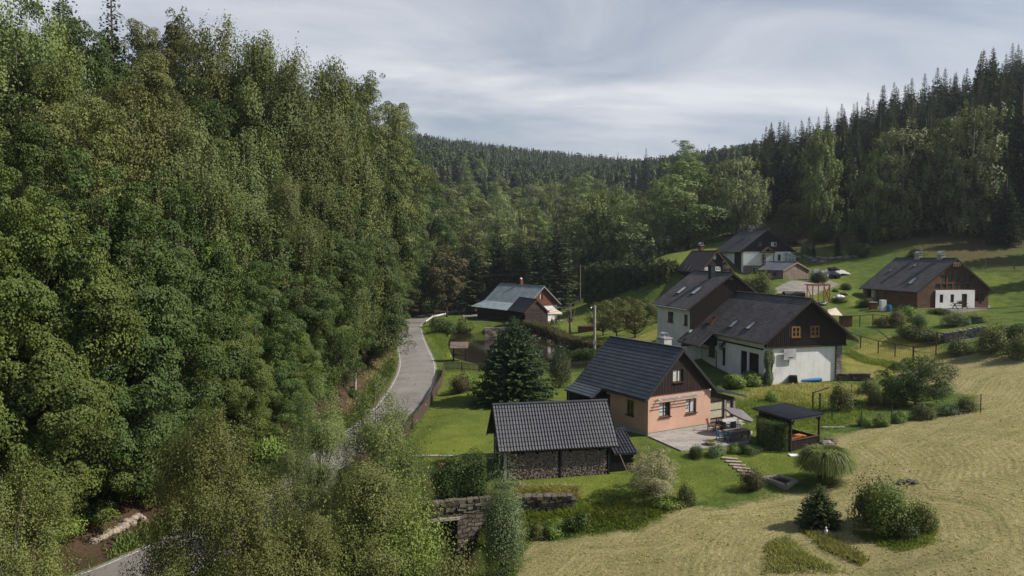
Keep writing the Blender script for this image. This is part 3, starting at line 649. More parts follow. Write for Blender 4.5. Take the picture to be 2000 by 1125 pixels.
def tiles(mb, A, B, D, per=0.22, row=0.35, amp=0.028, step=0.03, seg=6):
    """pressed pantile sheet: A ridge corner, B along the ridge, D down the slope"""
    A, B, D = map(Vector, (A, B, D)); e1 = B - A; Lr = e1.length; e1.normalize(); e2 = D - A; S = e2.length; e2.normalize(); n = e1.cross(e2)
    if n.z < 0: n = -n
    nc = max(2, int(Lr / per * seg)); rows = max(1, round(S / row)); base = len(mb.v); vs = []
    for r in range(rows):
        vs += [(S * r / rows, 0.0), (S * (r + 1) / rows - 0.005, step)]
    us = [Lr * k / nc for k in range(nc + 1)]
    for v, dz in vs:
        for x in us:
            k = (x / per) % 1.0; mb.v.append(tuple(A + e1 * x + e2 * v + n * (dz + amp * (math.sin(2 * math.pi * k) + 0.35 * math.sin(4 * math.pi * k)))))
    m = len(us); fl = (B - A).cross(D - A).z < 0
    for i in range(len(vs) - 1):
        for j in range(m - 1):
            q = (base+i*m+j, base+i*m+j+1, base+(i+1)*m+j+1, base+(i+1)*m+j); mb.f.append(q[::-1] if fl else q)
def gable_roof(par, W, Lh, hw, t, og, oe, mat, th=0.14, tile=None, barge='dark_boards', oeR=None, name='roof', ogf=None, gutter='zinc'):
    oeR = oe if oeR is None else oeR; ogf = og if ogf is None else ogf; hr = hw + t * W / 2; y0, y1 = -og, Lh + ogf
    rl, rr = (W/2, y0, hr), (W/2, y1, hr); el, ef = (-oe, y0, hw - t*oe), (-oe, y1, hw - t*oe); er, eg = (W+oeR, y0, hw - t*oeR), (W+oeR, y1, hw - t*oeR)
    mb = MB(); slab(mb, rl, rr, ef, el, th); slab(mb, rl, er, eg, rr, th)
    mb.beam((W/2, y0, hr + .03), (W/2, y1, hr + .03), .26, .1)
    if tile:
        s0 = V3(0, 0, 0.02); tiles(mb, Vector(rl) + s0, Vector(rr) + s0, Vector(el) + s0, **tile); tiles(mb, Vector(rl) + s0, Vector(rr) + s0, Vector(er) + s0, **tile)
    rf = mb.build(name, mat, par)
    if barge:
        for y in (y0, y1):
            yy = V3(0, -0.03 if y == y0 else 0.045, -.13)
            for e in ((-oe, y, hw - t*oe), (W+oeR, y, hw - t*oeR)): MB().beam(Vector((W/2, y, hr)) + yy, Vector(e) + yy, .045, .22).build('bargeboard', barge, rf)
    if gutter:
        z = hw - t*oe - .12; MB().tube([(-oe - .05, y0, z), (-oe - .05, y1, z)], .065, 6).build('gutter', gutter, rf)
        z = hw - t*oeR - .12; MB().tube([(W+oeR + .05, y0, z), (W+oeR + .05, y1, z)], .065, 6).build('gutter', gutter, rf)
    return rf
def roofline(W, hw, t, th=0.15): return lambda x: hw - th + t * (x if x < W/2 else W - x) if True else 0
class Frame:
    def __init__(s, X, Y, z, th): s.o = Vector((X, Y, z)); s.th = R(th); s.M = Matrix.Translation(s.o) @ Matrix.Rotation(s.th, 4, 'Z'); s.I = s.M.inverted()
    def plane(s, px, py, p0, nrm):
        """local point where the sight line through a pixel meets a local plane"""
        o = s.I @ Vector((0, 0, CH)); d = (s.I.to_3x3() @ Vector(ray(px, py))); nrm = Vector(nrm); k = (Vector(p0) - o).dot(nrm) / d.dot(nrm); return o + d * k
def skylight(par, fr, hw, t, px, py, w=0.8, h=1.25, glass='glass_sky', rim='dark_metal'):
    p = fr.plane(px, py, (0, 0, hw), (-t, 0, 1)); sl = V3(1, 0, t).normalized(); n = V3(-t, 0, 1).normalized(); y = V3(0, 1, 0)
    mb = MB(); c = p + n * .05
    A, B, Cc, D = c - y*w/2 - sl*h/2, c - y*w/2 + sl*h/2, c + y*w/2 + sl*h/2, c + y*w/2 - sl*h/2
    s_ = MB(); s_.quad(*[tuple(q + n*.03) for q in (A, B, Cc, D)][::-1]); o = s_.build('skylight', glass, par)
    for a, b in ((A, B), (B, Cc), (Cc, D), (D, A)): mb.beam(a, b, .09, .14, up=tuple(n))
    mb.build('frame', rim, o); return o
def cowl(mb, x, y, z, w):
    for k in range(9):
        a0, a1 = math.pi * k / 9, math.pi * (k + 1) / 9
        P = lambda a, yy: (x - w/2*math.cos(a), yy, z + .18 + w*.42*math.sin(a))
        mb.quad(P(a0, y - w*.5), P(a1, y - w*.5), P(a1, y + w*.5), P(a0, y + w*.5))
    for sx in (-1, 1):
        for sy in (-1, 1): mb.beam((x + sx*w*.47, y + sy*w*.42, z), (x + sx*w*.47, y + sy*w*.42, z + .2), .05)
X_, Y_ = (1, 0, 0), (0, 1, 0); nX, nY = (-1, 0, 0), (0, -1, 0)

# ================================================================ terracotta cottage
fr = Frame(10.92, 57, 0.32, 30.1); W, Lh, hw, t = 6.9, 9.02, 3.59, 0.97
h = thing('cottage', 'terracotta cottage with dark tiled roof and paved terrace, nearest dwelling', 'cottage', tuple(fr.o), fr.th, 'houses in the valley'); top = roofline(W, hw, t)
gh = [(1.17, 1.4, 2.39, 2.58), (4.07, 1.4, 5.27, 2.58)]; lh = [(1.75, 1.3, 2.7, 2.56), (4.9, 1.3, 5.8, 2.56)]
mb = MB(); wallp(mb, (0, 0, 0), X_, nY, W, 3.28, gh, .2, .26); wallp(mb, (0, 0, 0), Y_, nX, Lh, 3.40, lh, .2, .26)
wallp(mb, (W, 0, 0), Y_, X_, Lh, 3.4, (), z0=.26); wallp(mb, (0, Lh, 0), X_, Y_, W, top, (), z0=.26); mb.build('wall', 'terracotta_render', h)
mb = MB(); mb.box(.04, .04, -1.2, W - .04, Lh - .04, .26); mb.build('plinth', 'grey_plinth', h)
gb = [(2.6, 4.12, 3.75, 5.2)]
mb = MB(); wallp(mb, (0, -.03, 0), X_, nY, W, top, gb, .16, 3.28); mb.beam((0, -.04, 3.26), (W, -.04, 3.26), .05, .06); battens(mb, (0, -.03, 0), X_, nY, 0, W, .16, 3.3, top, gb, .03, .02); mb.build('gable_cladding', 'dark_plank_v', h)
window(h, (0, 0, 0), X_, nY, gh[0], .2, sill='window_brown', curtain=('curtain', .06, .62)); window(h, (0, 0, 0), X_, nY, gh[1], .2, sill='window_brown', curtain=('curtain', .1, .95))
window(h, (0, -.03, 0), X_, nY, gb[0], .16, sill='window_brown', curtain=('curtain', .08, .7))
for q in lh: window(h, (0, 0, 0), Y_, nX, q, .2, glass='glass_green', sill='window_brown')
rf = gable_roof(h, W, Lh, hw, t, .32, .52, 'tile_metal', tile=dict(per=.24, row=.36, amp=.016, step=.034, seg=4), barge='dark_metal', gutter='dark_metal')
# side canopy and the porch lean-to
mb = MB(); a = (-.5, 5.34, 3.08); b = (-.5, Lh + .32, 3.08); c = (-1.78, Lh + .32, 2.42); d = (-1.78, 5.34, 2.42); slab(mb, a, b, c, d, .12)
tiles(mb, Vector(a) + V3(0, 0, .02), Vector(b) + V3(0, 0, .02), Vector(d) + V3(0, 0, .02), per=.24, row=.36, amp=.016, step=.034, seg=4); mb.build('canopy_roof', 'tile_metal', h)
mb = MB()
for y in (5.6, 7.4, 9.1): mb.beam((-1.55, y, -.6), (-1.55, y, 2.42), .13)
mb.beam((-1.55, 5.4, 2.38), (-1.55, 9.2, 2.38), .12); mb.quad((-.02, 5.45, 2.9), (-.5, 5.45, 2.95), (-1.6, 5.45, 2.36), (-.02, 5.45, 2.1)); mb.beam((-.05, 5.5, 2.6), (-1.55, 5.5, 1.9), .1)
mb.box(-1.5, 7.5, -.6, -.02, 9.0, 2.36); mb.build('canopy_frame_and_shade', 'black_boards', h)  # the black box stands in for the shaded interior under the canopy
pc = MB(); A, B, Cc, D = (7.25, -.25, 3.26), (7.25, 5.0, 3.26), (11.1, 5.0, 2.2), (11.1, -.25, 2.2); slab(pc, A, B, Cc, D, .12)
tiles(pc, Vector(A) + V3(0, 0, .02), Vector(B) + V3(0, 0, .02), Vector(D) + V3(0, 0, .02), per=.24, row=.36, amp=.016, step=.034, seg=4)
pr = pc.build('porch_roof', 'tile_metal', h)
mb = MB(); ptop = lambda x: 3.0 - .275 * x
ph = [(.1, .55, 1.72, 2.02), (1.98, .45, 2.72, 2.02)]
wallp(mb, (6.93, .12, 0), X_, nY, 2.95, ptop, [(0.03, .3, 2.85, 2.05)], .1, .2); mb.build('porch_gable', 'dark_plank_v', h)
mb = MB(); mb.box(9.72, .05, -.6, 9.95, 4.6, 2.1); mb.box(6.95, 4.4, -.6, 9.8, 4.6, 2.2); mb.box(8.66, .08, -.5, 8.86, .3, 2.04); mb.box(6.95, .16, -.5, 9.72, .3, .46); mb.build('porch_wall', 'grey_rock', h)
window(h, (6.93, .15, 0), X_, nY, ph[0], .1, glass='curtain_cream', bars=(0, 1), fw=.05, frame='window_brown', name='porch_window')
window(h, (6.93, .15, 0), X_, nY, ph[1], .1, glass='curtain_cream', bars=(0, 1), fw=.11, frame='window_brown', name='porch_door')
mb = MB()
for k in range(3): mb.box(7.9 - .1*k, -.35 - .42*k, -.3, 10.0 + .3*k, -.02 - .42*k + (0 if k else .1), .42 - .14*k - .002*k)
mb.build('steps', 'concrete', h)
aw = MB()
for k in range(4): aw.beam((.75 + .02*k, -.12 - .13*k, 2.98 - .045*k), (5.45, -.12 - .13*k, 2.98 - .045*k), .05, .03)
for x in (1.0, 3.1, 5.2): aw.beam((x, -.02, 2.98), (x, -.55, 2.80), .05)
aw.build('awning', 'zinc', h)
lp = MB().tube([(6.6, -.02, 3.22), (6.6, -.14, 3.24)], .05); lp.blob((6.6, -.2, 3.2), .1, .1, .08, 1, 8, 5, 0); lp.build('wall_lamp', 'white_paint', h)
ch = MB().box(3.9, 2.5, 5.6, 4.75, 3.4, 7.35); chm = ch.build('chimney', 'grey_plinth', rf); MB().box(3.85, 2.45, 7.35, 4.8, 3.45, 7.47).build('chimney_cap', 'white_paint', chm) if False else None
cc = MB().box(3.84, 2.44, 7.352, 4.81, 3.46, 7.46); cowl(cc, 4.3, 2.95, 7.46, .6); cc.build('chimney_cowl', 'zinc', h)
sdn = MB()
for k in range(10):
    a0, a1 = 2*math.pi*k/10, 2*math.pi*(k+1)/10; sdn.quad((3.7, 3.0, 6.9), (3.62, 3.0 + .38*math.cos(a0), 6.9 + .38*math.sin(a0)), (3.62, 3.0 + .38*math.cos(a1), 6.9 + .38*math.sin(a1)))
sdn.beam((3.72, 3.0, 6.9), (3.95, 3.0, 6.8), .05); sdn.build('satellite_dish', 'white_paint', h)

# ================================================================ wood store
fr = Frame(-0.52, 49, -0.84, 10.5)      # x along the ridge, y away
Wd, Ls, hw, t = 4.5, 7.65, 2.74, .98; hr = hw + t * Wd / 2
h = thing('wood_store', 'firewood shed with dark pantile roof and open log racks facing the slope', 'shed', tuple(fr.o), fr.th); WS = h; WSF = fr
mb = MB(); A, B = (-.49, Wd/2, hr), (Ls + .49, Wd/2, hr); D, E2 = (-.49, -.49, hw - t*.49), (Ls + .49, -.49, hw - t*.49); G, G2 = (-.49, Wd + .49, hw - t*.49), (Ls + .49, Wd + .49, hw - t*.49)
slab(mb, A, D, E2, B, .1); slab(mb, A, B, G2, G, .1); up = V3(0, 0, .03)
tiles(mb, Vector(A) + up, Vector(B) + up, Vector(D) + up, per=.215, row=.36, amp=.028, step=.04, seg=7); tiles(mb, Vector(A) + up, Vector(B) + up, Vector(G) + up, per=.215, row=.36, amp=.028, step=.04, seg=7)
mb.tube([Vector(A) + V3(0, 0, .05), Vector(B) + V3(0, 0, .05)], .1, 8); rf = mb.build('roof', 'tile_old', h)
for x in (-.5, Ls + .5):
    for e in ((x, -.49, hw - t*.49), (x, Wd + .49, hw - t*.49)): MB().beam(Vector((x, Wd/2, hr)) - V3(0, 0, .12), Vector(e) - V3(0, 0, .12), .05, .2).build('bargeboard', 'black_boards', rf)
ptop = lambda x: hw - .1 + t * (x if x < Wd/2 else Wd - x)
mb = MB(); wallp(mb, (.12, 0, 0), Y_, nX, Wd, ptop, (), z0=0.1); wallp(mb, (Ls - .1, 0, 0), Y_, X_, Wd, ptop, (), z0=0.1); wallp(mb, (0, Wd - .1, 0), X_, Y_, Ls, 2.5, (), z0=0.1); wallp(mb, (0.1, 2.3, 0), X_, nY, Ls - .2, 3.8, (), z0=0.1)
mb.build('wall', 'black_boards', h)
for y in (.08, 1.9, Wd - .1): MB().box(-.04, y - .11, -.3, .16, y + .11, 2.4).build('post', 'concrete', h)
mb = MB()
for x in (3.98, Ls - .12): mb.box(x - .06, -.06, -.2, x + .06, .08, 2.55)
mb.box(.2, 0.0, -.12, Ls, 1.2, .06); mb.build('rack_frame', 'black_boards', h)
mb = MB(); mb.box(.2, -.03, 2.12, Ls - .2, .03, 2.48); mb.build('fascia_board', 'sheet_plastic', h)
for x in (3.9, 6.3): MB().box(x - .3, -.1, -.4, x + .3, .25, -.1).build('footing', 'concrete', h)
# lean-to on its end
l2 = MB(); A, B, D, E2 = (7.95, 2.9, 2.55), (9.55, 2.9, 2.55), (7.95, .1, 1.52), (9.9, .1, 1.52)
slab(l2, A, D, E2, B, .1); tiles(l2, Vector(A) + up, Vector((9.72, 2.9, 2.55)) + up, Vector(D) + up, per=.24, row=.36, amp=.034, step=.045, seg=7); l2.beam((7.9, 2.9, 2.62), (9.75, 2.9, 2.62), .16, .14); l2.build('lean_to_roof', 'tile_old', h)
mb = MB(); mb.box(7.75, .35, -.1, 9.5, 2.8, 1.5); battens(mb, (7.75, .35, -.1), X_, nY, 0, 1.75, .15, 0, 1.55, (), .08, .03); mb.build('lean_to_wall', 'black_boards', h)
mb = MB(); mb.beam((9.05, -.5, -.35), (8.35, .05, 1.55), .045); tag(mb.xf(fr.M).build('pole', 'pale_wood'), 'thin pale wooden pole leaning on the lean-to roof edge', 'pole')

# firewood: three hundred logs one by one, the rest of the stack as one mass
logp = []
for v in range(5):
    rr = random.Random(40 + v); r0 = rr.uniform(.055, .075); m_ = MB(); nseg = 5 if v % 2 else 6; ring = [(rr.uniform(.75, 1.15) * r0) for _ in range(nseg)]
    for y in (0, .42):
        for k in range(nseg): a = 2*math.pi*k/nseg; m_.v.append((ring[k]*math.cos(a), y, ring[k]*math.sin(a)))
    m_.f = [tuple(range(nseg)), tuple(nseg + k for k in reversed(range(nseg)))] + [(k, nseg + k, nseg + (k+1) % nseg, (k+1) % nseg) for k in range(nseg)]
    me = bpy.data.meshes.new('firewood_log'); me.from_pydata(m_.v, [], m_.f); me.update(); me.materials.append(MATS['log_end' if v < 3 else 'log_grey']); logp.append(me)
rl = random.Random(5); spots = []
for x0, x1, g in ((.28, 3.88, 0), (4.08, 7.45, 1)):
    nx_ = int((x1 - x0) / .128)
    for r_ in range(16):
        for c_ in range(nx_):
            z = .12 + r_ * .121; lim = 2.02 + .12 * math.sin(c_ * .7 + g * 2) + .05 * math.sin(c_ * 2.3)
            if z < lim: spots.append((x0 + (c_ + (.5 if r_ % 2 else 0)) * .128 + rl.uniform(-.02, .02), rl.uniform(-.07, .05), z + rl.uniform(-.02, .02), g))
rl.shuffle(spots); mass = MB()
for i, (x, y, z, g) in enumerate(spots):
    me = logp[rl.randrange(5)]; M = fr.M @ Matrix.Translation((x, y, z)) @ Matrix.Rotation(rl.uniform(0, 6.28), 4, 'Y')
    if i < 290:
        o = bpy.data.objects.new('firewood_log', me); C.objects.link(o); o.matrix_world = M
        tag(o, ('split firewood log in the wider left bay of the wood store' if g == 0 else 'split firewood log in the narrower bay next to the lean-to'), 'log', ('split logs stacked in the wider bay' if g == 0 else 'split logs stacked in the narrower bay'))
    else:
        b0 = len(mass.v); mass.v += [tuple(M @ v.co) for v in me.vertices]; mass.f += [tuple(b0 + k for k in p.vertices) for p in me.polygons]
tag(mass.build('firewood_stack', 'log_end'), kind='stuff')

# ================================================================ barn
fr = Frame(26.71, 75, 1.26, 14.8); W, Lh, hw, t = 9.96, 13.78, 5.07, .79; top = roofline(W, hw, t); BF = fr
h = thing('barn_house', 'white farmhouse with brown battened gable and gold-framed twin windows', 'house', tuple(fr.o), fr.th, 'houses in the valley')
gb = [(3.05, 4.85, 4.12, 6.02), (5.35, 4.85, 6.5, 6.02)]
mb = MB(); wallp(mb, (0, 0, 0), X_, nY, W, top, gb, .12, 3.86); battens(mb, (0, 0, 0), X_, nY, 0, W, .24, 3.88, top, gb, .07, .05)
mb.beam((-.02, -.05, 3.84), (W + .02, -.05, 3.84), .1, .14); mb.beam((2.6, -.07, 7.55), (7.4, -.07, 7.55), .05, .06); wallp(mb, (W, 0, 0), Y_, X_, Lh, 4.95, (), z0=3.86); wallp(mb, (0, Lh, 0), X_, Y_, W, top, (), z0=0); mb.build('gable_cladding', 'dark_boards', h)
for q in gb:
    w_ = window(h, (0, 0, 0), X_, nY, q, .12, 'window_gold', 'glass', (1, 1), sill='window_gold', fw=.15, out=.1)
lh = [(1.25, .3, 3.15, 3.0), (3.45, .3, 4.75, 3.0), (7.85, .7, 8.6, 2.85), (10.1, 1.4, 11.7, 2.85)]
mb = MB(); wallp(mb, (.9, .12, 0), X_, nY, 7.75, 3.84, (), z0=-1.0); wallp(mb, (0, .35, 0), Y_, nX, 12.8, 4.9, [(a - .35, b_, c_ - .35, d_) for a, b_, c_, d_ in lh], .22, -1.0)
wallp(mb, (.9, .12, 0), Y_, nX, .3, 3.84, (), z0=-1); wallp(mb, (0, .35, 0), X_, nY, .95, 3.84, (), z0=-1); wallp(mb, (8.65, .12, 0), Y_, X_, 13.4, 3.84, (), z0=-1); mb.box(-2.1, 13.2, -1, 0, 13.7, 2.9); mb.build('wall', 'white_render', h)
for k, q in enumerate(lh):
    window(h, (0, 0, 0), Y_, nX, q, .2, 'window_brown', 'glass' if k == 3 else 'black_boards', (1, 0) if k == 3 else (0, 0), sill='window_brown' if k == 3 else None, name='window' if k == 3 else ('door' if k == 2 else 'garage_dark_opening'))  # black panes stand in for the shade inside the open garage bays
mb = MB().box(8.7, -.12, -1, 9.35, .35, 3.8); mb.box(8.6, .35, -1, 9.3, 13.2, -.0 + .3); mb.build('stone_pillar', 'stone_base', h)
mb = MB().beam((-.05, .4, 3.62), (-.05, 9.4, 3.62), .12, .16); mb.build('eave_beam', 'dark_boards', h)
rf = gable_roof(h, W, Lh, hw, t, .79, .84, 'slate_roof', .13, barge='dark_boards', gutter=None)
mb = MB(); zz = lambda u: hw + t*u - .004
slab(mb, (-.84, 9.2, zz(-.84)), (-.84, Lh + .79, zz(-.84)), (-2.65, Lh + .79, zz(-2.65)), (-2.65, 9.2, zz(-2.65)), .12); mb.build('lower_roof', 'slate_roof', h)
mb = MB(); mb.box(-1.0, 9.6, 2.9, -.02, 12.9, 3.9); mb.box(-2.4, 12.95, 2.5, -.02, 13.2, 3.4); mb.build('eave_cladding', 'black_boards', h)
g = MB().tube([(-2.6, 9.25, 2.85), (-2.6, Lh + .6, 2.85)], .06); g.tube([(-2.6, 9.4, 2.85), (-.2, 9.55, 2.3), (-.12, 9.6, 2.1), (-.12, 9.6, -.2)], .05); g.build('gutter', 'dark_metal', h)
for px, py, gl in ((1467, 636, 'glass_sky'), (1433, 633, 'glass_sky')): skylight(h, fr, hw, t, px, py, .8, 1.25, gl)
skylight(h, fr, hw, t, 1391, 626, .8, 1.2, 'brown_wood', 'brown_wood')
bb = MB().box(2.05, -.18, 2.5, 3.55, -.12, 3.65); bb.build('basketball_backboard', 'sheet_plastic', h)
hp = MB(); ring = [(2.85 + .23*math.cos(a*math.pi/6), -.42 + .23*math.sin(a*math.pi/6), 2.75) for a in range(13)]; hp.tube(ring, .02, 5, False); hp.beam((2.85, -.19, 2.75), (2.85, .1, 2.2), .04); hp.box(2.6, -.2, 2.72, 3.1, -.185, 2.78); hp.build('basketball_hoop', 'rust', h)
wl = MB(); cx_, cy_, cz_ = -.45, 8.0, 3.0
for k in range(6):
    a0 = math.pi*k/6; wl.beam((cx_, cy_ - .4*math.cos(a0), cz_ - .4*math.sin(a0)), (cx_, cy_ + .4*math.cos(a0), cz_ + .4*math.sin(a0)), .03)
wl.tube([(cx_, cy_ + .42*math.cos(a*math.pi/8), cz_ + .42*math.sin(a*math.pi/8)) for a in range(17)], .035, 5, False); wl.beam((-.45, 7.9, 3.0), (-.1, 7.7, 3.7), .12, .3)
wl.build('iron_wheel', 'black_plastic', h)

# ================================================================ house behind the barn
fr = Frame(21.91, 88, 3.82, 14.9); W, Lh, hw, t = 11.23, 8.81, 4.82, .72; top = roofline(W, hw, t)
h = thing('house', 'white two-storey house with brown battened gable directly behind the farmhouse', 'house', tuple(fr.o), fr.th, 'houses in the valley')
lh = [(.55, 2.3, 1.5, 3.6), (4.3, 2.3, 5.85, 3.65), (1.0, -.6, 2.2, .6)]
mb = MB(); wallp(mb, (0, 0, 0), Y_, nX, Lh, 4.68, lh, .16, -2.5); wallp(mb, (0, 0, 0), X_, nY, W, 2.0, (), z0=-2.5); wallp(mb, (W, 0, 0), Y_, X_, Lh, 4.68, (), z0=-2); wallp(mb, (0, Lh, 0), X_, Y_, W, top, (), z0=-2); mb.build('wall', 'white_render', h)
mb = MB(); wallp(mb, (0, -.05, 0), X_, nY, W, top, (), z0=1.9); battens(mb, (0, -.05, 0), X_, nY, 0, W, .26, 1.95, top, (), .07, .05); mb.build('gable_cladding', 'dark_boards', h)
for q in lh: window(h, (0, 0, 0), Y_, nX, q, .14, 'window_brown', 'glass', (1, 0), sill='window_brown')
rf = gable_roof(h, W, Lh, hw, t, .51, .57, 'slate_roof', .13, barge='dark_boards')
MB().quad((W/2 - .35, -.11, 7.9), (W/2 + .35, -.11, 7.9), (W/2, -.11, 8.35)).build('gable_vent', 'window_gold', h)
for px, py in ((1332, 567), (1361, 568)): skylight(h, fr, hw, t, px, py, .95, 1.5)
p = fr.plane(1390, 541, (0, 0, hw), (-t, 0, 1)); cm = MB().box(p.x - .3, p.y - .35, p.z - .4, p.x + .3, p.y + .35, p.z + 1.5); cm.box(p.x - .36, p.y - .41, p.z + 1.5, p.x + .36, p.y + .41, p.z + 1.6); cm.build('chimney', 'dark_metal', rf)

# ================================================================ log house on the right
fr = Frame(58.9, 104, 7.0, 10.5); W, Lh, hw, t = 12.0, 11.62, 2.83, .75; top = roofline(W, hw, t); RF_ = fr
h = thing('log_house', 'brown log house with glazed gable, white ground floor and two chimneys', 'house', tuple(fr.o), fr.th, 'houses in the valley')
gw = [(2.9 + k * 1.02, 2.75, 3.8 + k * 1.02, 3.6) for k in range(6)]; gu = [(3.95, 3.75, 4.8, 4.9), (4.97, 3.75, 5.82, 5.6), (6.1, 3.75, 6.95, 5.7), (7.1, 3.75, 7.95, 5.2), (8.1, 3.75, 8.85, 4.7)]
rw = [(9.65, .95, 10.4, 2.25), (10.5, .95, 11.3, 2.25)]
mb = MB(); wallp(mb, (0, 0, 0), X_, nY, W, top, gw + gu + rw, .12, -.8); wallp(mb, (W, 0, 0), Y_, X_, Lh, 2.7, (), z0=-.8); wallp(mb, (0, Lh, 0), X_, Y_, W, top, (), z0=-.8)
wallp(mb, (0, 0, 0), Y_, nX, 8.4, 2.7, [(3.2, 1.2, 3.7, 2.4), (6.4, 1.2, 6.8, 2.4)], .1, .2); wallp(mb, (0, 8.4, 0), X_, Y_, 4, 2.7, (), z0=0); mb.build('wall', 'log_wall', h)
for q in gw + gu + rw: window(h, (0, 0, 0), X_, nY, q, .1, 'red_wood', 'glass', (0, 0), fw=.08)
for q in ((3.2, 1.2, 3.7, 2.4), (6.4, 1.2, 6.8, 2.4)): window(h, (0, 0, 0), Y_, nX, q, .1, 'window_brown', 'glass', (0, 0))
ww = [(3.55, .85, 4.15, 2.05), (5.35, .85, 5.95, 2.05), (7.25, .05, 8.15, 2.1)]
mb = MB(); wallp(mb, (0, -.22, 0), X_, nY, 9.5, 2.62, ww, .16, -.4) if False else None
wallp(mb, (2.85, -.22, 0), X_, nY, 6.6, 2.62, [(a - 2.85, b_, c_ - 2.85, d_) for a, b_, c_, d_ in ww], .16, -.4); mb.box(2.85, -.215, 2.6, 9.45, 0, 2.66); mb.build('front_wall', 'white_render', h)
for k, q in enumerate(ww): window(h, (0, -.22, 0), X_, nY, q, .14, 'window_brown', 'glass' if k < 2 else 'window_brown', (0, 0), name='window' if k < 2 else 'door')
mb = MB().box(-.12, -.1, -1.4, 2.8, .3, .1); mb.box(-.12, .3, -1.4, .05, 8.4, .22); mb.build('stone_base', 'stone_base', h)
for y in (8.8, 11.4): MB().box(-.2, y - .25, -1, .3, y + .25, 2.6).build('porch_post', 'weathered_wood', h)
MB().box(.8, 9.6, -1, 1.2, 11.0, 2.4).build('porch_wall', 'white_render', h)
rf = gable_roof(h, W, Lh, hw, t, .51, .5, 'slate_roof', .14, barge='dark_boards', gutter=None)
for px, py, a in ((1740, 528, .5), (1788.5, 518, .45), (1783, 549, .85)): skylight(h, fr, hw, t, px, py, a, a * 1.8)
for px in (1794, 1838):
    p = fr.plane(px, 503.5, (W/2, 0, hw + t*W/2), (1, 0, 0)); c = MB().box(p.x - .35, p.y - .45, p.z - .5, p.x + .35, p.y + .45, p.z + .45).build('chimney', 'concrete', rf)
    k = MB().box(p.x - .42, p.y - .52, p.z + .45, p.x + .42, p.y + .52, p.z + .52); cowl(k, p.x, p.y, p.z + .52, .75); k.build('chimney_cowl', 'zinc', c)
an = MB()
for k in range(5): an.tube([(5.5 + .25*k, -.5, 6.1), (5.45 + .27*k, -.55, 6.5 + .2 * (k % 2)), (5.6 + .2*k, -.5, 6.75)], .03, 5)
an.build('antler_trophy', 'fabric_cream', h)

# ================================================================ chalet on the slope
fr = Frame(48.35, 150, 10.24, 1.5); W, Lh, hw, t = 10.08, 16.95, 5.89, .79; top = roofline(W, hw, t)
h = thing('chalet', 'large white chalet with black upper gable, highest house on the green slope', 'chalet', tuple(fr.o), fr.th, 'houses in the valley')
gb = [(3.1, 6.3, 3.9, 7.2), (5.8, 6.3, 6.95, 7.15)]
mb = MB(); wallp(mb, (0, -.05, 0), X_, nY, W, top, gb, .1, 5.2); battens(mb, (0, -.05, 0), X_, nY, 0, W, .35, 5.25, top, gb, .06, .04)
wallp(mb, (-.03, 0, 0), Y_, nX, Lh, 5.7, (), z0=5.1); mb.box(-.1, 1.2, 0, .05, 5.2, 5.2); mb.build('upper_cladding', 'black_boards', h)
for k, q in enumerate(gb): window(h, (0, -.05, 0), X_, nY, q, .1, 'white_paint' if k else 'window_brown', 'glass', (1, 0), curtain=('curtain', 0, .5) if k else None)
lw = [(7.3, 3.3, 7.9, 4.6)]
mb = MB(); wallp(mb, (0, 0, 0), X_, nY, W, 5.2, lw, .1, 2.3); wallp(mb, (0, 0, 0), Y_, nX, Lh, 5.1, (), z0=-.5); wallp(mb, (W, 0, 0), Y_, X_, Lh, 5.8, (), z0=0); wallp(mb, (0, Lh, 0), X_, Y_, W, top, (), z0=0); mb.build('wall', 'white_render', h)
window(h, (0, 0, 0), X_, nY, lw[0], .1, 'green_paint', 'glass', (0, 0))
mb = MB(); wallp(mb, (-.02, -.06, 0), X_, nY, W, 2.3, [(2.0, .5, 3.5, 1.9)], .2, -.8); mb.build('stone_base', 'brick_base', h)
window(h, (-.02, -.06, 0), X_, nY, (2.0, .5, 3.5, 1.9), .18, 'white_paint', 'glass', (1, 0))
rf = gable_roof(h, W, Lh, hw, t, .37, .92, 'slate_dark', .16, barge='dark_boards', gutter=None)
for px, py in ((1446, 471), (1450, 471), (1459, 471)): skylight(h, fr, hw, t, px, py, .38 if px < 1455 else .5, 1.5)
c = MB().box(4.3, 8.0, 9.0, 5.3, 9.4, 10.4).build('chimney', 'brick_base', rf); k = MB().box(4.25, 7.95, 10.4, 5.35, 9.45, 10.5); cowl(k, 4.8, 8.7, 10.5, 1.0); k.build('chimney_cowl', 'zinc', c)
pp = MB(); A, B, Cc = (3.35, -1.6, 5.0), (4.75, -1.6, 6.15), (6.2, -1.6, 5.0)
slab(pp, A, (3.35, 0, 5.0), (4.75, 0, 6.15), B, .12); slab(pp, B, (4.75, 0, 6.15), (6.2, 0, 5.0), Cc, .12); p_ = pp.build('porch_roof', 'weathered_wood', h)
mb = MB()
for x in (3.7, 5.85): mb.beam((x, -1.45, 2.2), (x, -1.45, 5.1), .14)
mb.beam((3.6, -1.45, 5.0), (5.95, -1.45, 5.0), .14); mb.beam((4.78, -1.45, 5.0), (4.78, -1.45, 5.95), .12); mb.box(3.5, -1.6, -.5, 6.0, 0, 2.2); mb.beam((3.7, -1.5, 3.1), (5.85, -1.5, 3.1), .08); mb.build('porch_frame', 'brown_wood', h)
window(h, (0, 0, 0), X_, nY, (3.9, 2.35, 4.7, 4.5), .02, 'brown_wood', 'brown_wood', (0, 0), name='door')
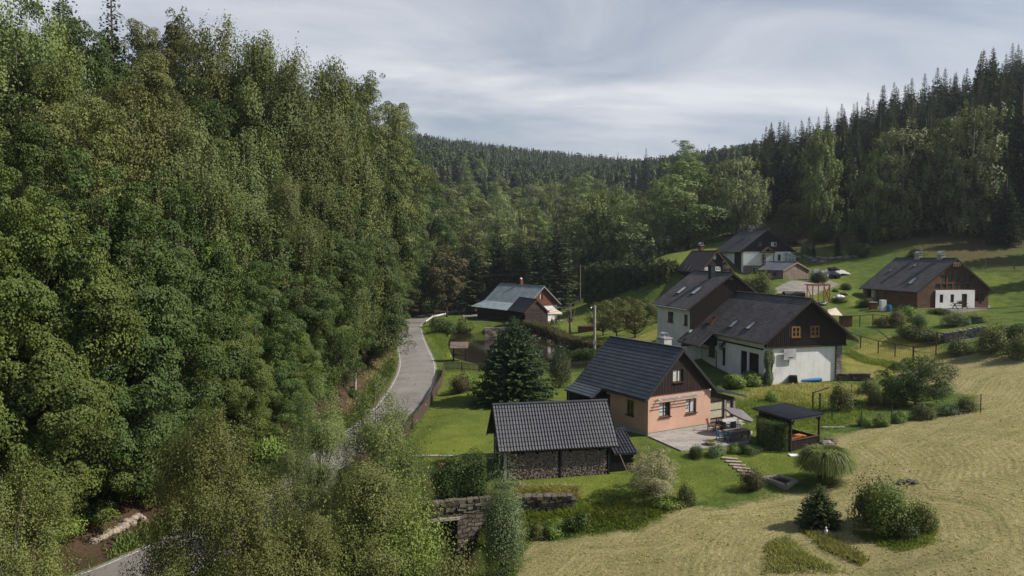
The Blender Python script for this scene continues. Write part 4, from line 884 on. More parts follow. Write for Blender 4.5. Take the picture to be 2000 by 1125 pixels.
cs = MB(); cs.quad((8.6, -.1, 5.1), (8.6, 3.5, 5.1), (11.0, 3.5, 4.3), (11.0, -.1, 4.3)); cs.quad((8.6, -.1, 2.4), (11.0, -.1, 2.4), (11.0, -.1, 4.3), (8.6, -.1, 5.1)); cs.quad((11.0, -.1, 2.4), (11, 3.5, 2.4), (11, 3.5, 4.3), (11, -.1, 4.3))
c = cs.build('conservatory', 'glass_sky', h); k = MB()
for x in (8.65, 9.4, 10.2, 10.95): k.beam((x, -.15, 2.4), (x, -.15, 5.1 - (x - 8.6) * .333), .1)
k.beam((8.6, -.15, 3.9), (11, -.15, 3.9), .1); k.beam((8.6, -.15, 5.1), (11, -.15, 4.3), .12); k.box(8.6, -.2, -.5, 11.05, 3.5, 2.4); k.build('frame', 'white_paint', c)

# ================================================================ small brown-roofed house below it
fr = Frame(36.59, 138, 9.43, 15.7); W, Lh, hw, t = 6.07, 8.84, 2.77, 1.11; top = roofline(W, hw, t)
h = thing('house', 'small dark timber cottage with rusty brown ribbed roof and white window frames', 'house', tuple(fr.o), fr.th, 'houses in the valley')
gb = [(.55, 2.2, 1.2, 3.0), (2.9, 2.2, 3.95, 3.05), (2.35, 4.5, 2.95, 5.2)]
mb = MB(); wallp(mb, (0, 0, 0), X_, nY, W, top, gb, .1, -1); wallp(mb, (0, 0, 0), Y_, nX, Lh, 2.6, (), z0=-1); wallp(mb, (W, 0, 0), Y_, X_, Lh, 2.6, (), z0=-1); wallp(mb, (0, Lh, 0), X_, Y_, W, top, (), z0=-1); mb.build('wall', 'black_boards', h)
for q in gb: window(h, (0, 0, 0), X_, nY, q, .1, 'white_paint', 'glass', (1, 1), fw=.13, out=.07)
rf = gable_roof(h, W, Lh, hw, t, .41, .65, 'brown_metal_roof', .1, barge='brown_wood', gutter=None)
for px in (1338.5, 1347): skylight(h, fr, hw, t, px, 524, .42, 1.3)
c = MB().box(2.9, 5.6, 5.6, 3.6, 6.4, 7.2).build('chimney', 'red_wood', rf); k = MB().box(2.8, 5.5, 7.2, 3.7, 6.5, 7.3); cowl(k, 3.25, 6, 7.3, .8); k.build('chimney_cowl', 'zinc', c)
q = at(1418, 527, 134); z0 = gz(q[0], q[1]) - .3; o = thing('garden_oven', 'stone outdoor chimney with arched dark hood beside the small cottage', 'oven', (q[0], q[1], z0))
zt = q[2] - z0; MB().box(-.5, -.5, 0, .5, .5, zt + .3).build('stone_stack', 'stone_wall', o); k = MB().box(-.6, -.6, zt + .3, .6, .6, zt + .42); k.box(-.45, -.45, zt + .42, .45, .45, zt + 1.0); k.build('cap', 'pale_wood', o)
k = MB(); cowl(k, 0, 0, zt + 1.0, 1.3); k.build('hood', 'dark_metal', o)

# ================================================================ plank outbuilding
fr = Frame(47.27, 125, 10.64, 43.6); W, Lh, hw, t = 11.11, 4.05, 1.61, .24
fr = Frame(47.27, 125, 10.5, 26.0); W, Lh, hw, t = 6.3, 5.6, 1.72, .42
h = thing('plank_shed', 'low weathered plank outbuilding with blue-grey metal roof below the chalet', 'shed', tuple(fr.o), fr.th); top = roofline(W, hw, t)
lh = [(1.5, .6, 2.3, 1.25), (3.6, .6, 4.4, 1.25)]
mb = MB(); wallp(mb, (0, 0, 0), X_, nY, W, top, (), z0=-.8); wallp(mb, (0, 0, 0), Y_, nX, Lh, 1.6, lh, .1, -.8); wallp(mb, (W, 0, 0), Y_, X_, Lh, 1.6, (), z0=-.8); wallp(mb, (0, Lh, 0), X_, Y_, W, top, (), z0=-.8)
mb.beam((0, -.04, .02), (W, -.04, .02), .05, .08); mb.build('wall', 'plank_wall_v', h)
for q in lh: window(h, (0, 0, 0), Y_, nX, q, .1, 'brown_wood', 'glass', (0, 0))
gable_roof(h, W, Lh, hw, t, .25, .25, 'blue_metal_roof', .1, barge='pale_wood', gutter=None)

# ================================================================ cottage with the pale metal roof by the pond
fr = Frame(3.26, 150, .68, 34.6); W, Lh, hw, t = 8.0, 15.86, 3.97, .87; top = roofline(W, hw, t)
h = thing('metal_roofed_cottage', 'red-brown cottage with pale blue-grey sheet metal roof beside the pond', 'cottage', tuple(fr.o), fr.th, 'houses in the valley')
gb = [(3.2, 4.6, 4.0, 5.8)]
mb = MB(); wallp(mb, (0, 0, 0), X_, nY, W, top, gb, .1, 3.3); mb.build('gable_cladding', 'red_plank_v', h); window(h, (0, 0, 0), X_, nY, gb[0], .1, 'window_brown', 'glass', (1, 0), curtain=('curtain', 0, .5))
mb = MB(); wallp(mb, (0, .1, 0), X_, nY, W, 3.3, [(4.6, 1.1, 6.2, 2.2)], .1, -1); wallp(mb, (W, .1, 0), Y_, X_, Lh, 3.8, (), z0=-1); mb.build('front_wall', 'white_render', h); window(h, (0, .1, 0), X_, nY, (4.6, 1.1, 6.2, 2.2), .1, 'window_brown', 'glass', (1, 0))
mb = MB(); wallp(mb, (0, 0, 0), Y_, nX, Lh, 3.8, (), z0=-1); wallp(mb, (0, Lh, 0), X_, Y_, W, top, (), z0=-1); wallp(mb, (-2.2, .5, 0), Y_, nX, Lh, 2.35, (), z0=-1); wallp(mb, (-2.2, .5, 0), X_, nY, 2.2, 2.35, (), z0=-1); mb.build('side_wall', 'dark_plank_v', h)
rf = gable_roof(h, W, Lh, hw, t, .55, .3, 'zinc_roof', .08, barge='zinc', oeR=.6, gutter=None)
mb = MB(); e0 = hw - t*.3; slab(mb, (-.3, -.5, e0), (-.3, Lh + .55, e0), (-3.6, Lh + 1.2, e0 - 1.25), (-3.6, -1.2, e0 - 1.25), .08); mb.build('lower_roof', 'zinc_roof', h)
c = MB().box(4.3, 8.6, 6.6, 5.0, 9.3, 8.6).build('chimney', 'red_wood', rf); MB().blob((4.65, 8.95, 8.75), .3, .3, .25, 3, 8, 5, 0).build('chimney_cap', 'white_paint', c)
MB().box(-1.9, -.9, -.5, -1.2, -.7, 2.6).build('white_post', 'white_paint', h)

# ================================================================ black shed in front of it
fr = Frame(2.54, 138, .9, 25.1); W, Lh, hw, t = 4.96, 7.54, 2.89, .95; top = roofline(W, hw, t)
h = thing('garden_shed', 'dark horizontal-plank shed with black roof leaning against the metal-roofed cottage', 'shed', tuple(fr.o), fr.th)
mb = MB(); wallp(mb, (0, 0, 0), X_, nY, W, top, (), z0=-1); wallp(mb, (W, 0, 0), Y_, X_, Lh, 2.7, (), z0=-1); wallp(mb, (0, 5.0, 0), X_, nY, W, 2.7, (), z0=-1); wallp(mb, (0, Lh, 0), X_, Y_, W, top, (), z0=-1)
mb.build('wall', 'plank_wall_h', h)
for y in (.1, 3, 6, 7.4): MB().beam((.08, y, -1), (.08, y, 2.8), .14).build('post', 'black_boards', h)
gable_roof(h, W, Lh, hw, t, .18, .2, 'black_tile_roof', .12, barge='brown_wood', gutter=None)

# ================================================================ garden shelter (open gazebo)
a = atz(1544, 881, .38); b2 = atz(1599, 870, .38); th = math.degrees(math.atan2(b2[1] - a[1], b2[0] - a[0])); fr = Frame(a[0], a[1], .30, th)
Wg = math.hypot(b2[0] - a[0], b2[1] - a[1]); Lg = 2.9; GZ = fr
h = thing('garden_shelter', 'open dark timber garden shelter with grey tiled roof and half-height plank sides', 'shelter', tuple(fr.o), fr.th)
for x in (0, Wg):
    for y in (0, Lg): MB().beam((x, y, -.3), (x, y, 2.45), .13).build('post', 'dark_boards', h)
mb = MB(); slab(mb, (-.35, -.3, 2.5), (Wg + .3, -.3, 2.5), (Wg + .3, Lg + .5, 2.68), (-.35, Lg + .5, 2.68), .08)
tiles(mb, (-.35, Lg + .5, 2.71), (Wg + .3, Lg + .5, 2.71), (-.35, -.3, 2.53), per=.2, row=.35, amp=.028, step=.03, seg=6); mb.build('roof', 'tile_old', h)
mb = MB(); mb.beam((0, 0, 2.38), (Wg, 0, 2.38), .12); mb.beam((0, 0, 2.38), (0, Lg, 2.5), .12); mb.beam((Wg, 0, 2.38), (Wg, Lg, 2.5), .12); mb.beam((0, Lg, 2.5), (Wg, Lg, 2.5), .12)
for x, s in ((0, 1), (Wg, -1)): mb.beam((x, 0, 1.95), (x + s*.4, 0, 2.35), .07)
mb.build('frame', 'dark_boards', h)
mb = MB(); mb.box(.07, -.03, .08, Wg - .07, .03, .82); mb.box(Wg - .03, .07, .05, Wg + .03, Lg, .82); mb.box(.07, Lg - .03, .05, Wg, Lg + .03, .82); mb.box(-.03, .07, .05, .03, Lg, 2.4); battens(mb, (0, -.03, 0), X_, nY, .07, Wg - .07, .15, .1, .8, (), .02, .02); mb.build('side_panel', 'dark_plank_v', h)
mb = MB(); mb.beam((0, -.02, .87), (Wg, -.02, .87), .16, .05); mb.build('rail', 'brown_wood', h)
mb = MB(); mb.box(.2, 1.8, .4, Wg - .2, 2.3, .46); mb.box(.3, 1.85, 0, .38, 2.25, .4); mb.box(Wg - .4, 1.85, 0, Wg - .32, 2.25, .4); tag(mb.xf(fr.M).build('bench', 'pale_wood'), 'low wooden bench inside the garden shelter', 'bench')
mb = MB(); mb.box(.5, .7, .7, Wg - .5, 1.4, .76); mb.box(.6, .8, 0, .7, 1.3, .7); mb.box(Wg - .7, .8, 0, Wg - .6, 1.3, .7); tag(mb.xf(fr.M).build('table', 'orange_wood'), 'small honey-coloured table inside the garden shelter', 'table')
# ---------------------------------------------------------------- plants
def unit(v): return v / np.maximum(np.linalg.norm(v, axis=1), 1e-9)[:, None]
def leafquads(c, nrm, ln, wd, rng, flat=0.0):
    """rhombic leaves at c facing about nrm"""
    n = len(c); t = rng.normal(size=(n, 3)); t = unit(t - nrm * (t * nrm).sum(1)[:, None]); b = np.cross(nrm, t)
    ln = (ln * rng.uniform(.65, 1.35, n))[:, None] / 2; wd = (wd * rng.uniform(.65, 1.35, n))[:, None] / 2; f = nrm * ln * .35
    V = np.stack([c - t*ln - f, c + b*wd, c + t*ln - f, c - b*wd], 1); return V.reshape(-1, 3)
def crown_obj(name, V, mat, parent):
    return finish(name, npmesh(name, V, 4), mat, parent, uv=False)
def proto(name, label, cat): 
    o = thing(name, label, cat); PROTO_CH[o.name] = []; return o
def profile_points(rng, n, prof, base, H, R_, bias=.55):
    s = rng.uniform(0, 1, n * 3); r = np.array([prof(a) for a in s]); keep = rng.uniform(0, 1, n * 3) < np.maximum(r, .25); s = s[keep][:n]; r = r[keep][:n]
    k = rng.uniform(0, 1, len(s)) ** (1 - bias); a = rng.uniform(0, 2*math.pi, len(s)); rad = r * R_ * k
    return np.stack([rad*np.cos(a), rad*np.sin(a), base + s * (H - base)], 1), s
def limbs(mb, rng, H, r0, cl, nl, lean=0.0, top=.9):
    tr = []; ph = rng.uniform(0, 6.28)
    for i in range(9):
        k = i / 8; tr.append((lean*k + .25*math.sin(k*3+ph)*k, .2*math.cos(k*4+ph)*k, H*top*k))
    mb.tube(tr, [r0 * (1 - .93*i/8) for i in range(9)], 7)
    for j in rng.choice(len(cl), min(nl, len(cl)), replace=False):
        c = cl[j]; zs = max(c[2] * .62 - 1.0, H * .12); k = min(zs / (H*top), 1); i = min(int(k*8), 7); f = k*8 - i
        s = np.array(tr[i]) * (1-f) + np.array(tr[i+1]) * f; m = s * .45 + c * .55 + np.array([0, 0, -.35]); rr = max(r0 * (1 - .93*k) * .38, .025)
        mb.tube([tuple(s), tuple(m), tuple(c)], [rr, rr*.6, rr*.2], 5, False)
def make_tree(name, cat, seed, H=20, R_=4.5, base=4, ncl=170, rc=(.9, 1.6), nleaf=170, leaf=.26, asp=.65, mat='leaf_broad', bark='bark', kind='broad', flatten=.55, lean=.4, prof=None, nl=45, r0=.24, bias=.68, lobes=0, lr=(1.3, 2.2)):
    rng = np.random.default_rng(seed); t = proto(name, name.replace('_', ' '), cat)
    prof = prof or (lambda s: (min(1, .5 + s*1.4) * min(1, (1.07 - s) * 2.4)) ** .8)
    if lobes:
        # boughs first, then leaf clumps over the outer face of every bough: deep gaps stay between boughs
        lb, s = profile_points(rng, lobes, prof, base, H * .97, R_ * .8, .8); cl = []
        per = max(4, ncl // lobes)
        for c in lb:
            rl_ = rng.uniform(*lr) * (1 - .35 * max(0, (c[2]-base)/(H-base)) ** 2); d = unit(rng.normal(size=(per, 3)) + np.array([c[0], c[1], R_*.45]) / R_ * .75); cl.append(c + d * rl_ * (1, 1, rng.uniform(.7, 1.2)) * rng.uniform(.45, 1.2, per)[:, None])
        ex, s = profile_points(rng, int(ncl * .5), prof, base, H, R_, bias); cl = np.concatenate(cl + [ex])
    else: cl, s = profile_points(rng, ncl, prof, base, H, R_, bias)
    # lobes: whole limbs reach further, others leave gaps
    ang = np.arctan2(cl[:, 1], cl[:, 0]); ph = rng.uniform(0, 6.28, 6)
    lob = 1 + .16*np.sin(2*ang + ph[0] + cl[:, 2]*.35) + .13*np.sin(3*ang + ph[1] - cl[:, 2]*.5) + .10*np.sin(5*ang + ph[2] + cl[:, 2]*.9)
    cl[:, :2] *= lob[:, None]; cl[:, 0] += lean * cl[:, 2] / H
    nz = np.sin(cl[:, 0]*1.1+ph[3]) * np.sin(cl[:, 1]*1.2+ph[4]) * np.sin(cl[:, 2]*.8+ph[5]); cl = cl[nz > -.62]
    Vs = []
    for c in cl:
        r = (rc[0] * .6 + (rc[1] * 1.1 - rc[0] * .6) * rng.beta(2, 2.2)) * (1 - .3 * max(0, (c[2]-base)/(H-base)) ** 2); n = int(nleaf * (r / rc[1]) ** 2 * rng.uniform(.75, 1.2))
        if kind == 'birch':
            k = max(3, n // 14); st = rng.normal(size=(k, 3)) * (r*.5, r*.5, r*.35); st = np.repeat(st, 14, axis=0); m = len(st)
            drop = np.tile(np.linspace(0, 1, 14), k) * rng.uniform(.6, 1.7, k).repeat(14); p = c + st + rng.normal(size=(m, 3)) * .10; p[:, 2] -= drop
            out_ = unit(np.stack([p[:, 0], p[:, 1], p[:, 2]*0 + .8], 1)); nr = unit(out_ * .7 + unit(st + (0, 0, .15)) * .8 + rng.normal(size=(m, 3)) * .42)
        else:
            d = unit(rng.normal(size=(n, 3))); d[:, 2] = np.abs(d[:, 2]) * np.where(rng.uniform(size=n) < .78, 1, -1)
            rad = r * rng.uniform(.45, 1.05, n) ** .4; p = c + d * rad[:, None] * (1, 1, flatten); p[:, 2] -= (rad / r) ** 2 * .18 * r
            o = np.array([c[0], c[1], 0]) * .12; nr = unit(d * .85 + o + (0, 0, .3) + rng.normal(size=(n, 3)) * .42)
        Vs.append(leafquads(p, nr, leaf, leaf * asp, rng))
    ch = crown_obj('crown', np.concatenate(Vs), mat, t)
    mb = MB(); limbs(mb, rng, H, r0, cl, nl, lean); tr = mb.build('trunk', bark, t, smooth=True)
    PROTO_CH[t.name] = [ch, tr]; t['H'] = H; t['W'] = 2 * R_; return t
def make_spruce(name, seed, H=24, R_=3.3, step=.42, per=8, mat='needle', twig=.62, tw=.17, base=1.2, droop=.25, seg=.42, bark='bark', cat='spruce', gap=.0, pw=.85):
    rng = np.random.default_rng(seed); t = proto(name, name.replace('_', ' '), cat); C_, D_, Wd = [], [], []; z = base; L_ = []
    while z < H - .3:
        s = (z - base) / (H - base); n = per + int(rng.integers(-1, 2))
        for k in range(n):
            if rng.uniform() < gap: continue
            a = 2*math.pi*(k + rng.uniform(-.35, .35))/n + z*1.7; Lb = R_ * (1 - s) ** pw * rng.uniform(.72, 1.12) + .06; m = max(2, int(Lb/seg) + 1); u = np.array([math.cos(a), math.sin(a), 0]); v = np.array([-u[1], u[0], 0])
            zz = z + rng.uniform(-.2, .2); up0 = .55 * s - .15
            for j in range(m):
                f = (j + .6) / m; r = Lb * f; zc = zz + up0 * r - droop * Lb * (f - .8*f**2.6) ; p = u*r + (0, 0, zc)
                for sd_ in (-1, 1, 0):
                    tp_ = min(1, 1.7*(1-s)); l = twig * (.16 + .84*tp_) * (1.15 - .55*f) * rng.uniform(.75, 1.2) * (1 if Lb > 1 else .7); d = u*(.75 if sd_ else 1) + v*sd_*.75 + (0, 0, rng.uniform(-.35, .12)); d /= np.linalg.norm(d)
                    C_.append(p + (0, 0, rng.uniform(-.05, .05))); D_.append(d * l); Wd.append(tw * (.4 + .6*tp_) * rng.uniform(.7, 1.3) * (1.1 - .4*f))
                if Lb > 1.2 and rng.uniform() < .7: C_.append(p); D_.append(np.array([rng.uniform(-.15, .15), rng.uniform(-.15, .15), -twig*.75])); Wd.append(tw*.8)
            L_.append((u, Lb, zz, up0))
        z += step * rng.uniform(.8, 1.2) * (1 - .25*s)
    for k in range(14): C_.append(np.array([0, 0, H - 1.6 + k*.12])); a = k*2.4; D_.append(np.array([math.cos(a)*.2*(1-k/18), math.sin(a)*.2*(1-k/18), .22])); Wd.append(.05)
    C_, D_, Wd = map(np.array, (C_, D_, Wd)); side = unit(np.cross(D_, rng.normal(size=D_.shape)*.45 + (0, 0, 1))) * Wd[:, None]
    V = np.stack([C_, C_ + D_*.45 + side, C_ + D_, C_ + D_*.45 - side], 1).reshape(-1, 3)
    ch = crown_obj('crown', V, mat, t); mb = MB(); mb.tube([(0, 0, -1), (0, 0, H*.5), (0, 0, H - .2)], [H*.011 + .05, H*.006 + .03, .015], 6); tr = mb.build('trunk', bark, t, smooth=True)
    PROTO_CH[t.name] = [ch, tr]; t['H'] = H; t['W'] = 2*R_; return t
def make_bush(name, seed, rx=1.0, ry=1.0, rz=.8, n=5000, leaf=.09, mat='leaf_hedge', nb=14, cat='bush', upright=False, core=True, asp=.6):
    rng = np.random.default_rng(seed); t = proto(name, name.replace('_', ' '), cat); Vs = []
    for k in range(nb):
        d = unit(rng.normal(size=(1, 3)))[0]; d[2] = abs(d[2]); c = d * (rx*.55, ry*.55, rz*.62) * rng.uniform(.6, 1.1) + (0, 0, rz*.35); r = rng.uniform(.28, .6)
        m = n // nb; e = unit(rng.normal(size=(m, 3))); p = c + e * (rx*r, ry*r, rz*r) * rng.uniform(.7, 1.08, m)[:, None]
        if upright: p[:, 2] += rng.exponential(.2*rz, m)
        p[:, 2] = np.maximum(p[:, 2], .02); nr = unit(e + (0, 0, .35) + rng.normal(size=(m, 3))*.35); Vs.append(leafquads(p, nr, leaf, leaf*asp, rng))
    ch = crown_obj('foliage', np.concatenate(Vs), mat, t); kids = [ch]
    mb = MB()
    for k in range(7): a = k*.9; mb.tube([(0, 0, -.2), (rx*.25*math.cos(a), ry*.25*math.sin(a), rz*.5), (rx*.6*math.cos(a), ry*.6*math.sin(a), rz*.95)], [.035, .02, .008], 4, False)
    kids.append(mb.build('stem', 'bark', t)); PROTO_CH[t.name] = kids; t['H'] = rz*1.45; t['W'] = 2*rx; return t
def hedge(name, pts, wd, ht, mat, label, leaf=.09, dens=420, cat='hedge', rough=.15, seed=1, z0=None):
    """clipped hedge along ground points: a shell of leaves over woody stems and a dark shade core"""
    rng = np.random.default_rng(seed); o = thing(name, label, cat, tuple(pts[0])); Vs = []; o0 = np.array(pts[0], float); st = MB()
    for a, b in zip(pts[:-1], pts[1:]):
        a = np.array(a, float); b = np.array(b, float); d = b - a; Lg_ = np.linalg.norm(d[:2]); u = d / Lg_; v = np.array([-u[1], u[0], 0]); n = int((Lg_*ht*2 + Lg_*wd + wd*ht*2) * dens)
        s = rng.uniform(-.02, 1.02, n) * Lg_; face = rng.uniform(0, 1, n); per = ht*2 + wd; q = face * per
        lat = np.where(q < ht, -wd/2, np.where(q < ht + wd, q - ht - wd/2, wd/2)); hz = np.where(q < ht, q, np.where(q < ht + wd, ht, per - q))
        kk = rng.uniform(size=n) < wd*ht*2/(Lg_*per + wd*ht*2); s = np.where(kk, np.where(rng.uniform(size=n) < .5, 0, Lg_), s); lat = np.where(kk, rng.uniform(-wd/2, wd/2, n), lat); hz = np.where(kk, rng.uniform(0, ht, n), hz)
        bl = rough * (np.sin(s*1.9 + seed) * np.sin(hz*2.3 + lat*2) + .5*np.sin(s*4.7)); nn = np.stack([lat*0, np.where(np.abs(lat) > wd*.49, np.sign(lat), 0), np.where(hz > ht*.98, 1., 0)], 1)
        out_ = v[None]*nn[:, 1:2] + np.array([0, 0, 1.])*nn[:, 2:3]; p = a + u*s[:, None] + v*lat[:, None]; p[:, 2] += hz; p += out_ * bl[:, None] + rng.normal(size=(n, 3))*.07
        Vs.append(leafquads(p - o0, unit(out_ + (0, 0, .25) + rng.normal(size=(n, 3))*.6), leaf, leaf*.6, rng))
        k = 0.3
        while k < Lg_:
            w_ = a + u*k - o0; st.tube([tuple(w_ - (0, 0, .3)), tuple(w_ + v*.1 + (0, 0, ht*.5)), tuple(w_ + (0, 0, ht*.85))], [.05, .035, .015], 4, False); k += .45
        iw = wd*.36; c0 = a - o0; c1 = b - o0; i = len(st.v)  # dark box standing in for the shade inside the hedge
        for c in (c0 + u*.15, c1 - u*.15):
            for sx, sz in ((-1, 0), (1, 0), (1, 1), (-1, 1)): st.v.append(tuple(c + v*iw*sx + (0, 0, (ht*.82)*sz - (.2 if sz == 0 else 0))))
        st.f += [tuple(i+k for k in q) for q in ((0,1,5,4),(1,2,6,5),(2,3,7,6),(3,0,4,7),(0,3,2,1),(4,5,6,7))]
    crown_obj('foliage', np.concatenate(Vs), mat, o); st.build('stems_and_shade_core', 'hedge_inner_shade', o); return o
simple('hedge_inner_shade', (0.02, 0.028, 0.01), 0.95, 0.5, 8)

pb = lambda s: (min(1, .45 + s*1.6) * min(1, (1.06 - s) * 2.6)) ** .7
pm = lambda s: (min(1, .5 + s*1.4) * min(1, (1.06 - s) * 2.0)) ** .8
S_BROAD = [make_tree('broadleaf_tree', 'tree', 11, 20, 4.6, 2.0, 330, (.65, 1.15), 500, .15, lobes=38, lr=(1.4, 2.3), flatten=.8), make_tree('broadleaf_tree', 'tree', 12, 20, 4.2, 2.5, 310, (.65, 1.1), 500, .145, mat='leaf_olive', lean=-.5, lobes=36, lr=(1.4, 2.2), flatten=.85),
           make_tree('broadleaf_tree', 'tree', 13, 20, 5.0, 2.0, 270, (.65, 1.15), 520, .15, mat='leaf_deep', lobes=24, lr=(1.5, 2.5), flatten=.75)]
S_MAPLE = [make_tree('maple_tree', 'tree', 21, 16, 4.8, 1.0, 260, (.7, 1.15), 800, .13, .85, 'leaf_maple', flatten=.9, lobes=22, lr=(1.5, 2.4)), make_tree('maple_tree', 'tree', 22, 16, 4.4, 1.0, 240, (.65, 1.1), 800, .13, .85, 'leaf_deep', flatten=.85, lean=-.3, lobes=20, lr=(1.4, 2.3)),
           make_tree('maple_tree', 'tree', 23, 16, 3.6, .8, 200, (.65, 1.05), 720, .13, .85, 'leaf_bright', flatten=.85, lobes=18)]
S_BIRCH = [make_tree('birch_tree', 'birch', 31, 18, 3.6, 3.0, 350, (.65, 1.15), 560, .135, .75, 'leaf_birch', 'bark_pale', 'birch', prof=pb, r0=.17, nl=50, lobes=44, lr=(1.0, 1.9)), make_tree('birch_tree', 'birch', 32, 18, 3.0, 3.5, 320, (.65, 1.1), 560, .135, .75, 'leaf_birch', 'bark_pale', 'birch', prof=pb, r0=.17, lean=-.6, nl=50, lobes=40, lr=(1.0, 1.8)),
           make_tree('birch_tree', 'birch', 33, 18, 3.6, 2.6, 350, (.65, 1.15), 560, .135, .75, 'leaf_olive', 'bark_pale', 'birch', prof=pb, r0=.17, lean=.7, nl=50, lobes=44, lr=(1.0, 1.9))]
# fine-leaved birches for the ones close to the camera
S_BNEAR = [make_tree('birch_tree', 'birch', 34, 13, 3.0, 1.0, 230, (.5, .95), 900, .09, .75, 'leaf_golden', 'bark_birch', 'birch', prof=pb, r0=.10, nl=50, lobes=30, lr=(.8, 1.5)), make_tree('birch_tree', 'birch', 35, 13, 2.5, 1.0, 270, (.5, .9), 850, .088, .75, 'leaf_birch', 'bark_birch', 'birch', prof=pb, r0=.09, nl=50, lean=.6, lobes=28, lr=(.7, 1.3)),
           make_tree('birch_tree', 'birch', 36, 13, 2.7, 1.0, 230, (.5, .95), 900, .088, .75, 'leaf_olive', 'bark_birch', 'birch', prof=pb, r0=.09, nl=50, lean=-.6, lobes=28, lr=(.8, 1.4))]
pm = lambda s: (min(1, .5 + s*1.4) * min(1, (1.06 - s) * 2.0)) ** .8
S_THIN = make_tree('birch_tree', 'birch', 37, 13, 2.4, 1.2, 150, (.5, .9), 620, .088, .75, 'leaf_birch', 'bark_birch', 'birch', prof=pb, r0=.08, nl=40, lobes=18, lr=(.6, 1.1))
S_MID = [make_tree('broadleaf_tree', 'tree', 41, 20, 5.2, 1.5, 210, (1.0, 1.7), 150, .34, .7, 'leaf_mid', prof=pm, nl=14, lobes=32, lr=(1.6, 2.6), flatten=.8), make_tree('broadleaf_tree', 'tree', 42, 20, 4.8, 1.5, 200, (1.0, 1.6), 150, .34, .7, 'leaf_olive', prof=pm, nl=14, lobes=30, lr=(1.6, 2.5), flatten=.8),
         make_tree('birch_tree', 'birch', 43, 20, 4.6, 1.6, 240, (.9, 1.5), 200, .3, .65, 'leaf_mid_pale', 'bark_pale', 'birch', prof=pm, nl=16, lobes=34, lr=(1.4, 2.2)), make_tree('birch_tree', 'birch', 44, 20, 4.1, 1.6, 220, (.9, 1.5), 200, .3, .65, 'leaf_mid', 'bark_pale', 'birch', prof=pm, nl=16, lean=-.8, lobes=30, lr=(1.3, 2.2))]
S_SPR = [make_spruce('spruce_tree', 51), make_spruce('spruce_tree', 52, R_=2.9, mat='needle_light'), make_spruce('spruce_tree', 53, R_=3.6)]
S_SPF = [make_spruce('spruce_tree', 61, 24, 3.5, .62, 7, twig=.9, tw=.26, seg=.7), make_spruce('spruce_tree', 62, 24, 3.1, .62, 7, 'needle_light', twig=.9, tw=.26, seg=.7), make_spruce('spruce_tree', 63, 24, 3.9, .8, 6, twig=1.1, tw=.36, seg=.85), make_spruce('spruce_tree', 64, 24, 2.6, .8, 5, 'needle_dead', twig=.9, tw=.2, seg=.9, gap=.35)]
USED = set()
def put(pr, x, y, ztop=None, h=None, wk=None, label=None, group=None, seed=0, zb=None, rot=None, wpx=None):
    rr = random.Random(hash((round(x, 2), round(y, 2), seed)) & 0xffff); zg = gz(x, y) if zb is None else zb; zg -= .15
    H_ = (ztop - zg) if ztop is not None else h; k = H_ / pr['H']
    kw_ = k if wk is None else wk
    if wpx: kw_ = wpx * y / F / pr['W']
    kw_ = min(max(kw_, k * .74), k * 1.9); rz = rr.uniform(0, 6.28) if rot is None else rot
    if pr.name not in USED:
        USED.add(pr.name); pr.location = (x, y, zg); pr.rotation_euler = (0, 0, rz); pr.scale = (kw_, kw_, k); pr['label'] = label or pr['label']
        if group: pr['group'] = group
        return pr
    return dup(pr, (x, y, zg), rz, (kw_, kw_, k), label, group)
def tree(pr, px, top, Y, wpx=None, label=None, group=None, zb=None, rot=None):
    if px < 860 and 30 < Y < 175 and pr not in S_BNEAR + [S_THIN] and 'bush' not in pr.name:
        while True:
            x, y, z = at(px, top, Y); d_, _ = dist_poly(np.array([x]), np.array([y]), ROAD)
            if d_[0] > 6.2 and x < np.interp(y, ROAD[:, 1], ROAD[:, 0]): break
            Y += 1.0
            if Y > 175: break
    x, y, z = at(px, top, Y); return put(pr, x, y, ztop=z, label=label, group=group, wpx=wpx, zb=zb, rot=rot, seed=px)
# ---------------------------------------------------------------- woods
B, M_, Bi, Sp, Md, Sf, Bn = S_BROAD, S_MAPLE, S_BIRCH, S_SPR, S_MID, S_SPF, S_BNEAR
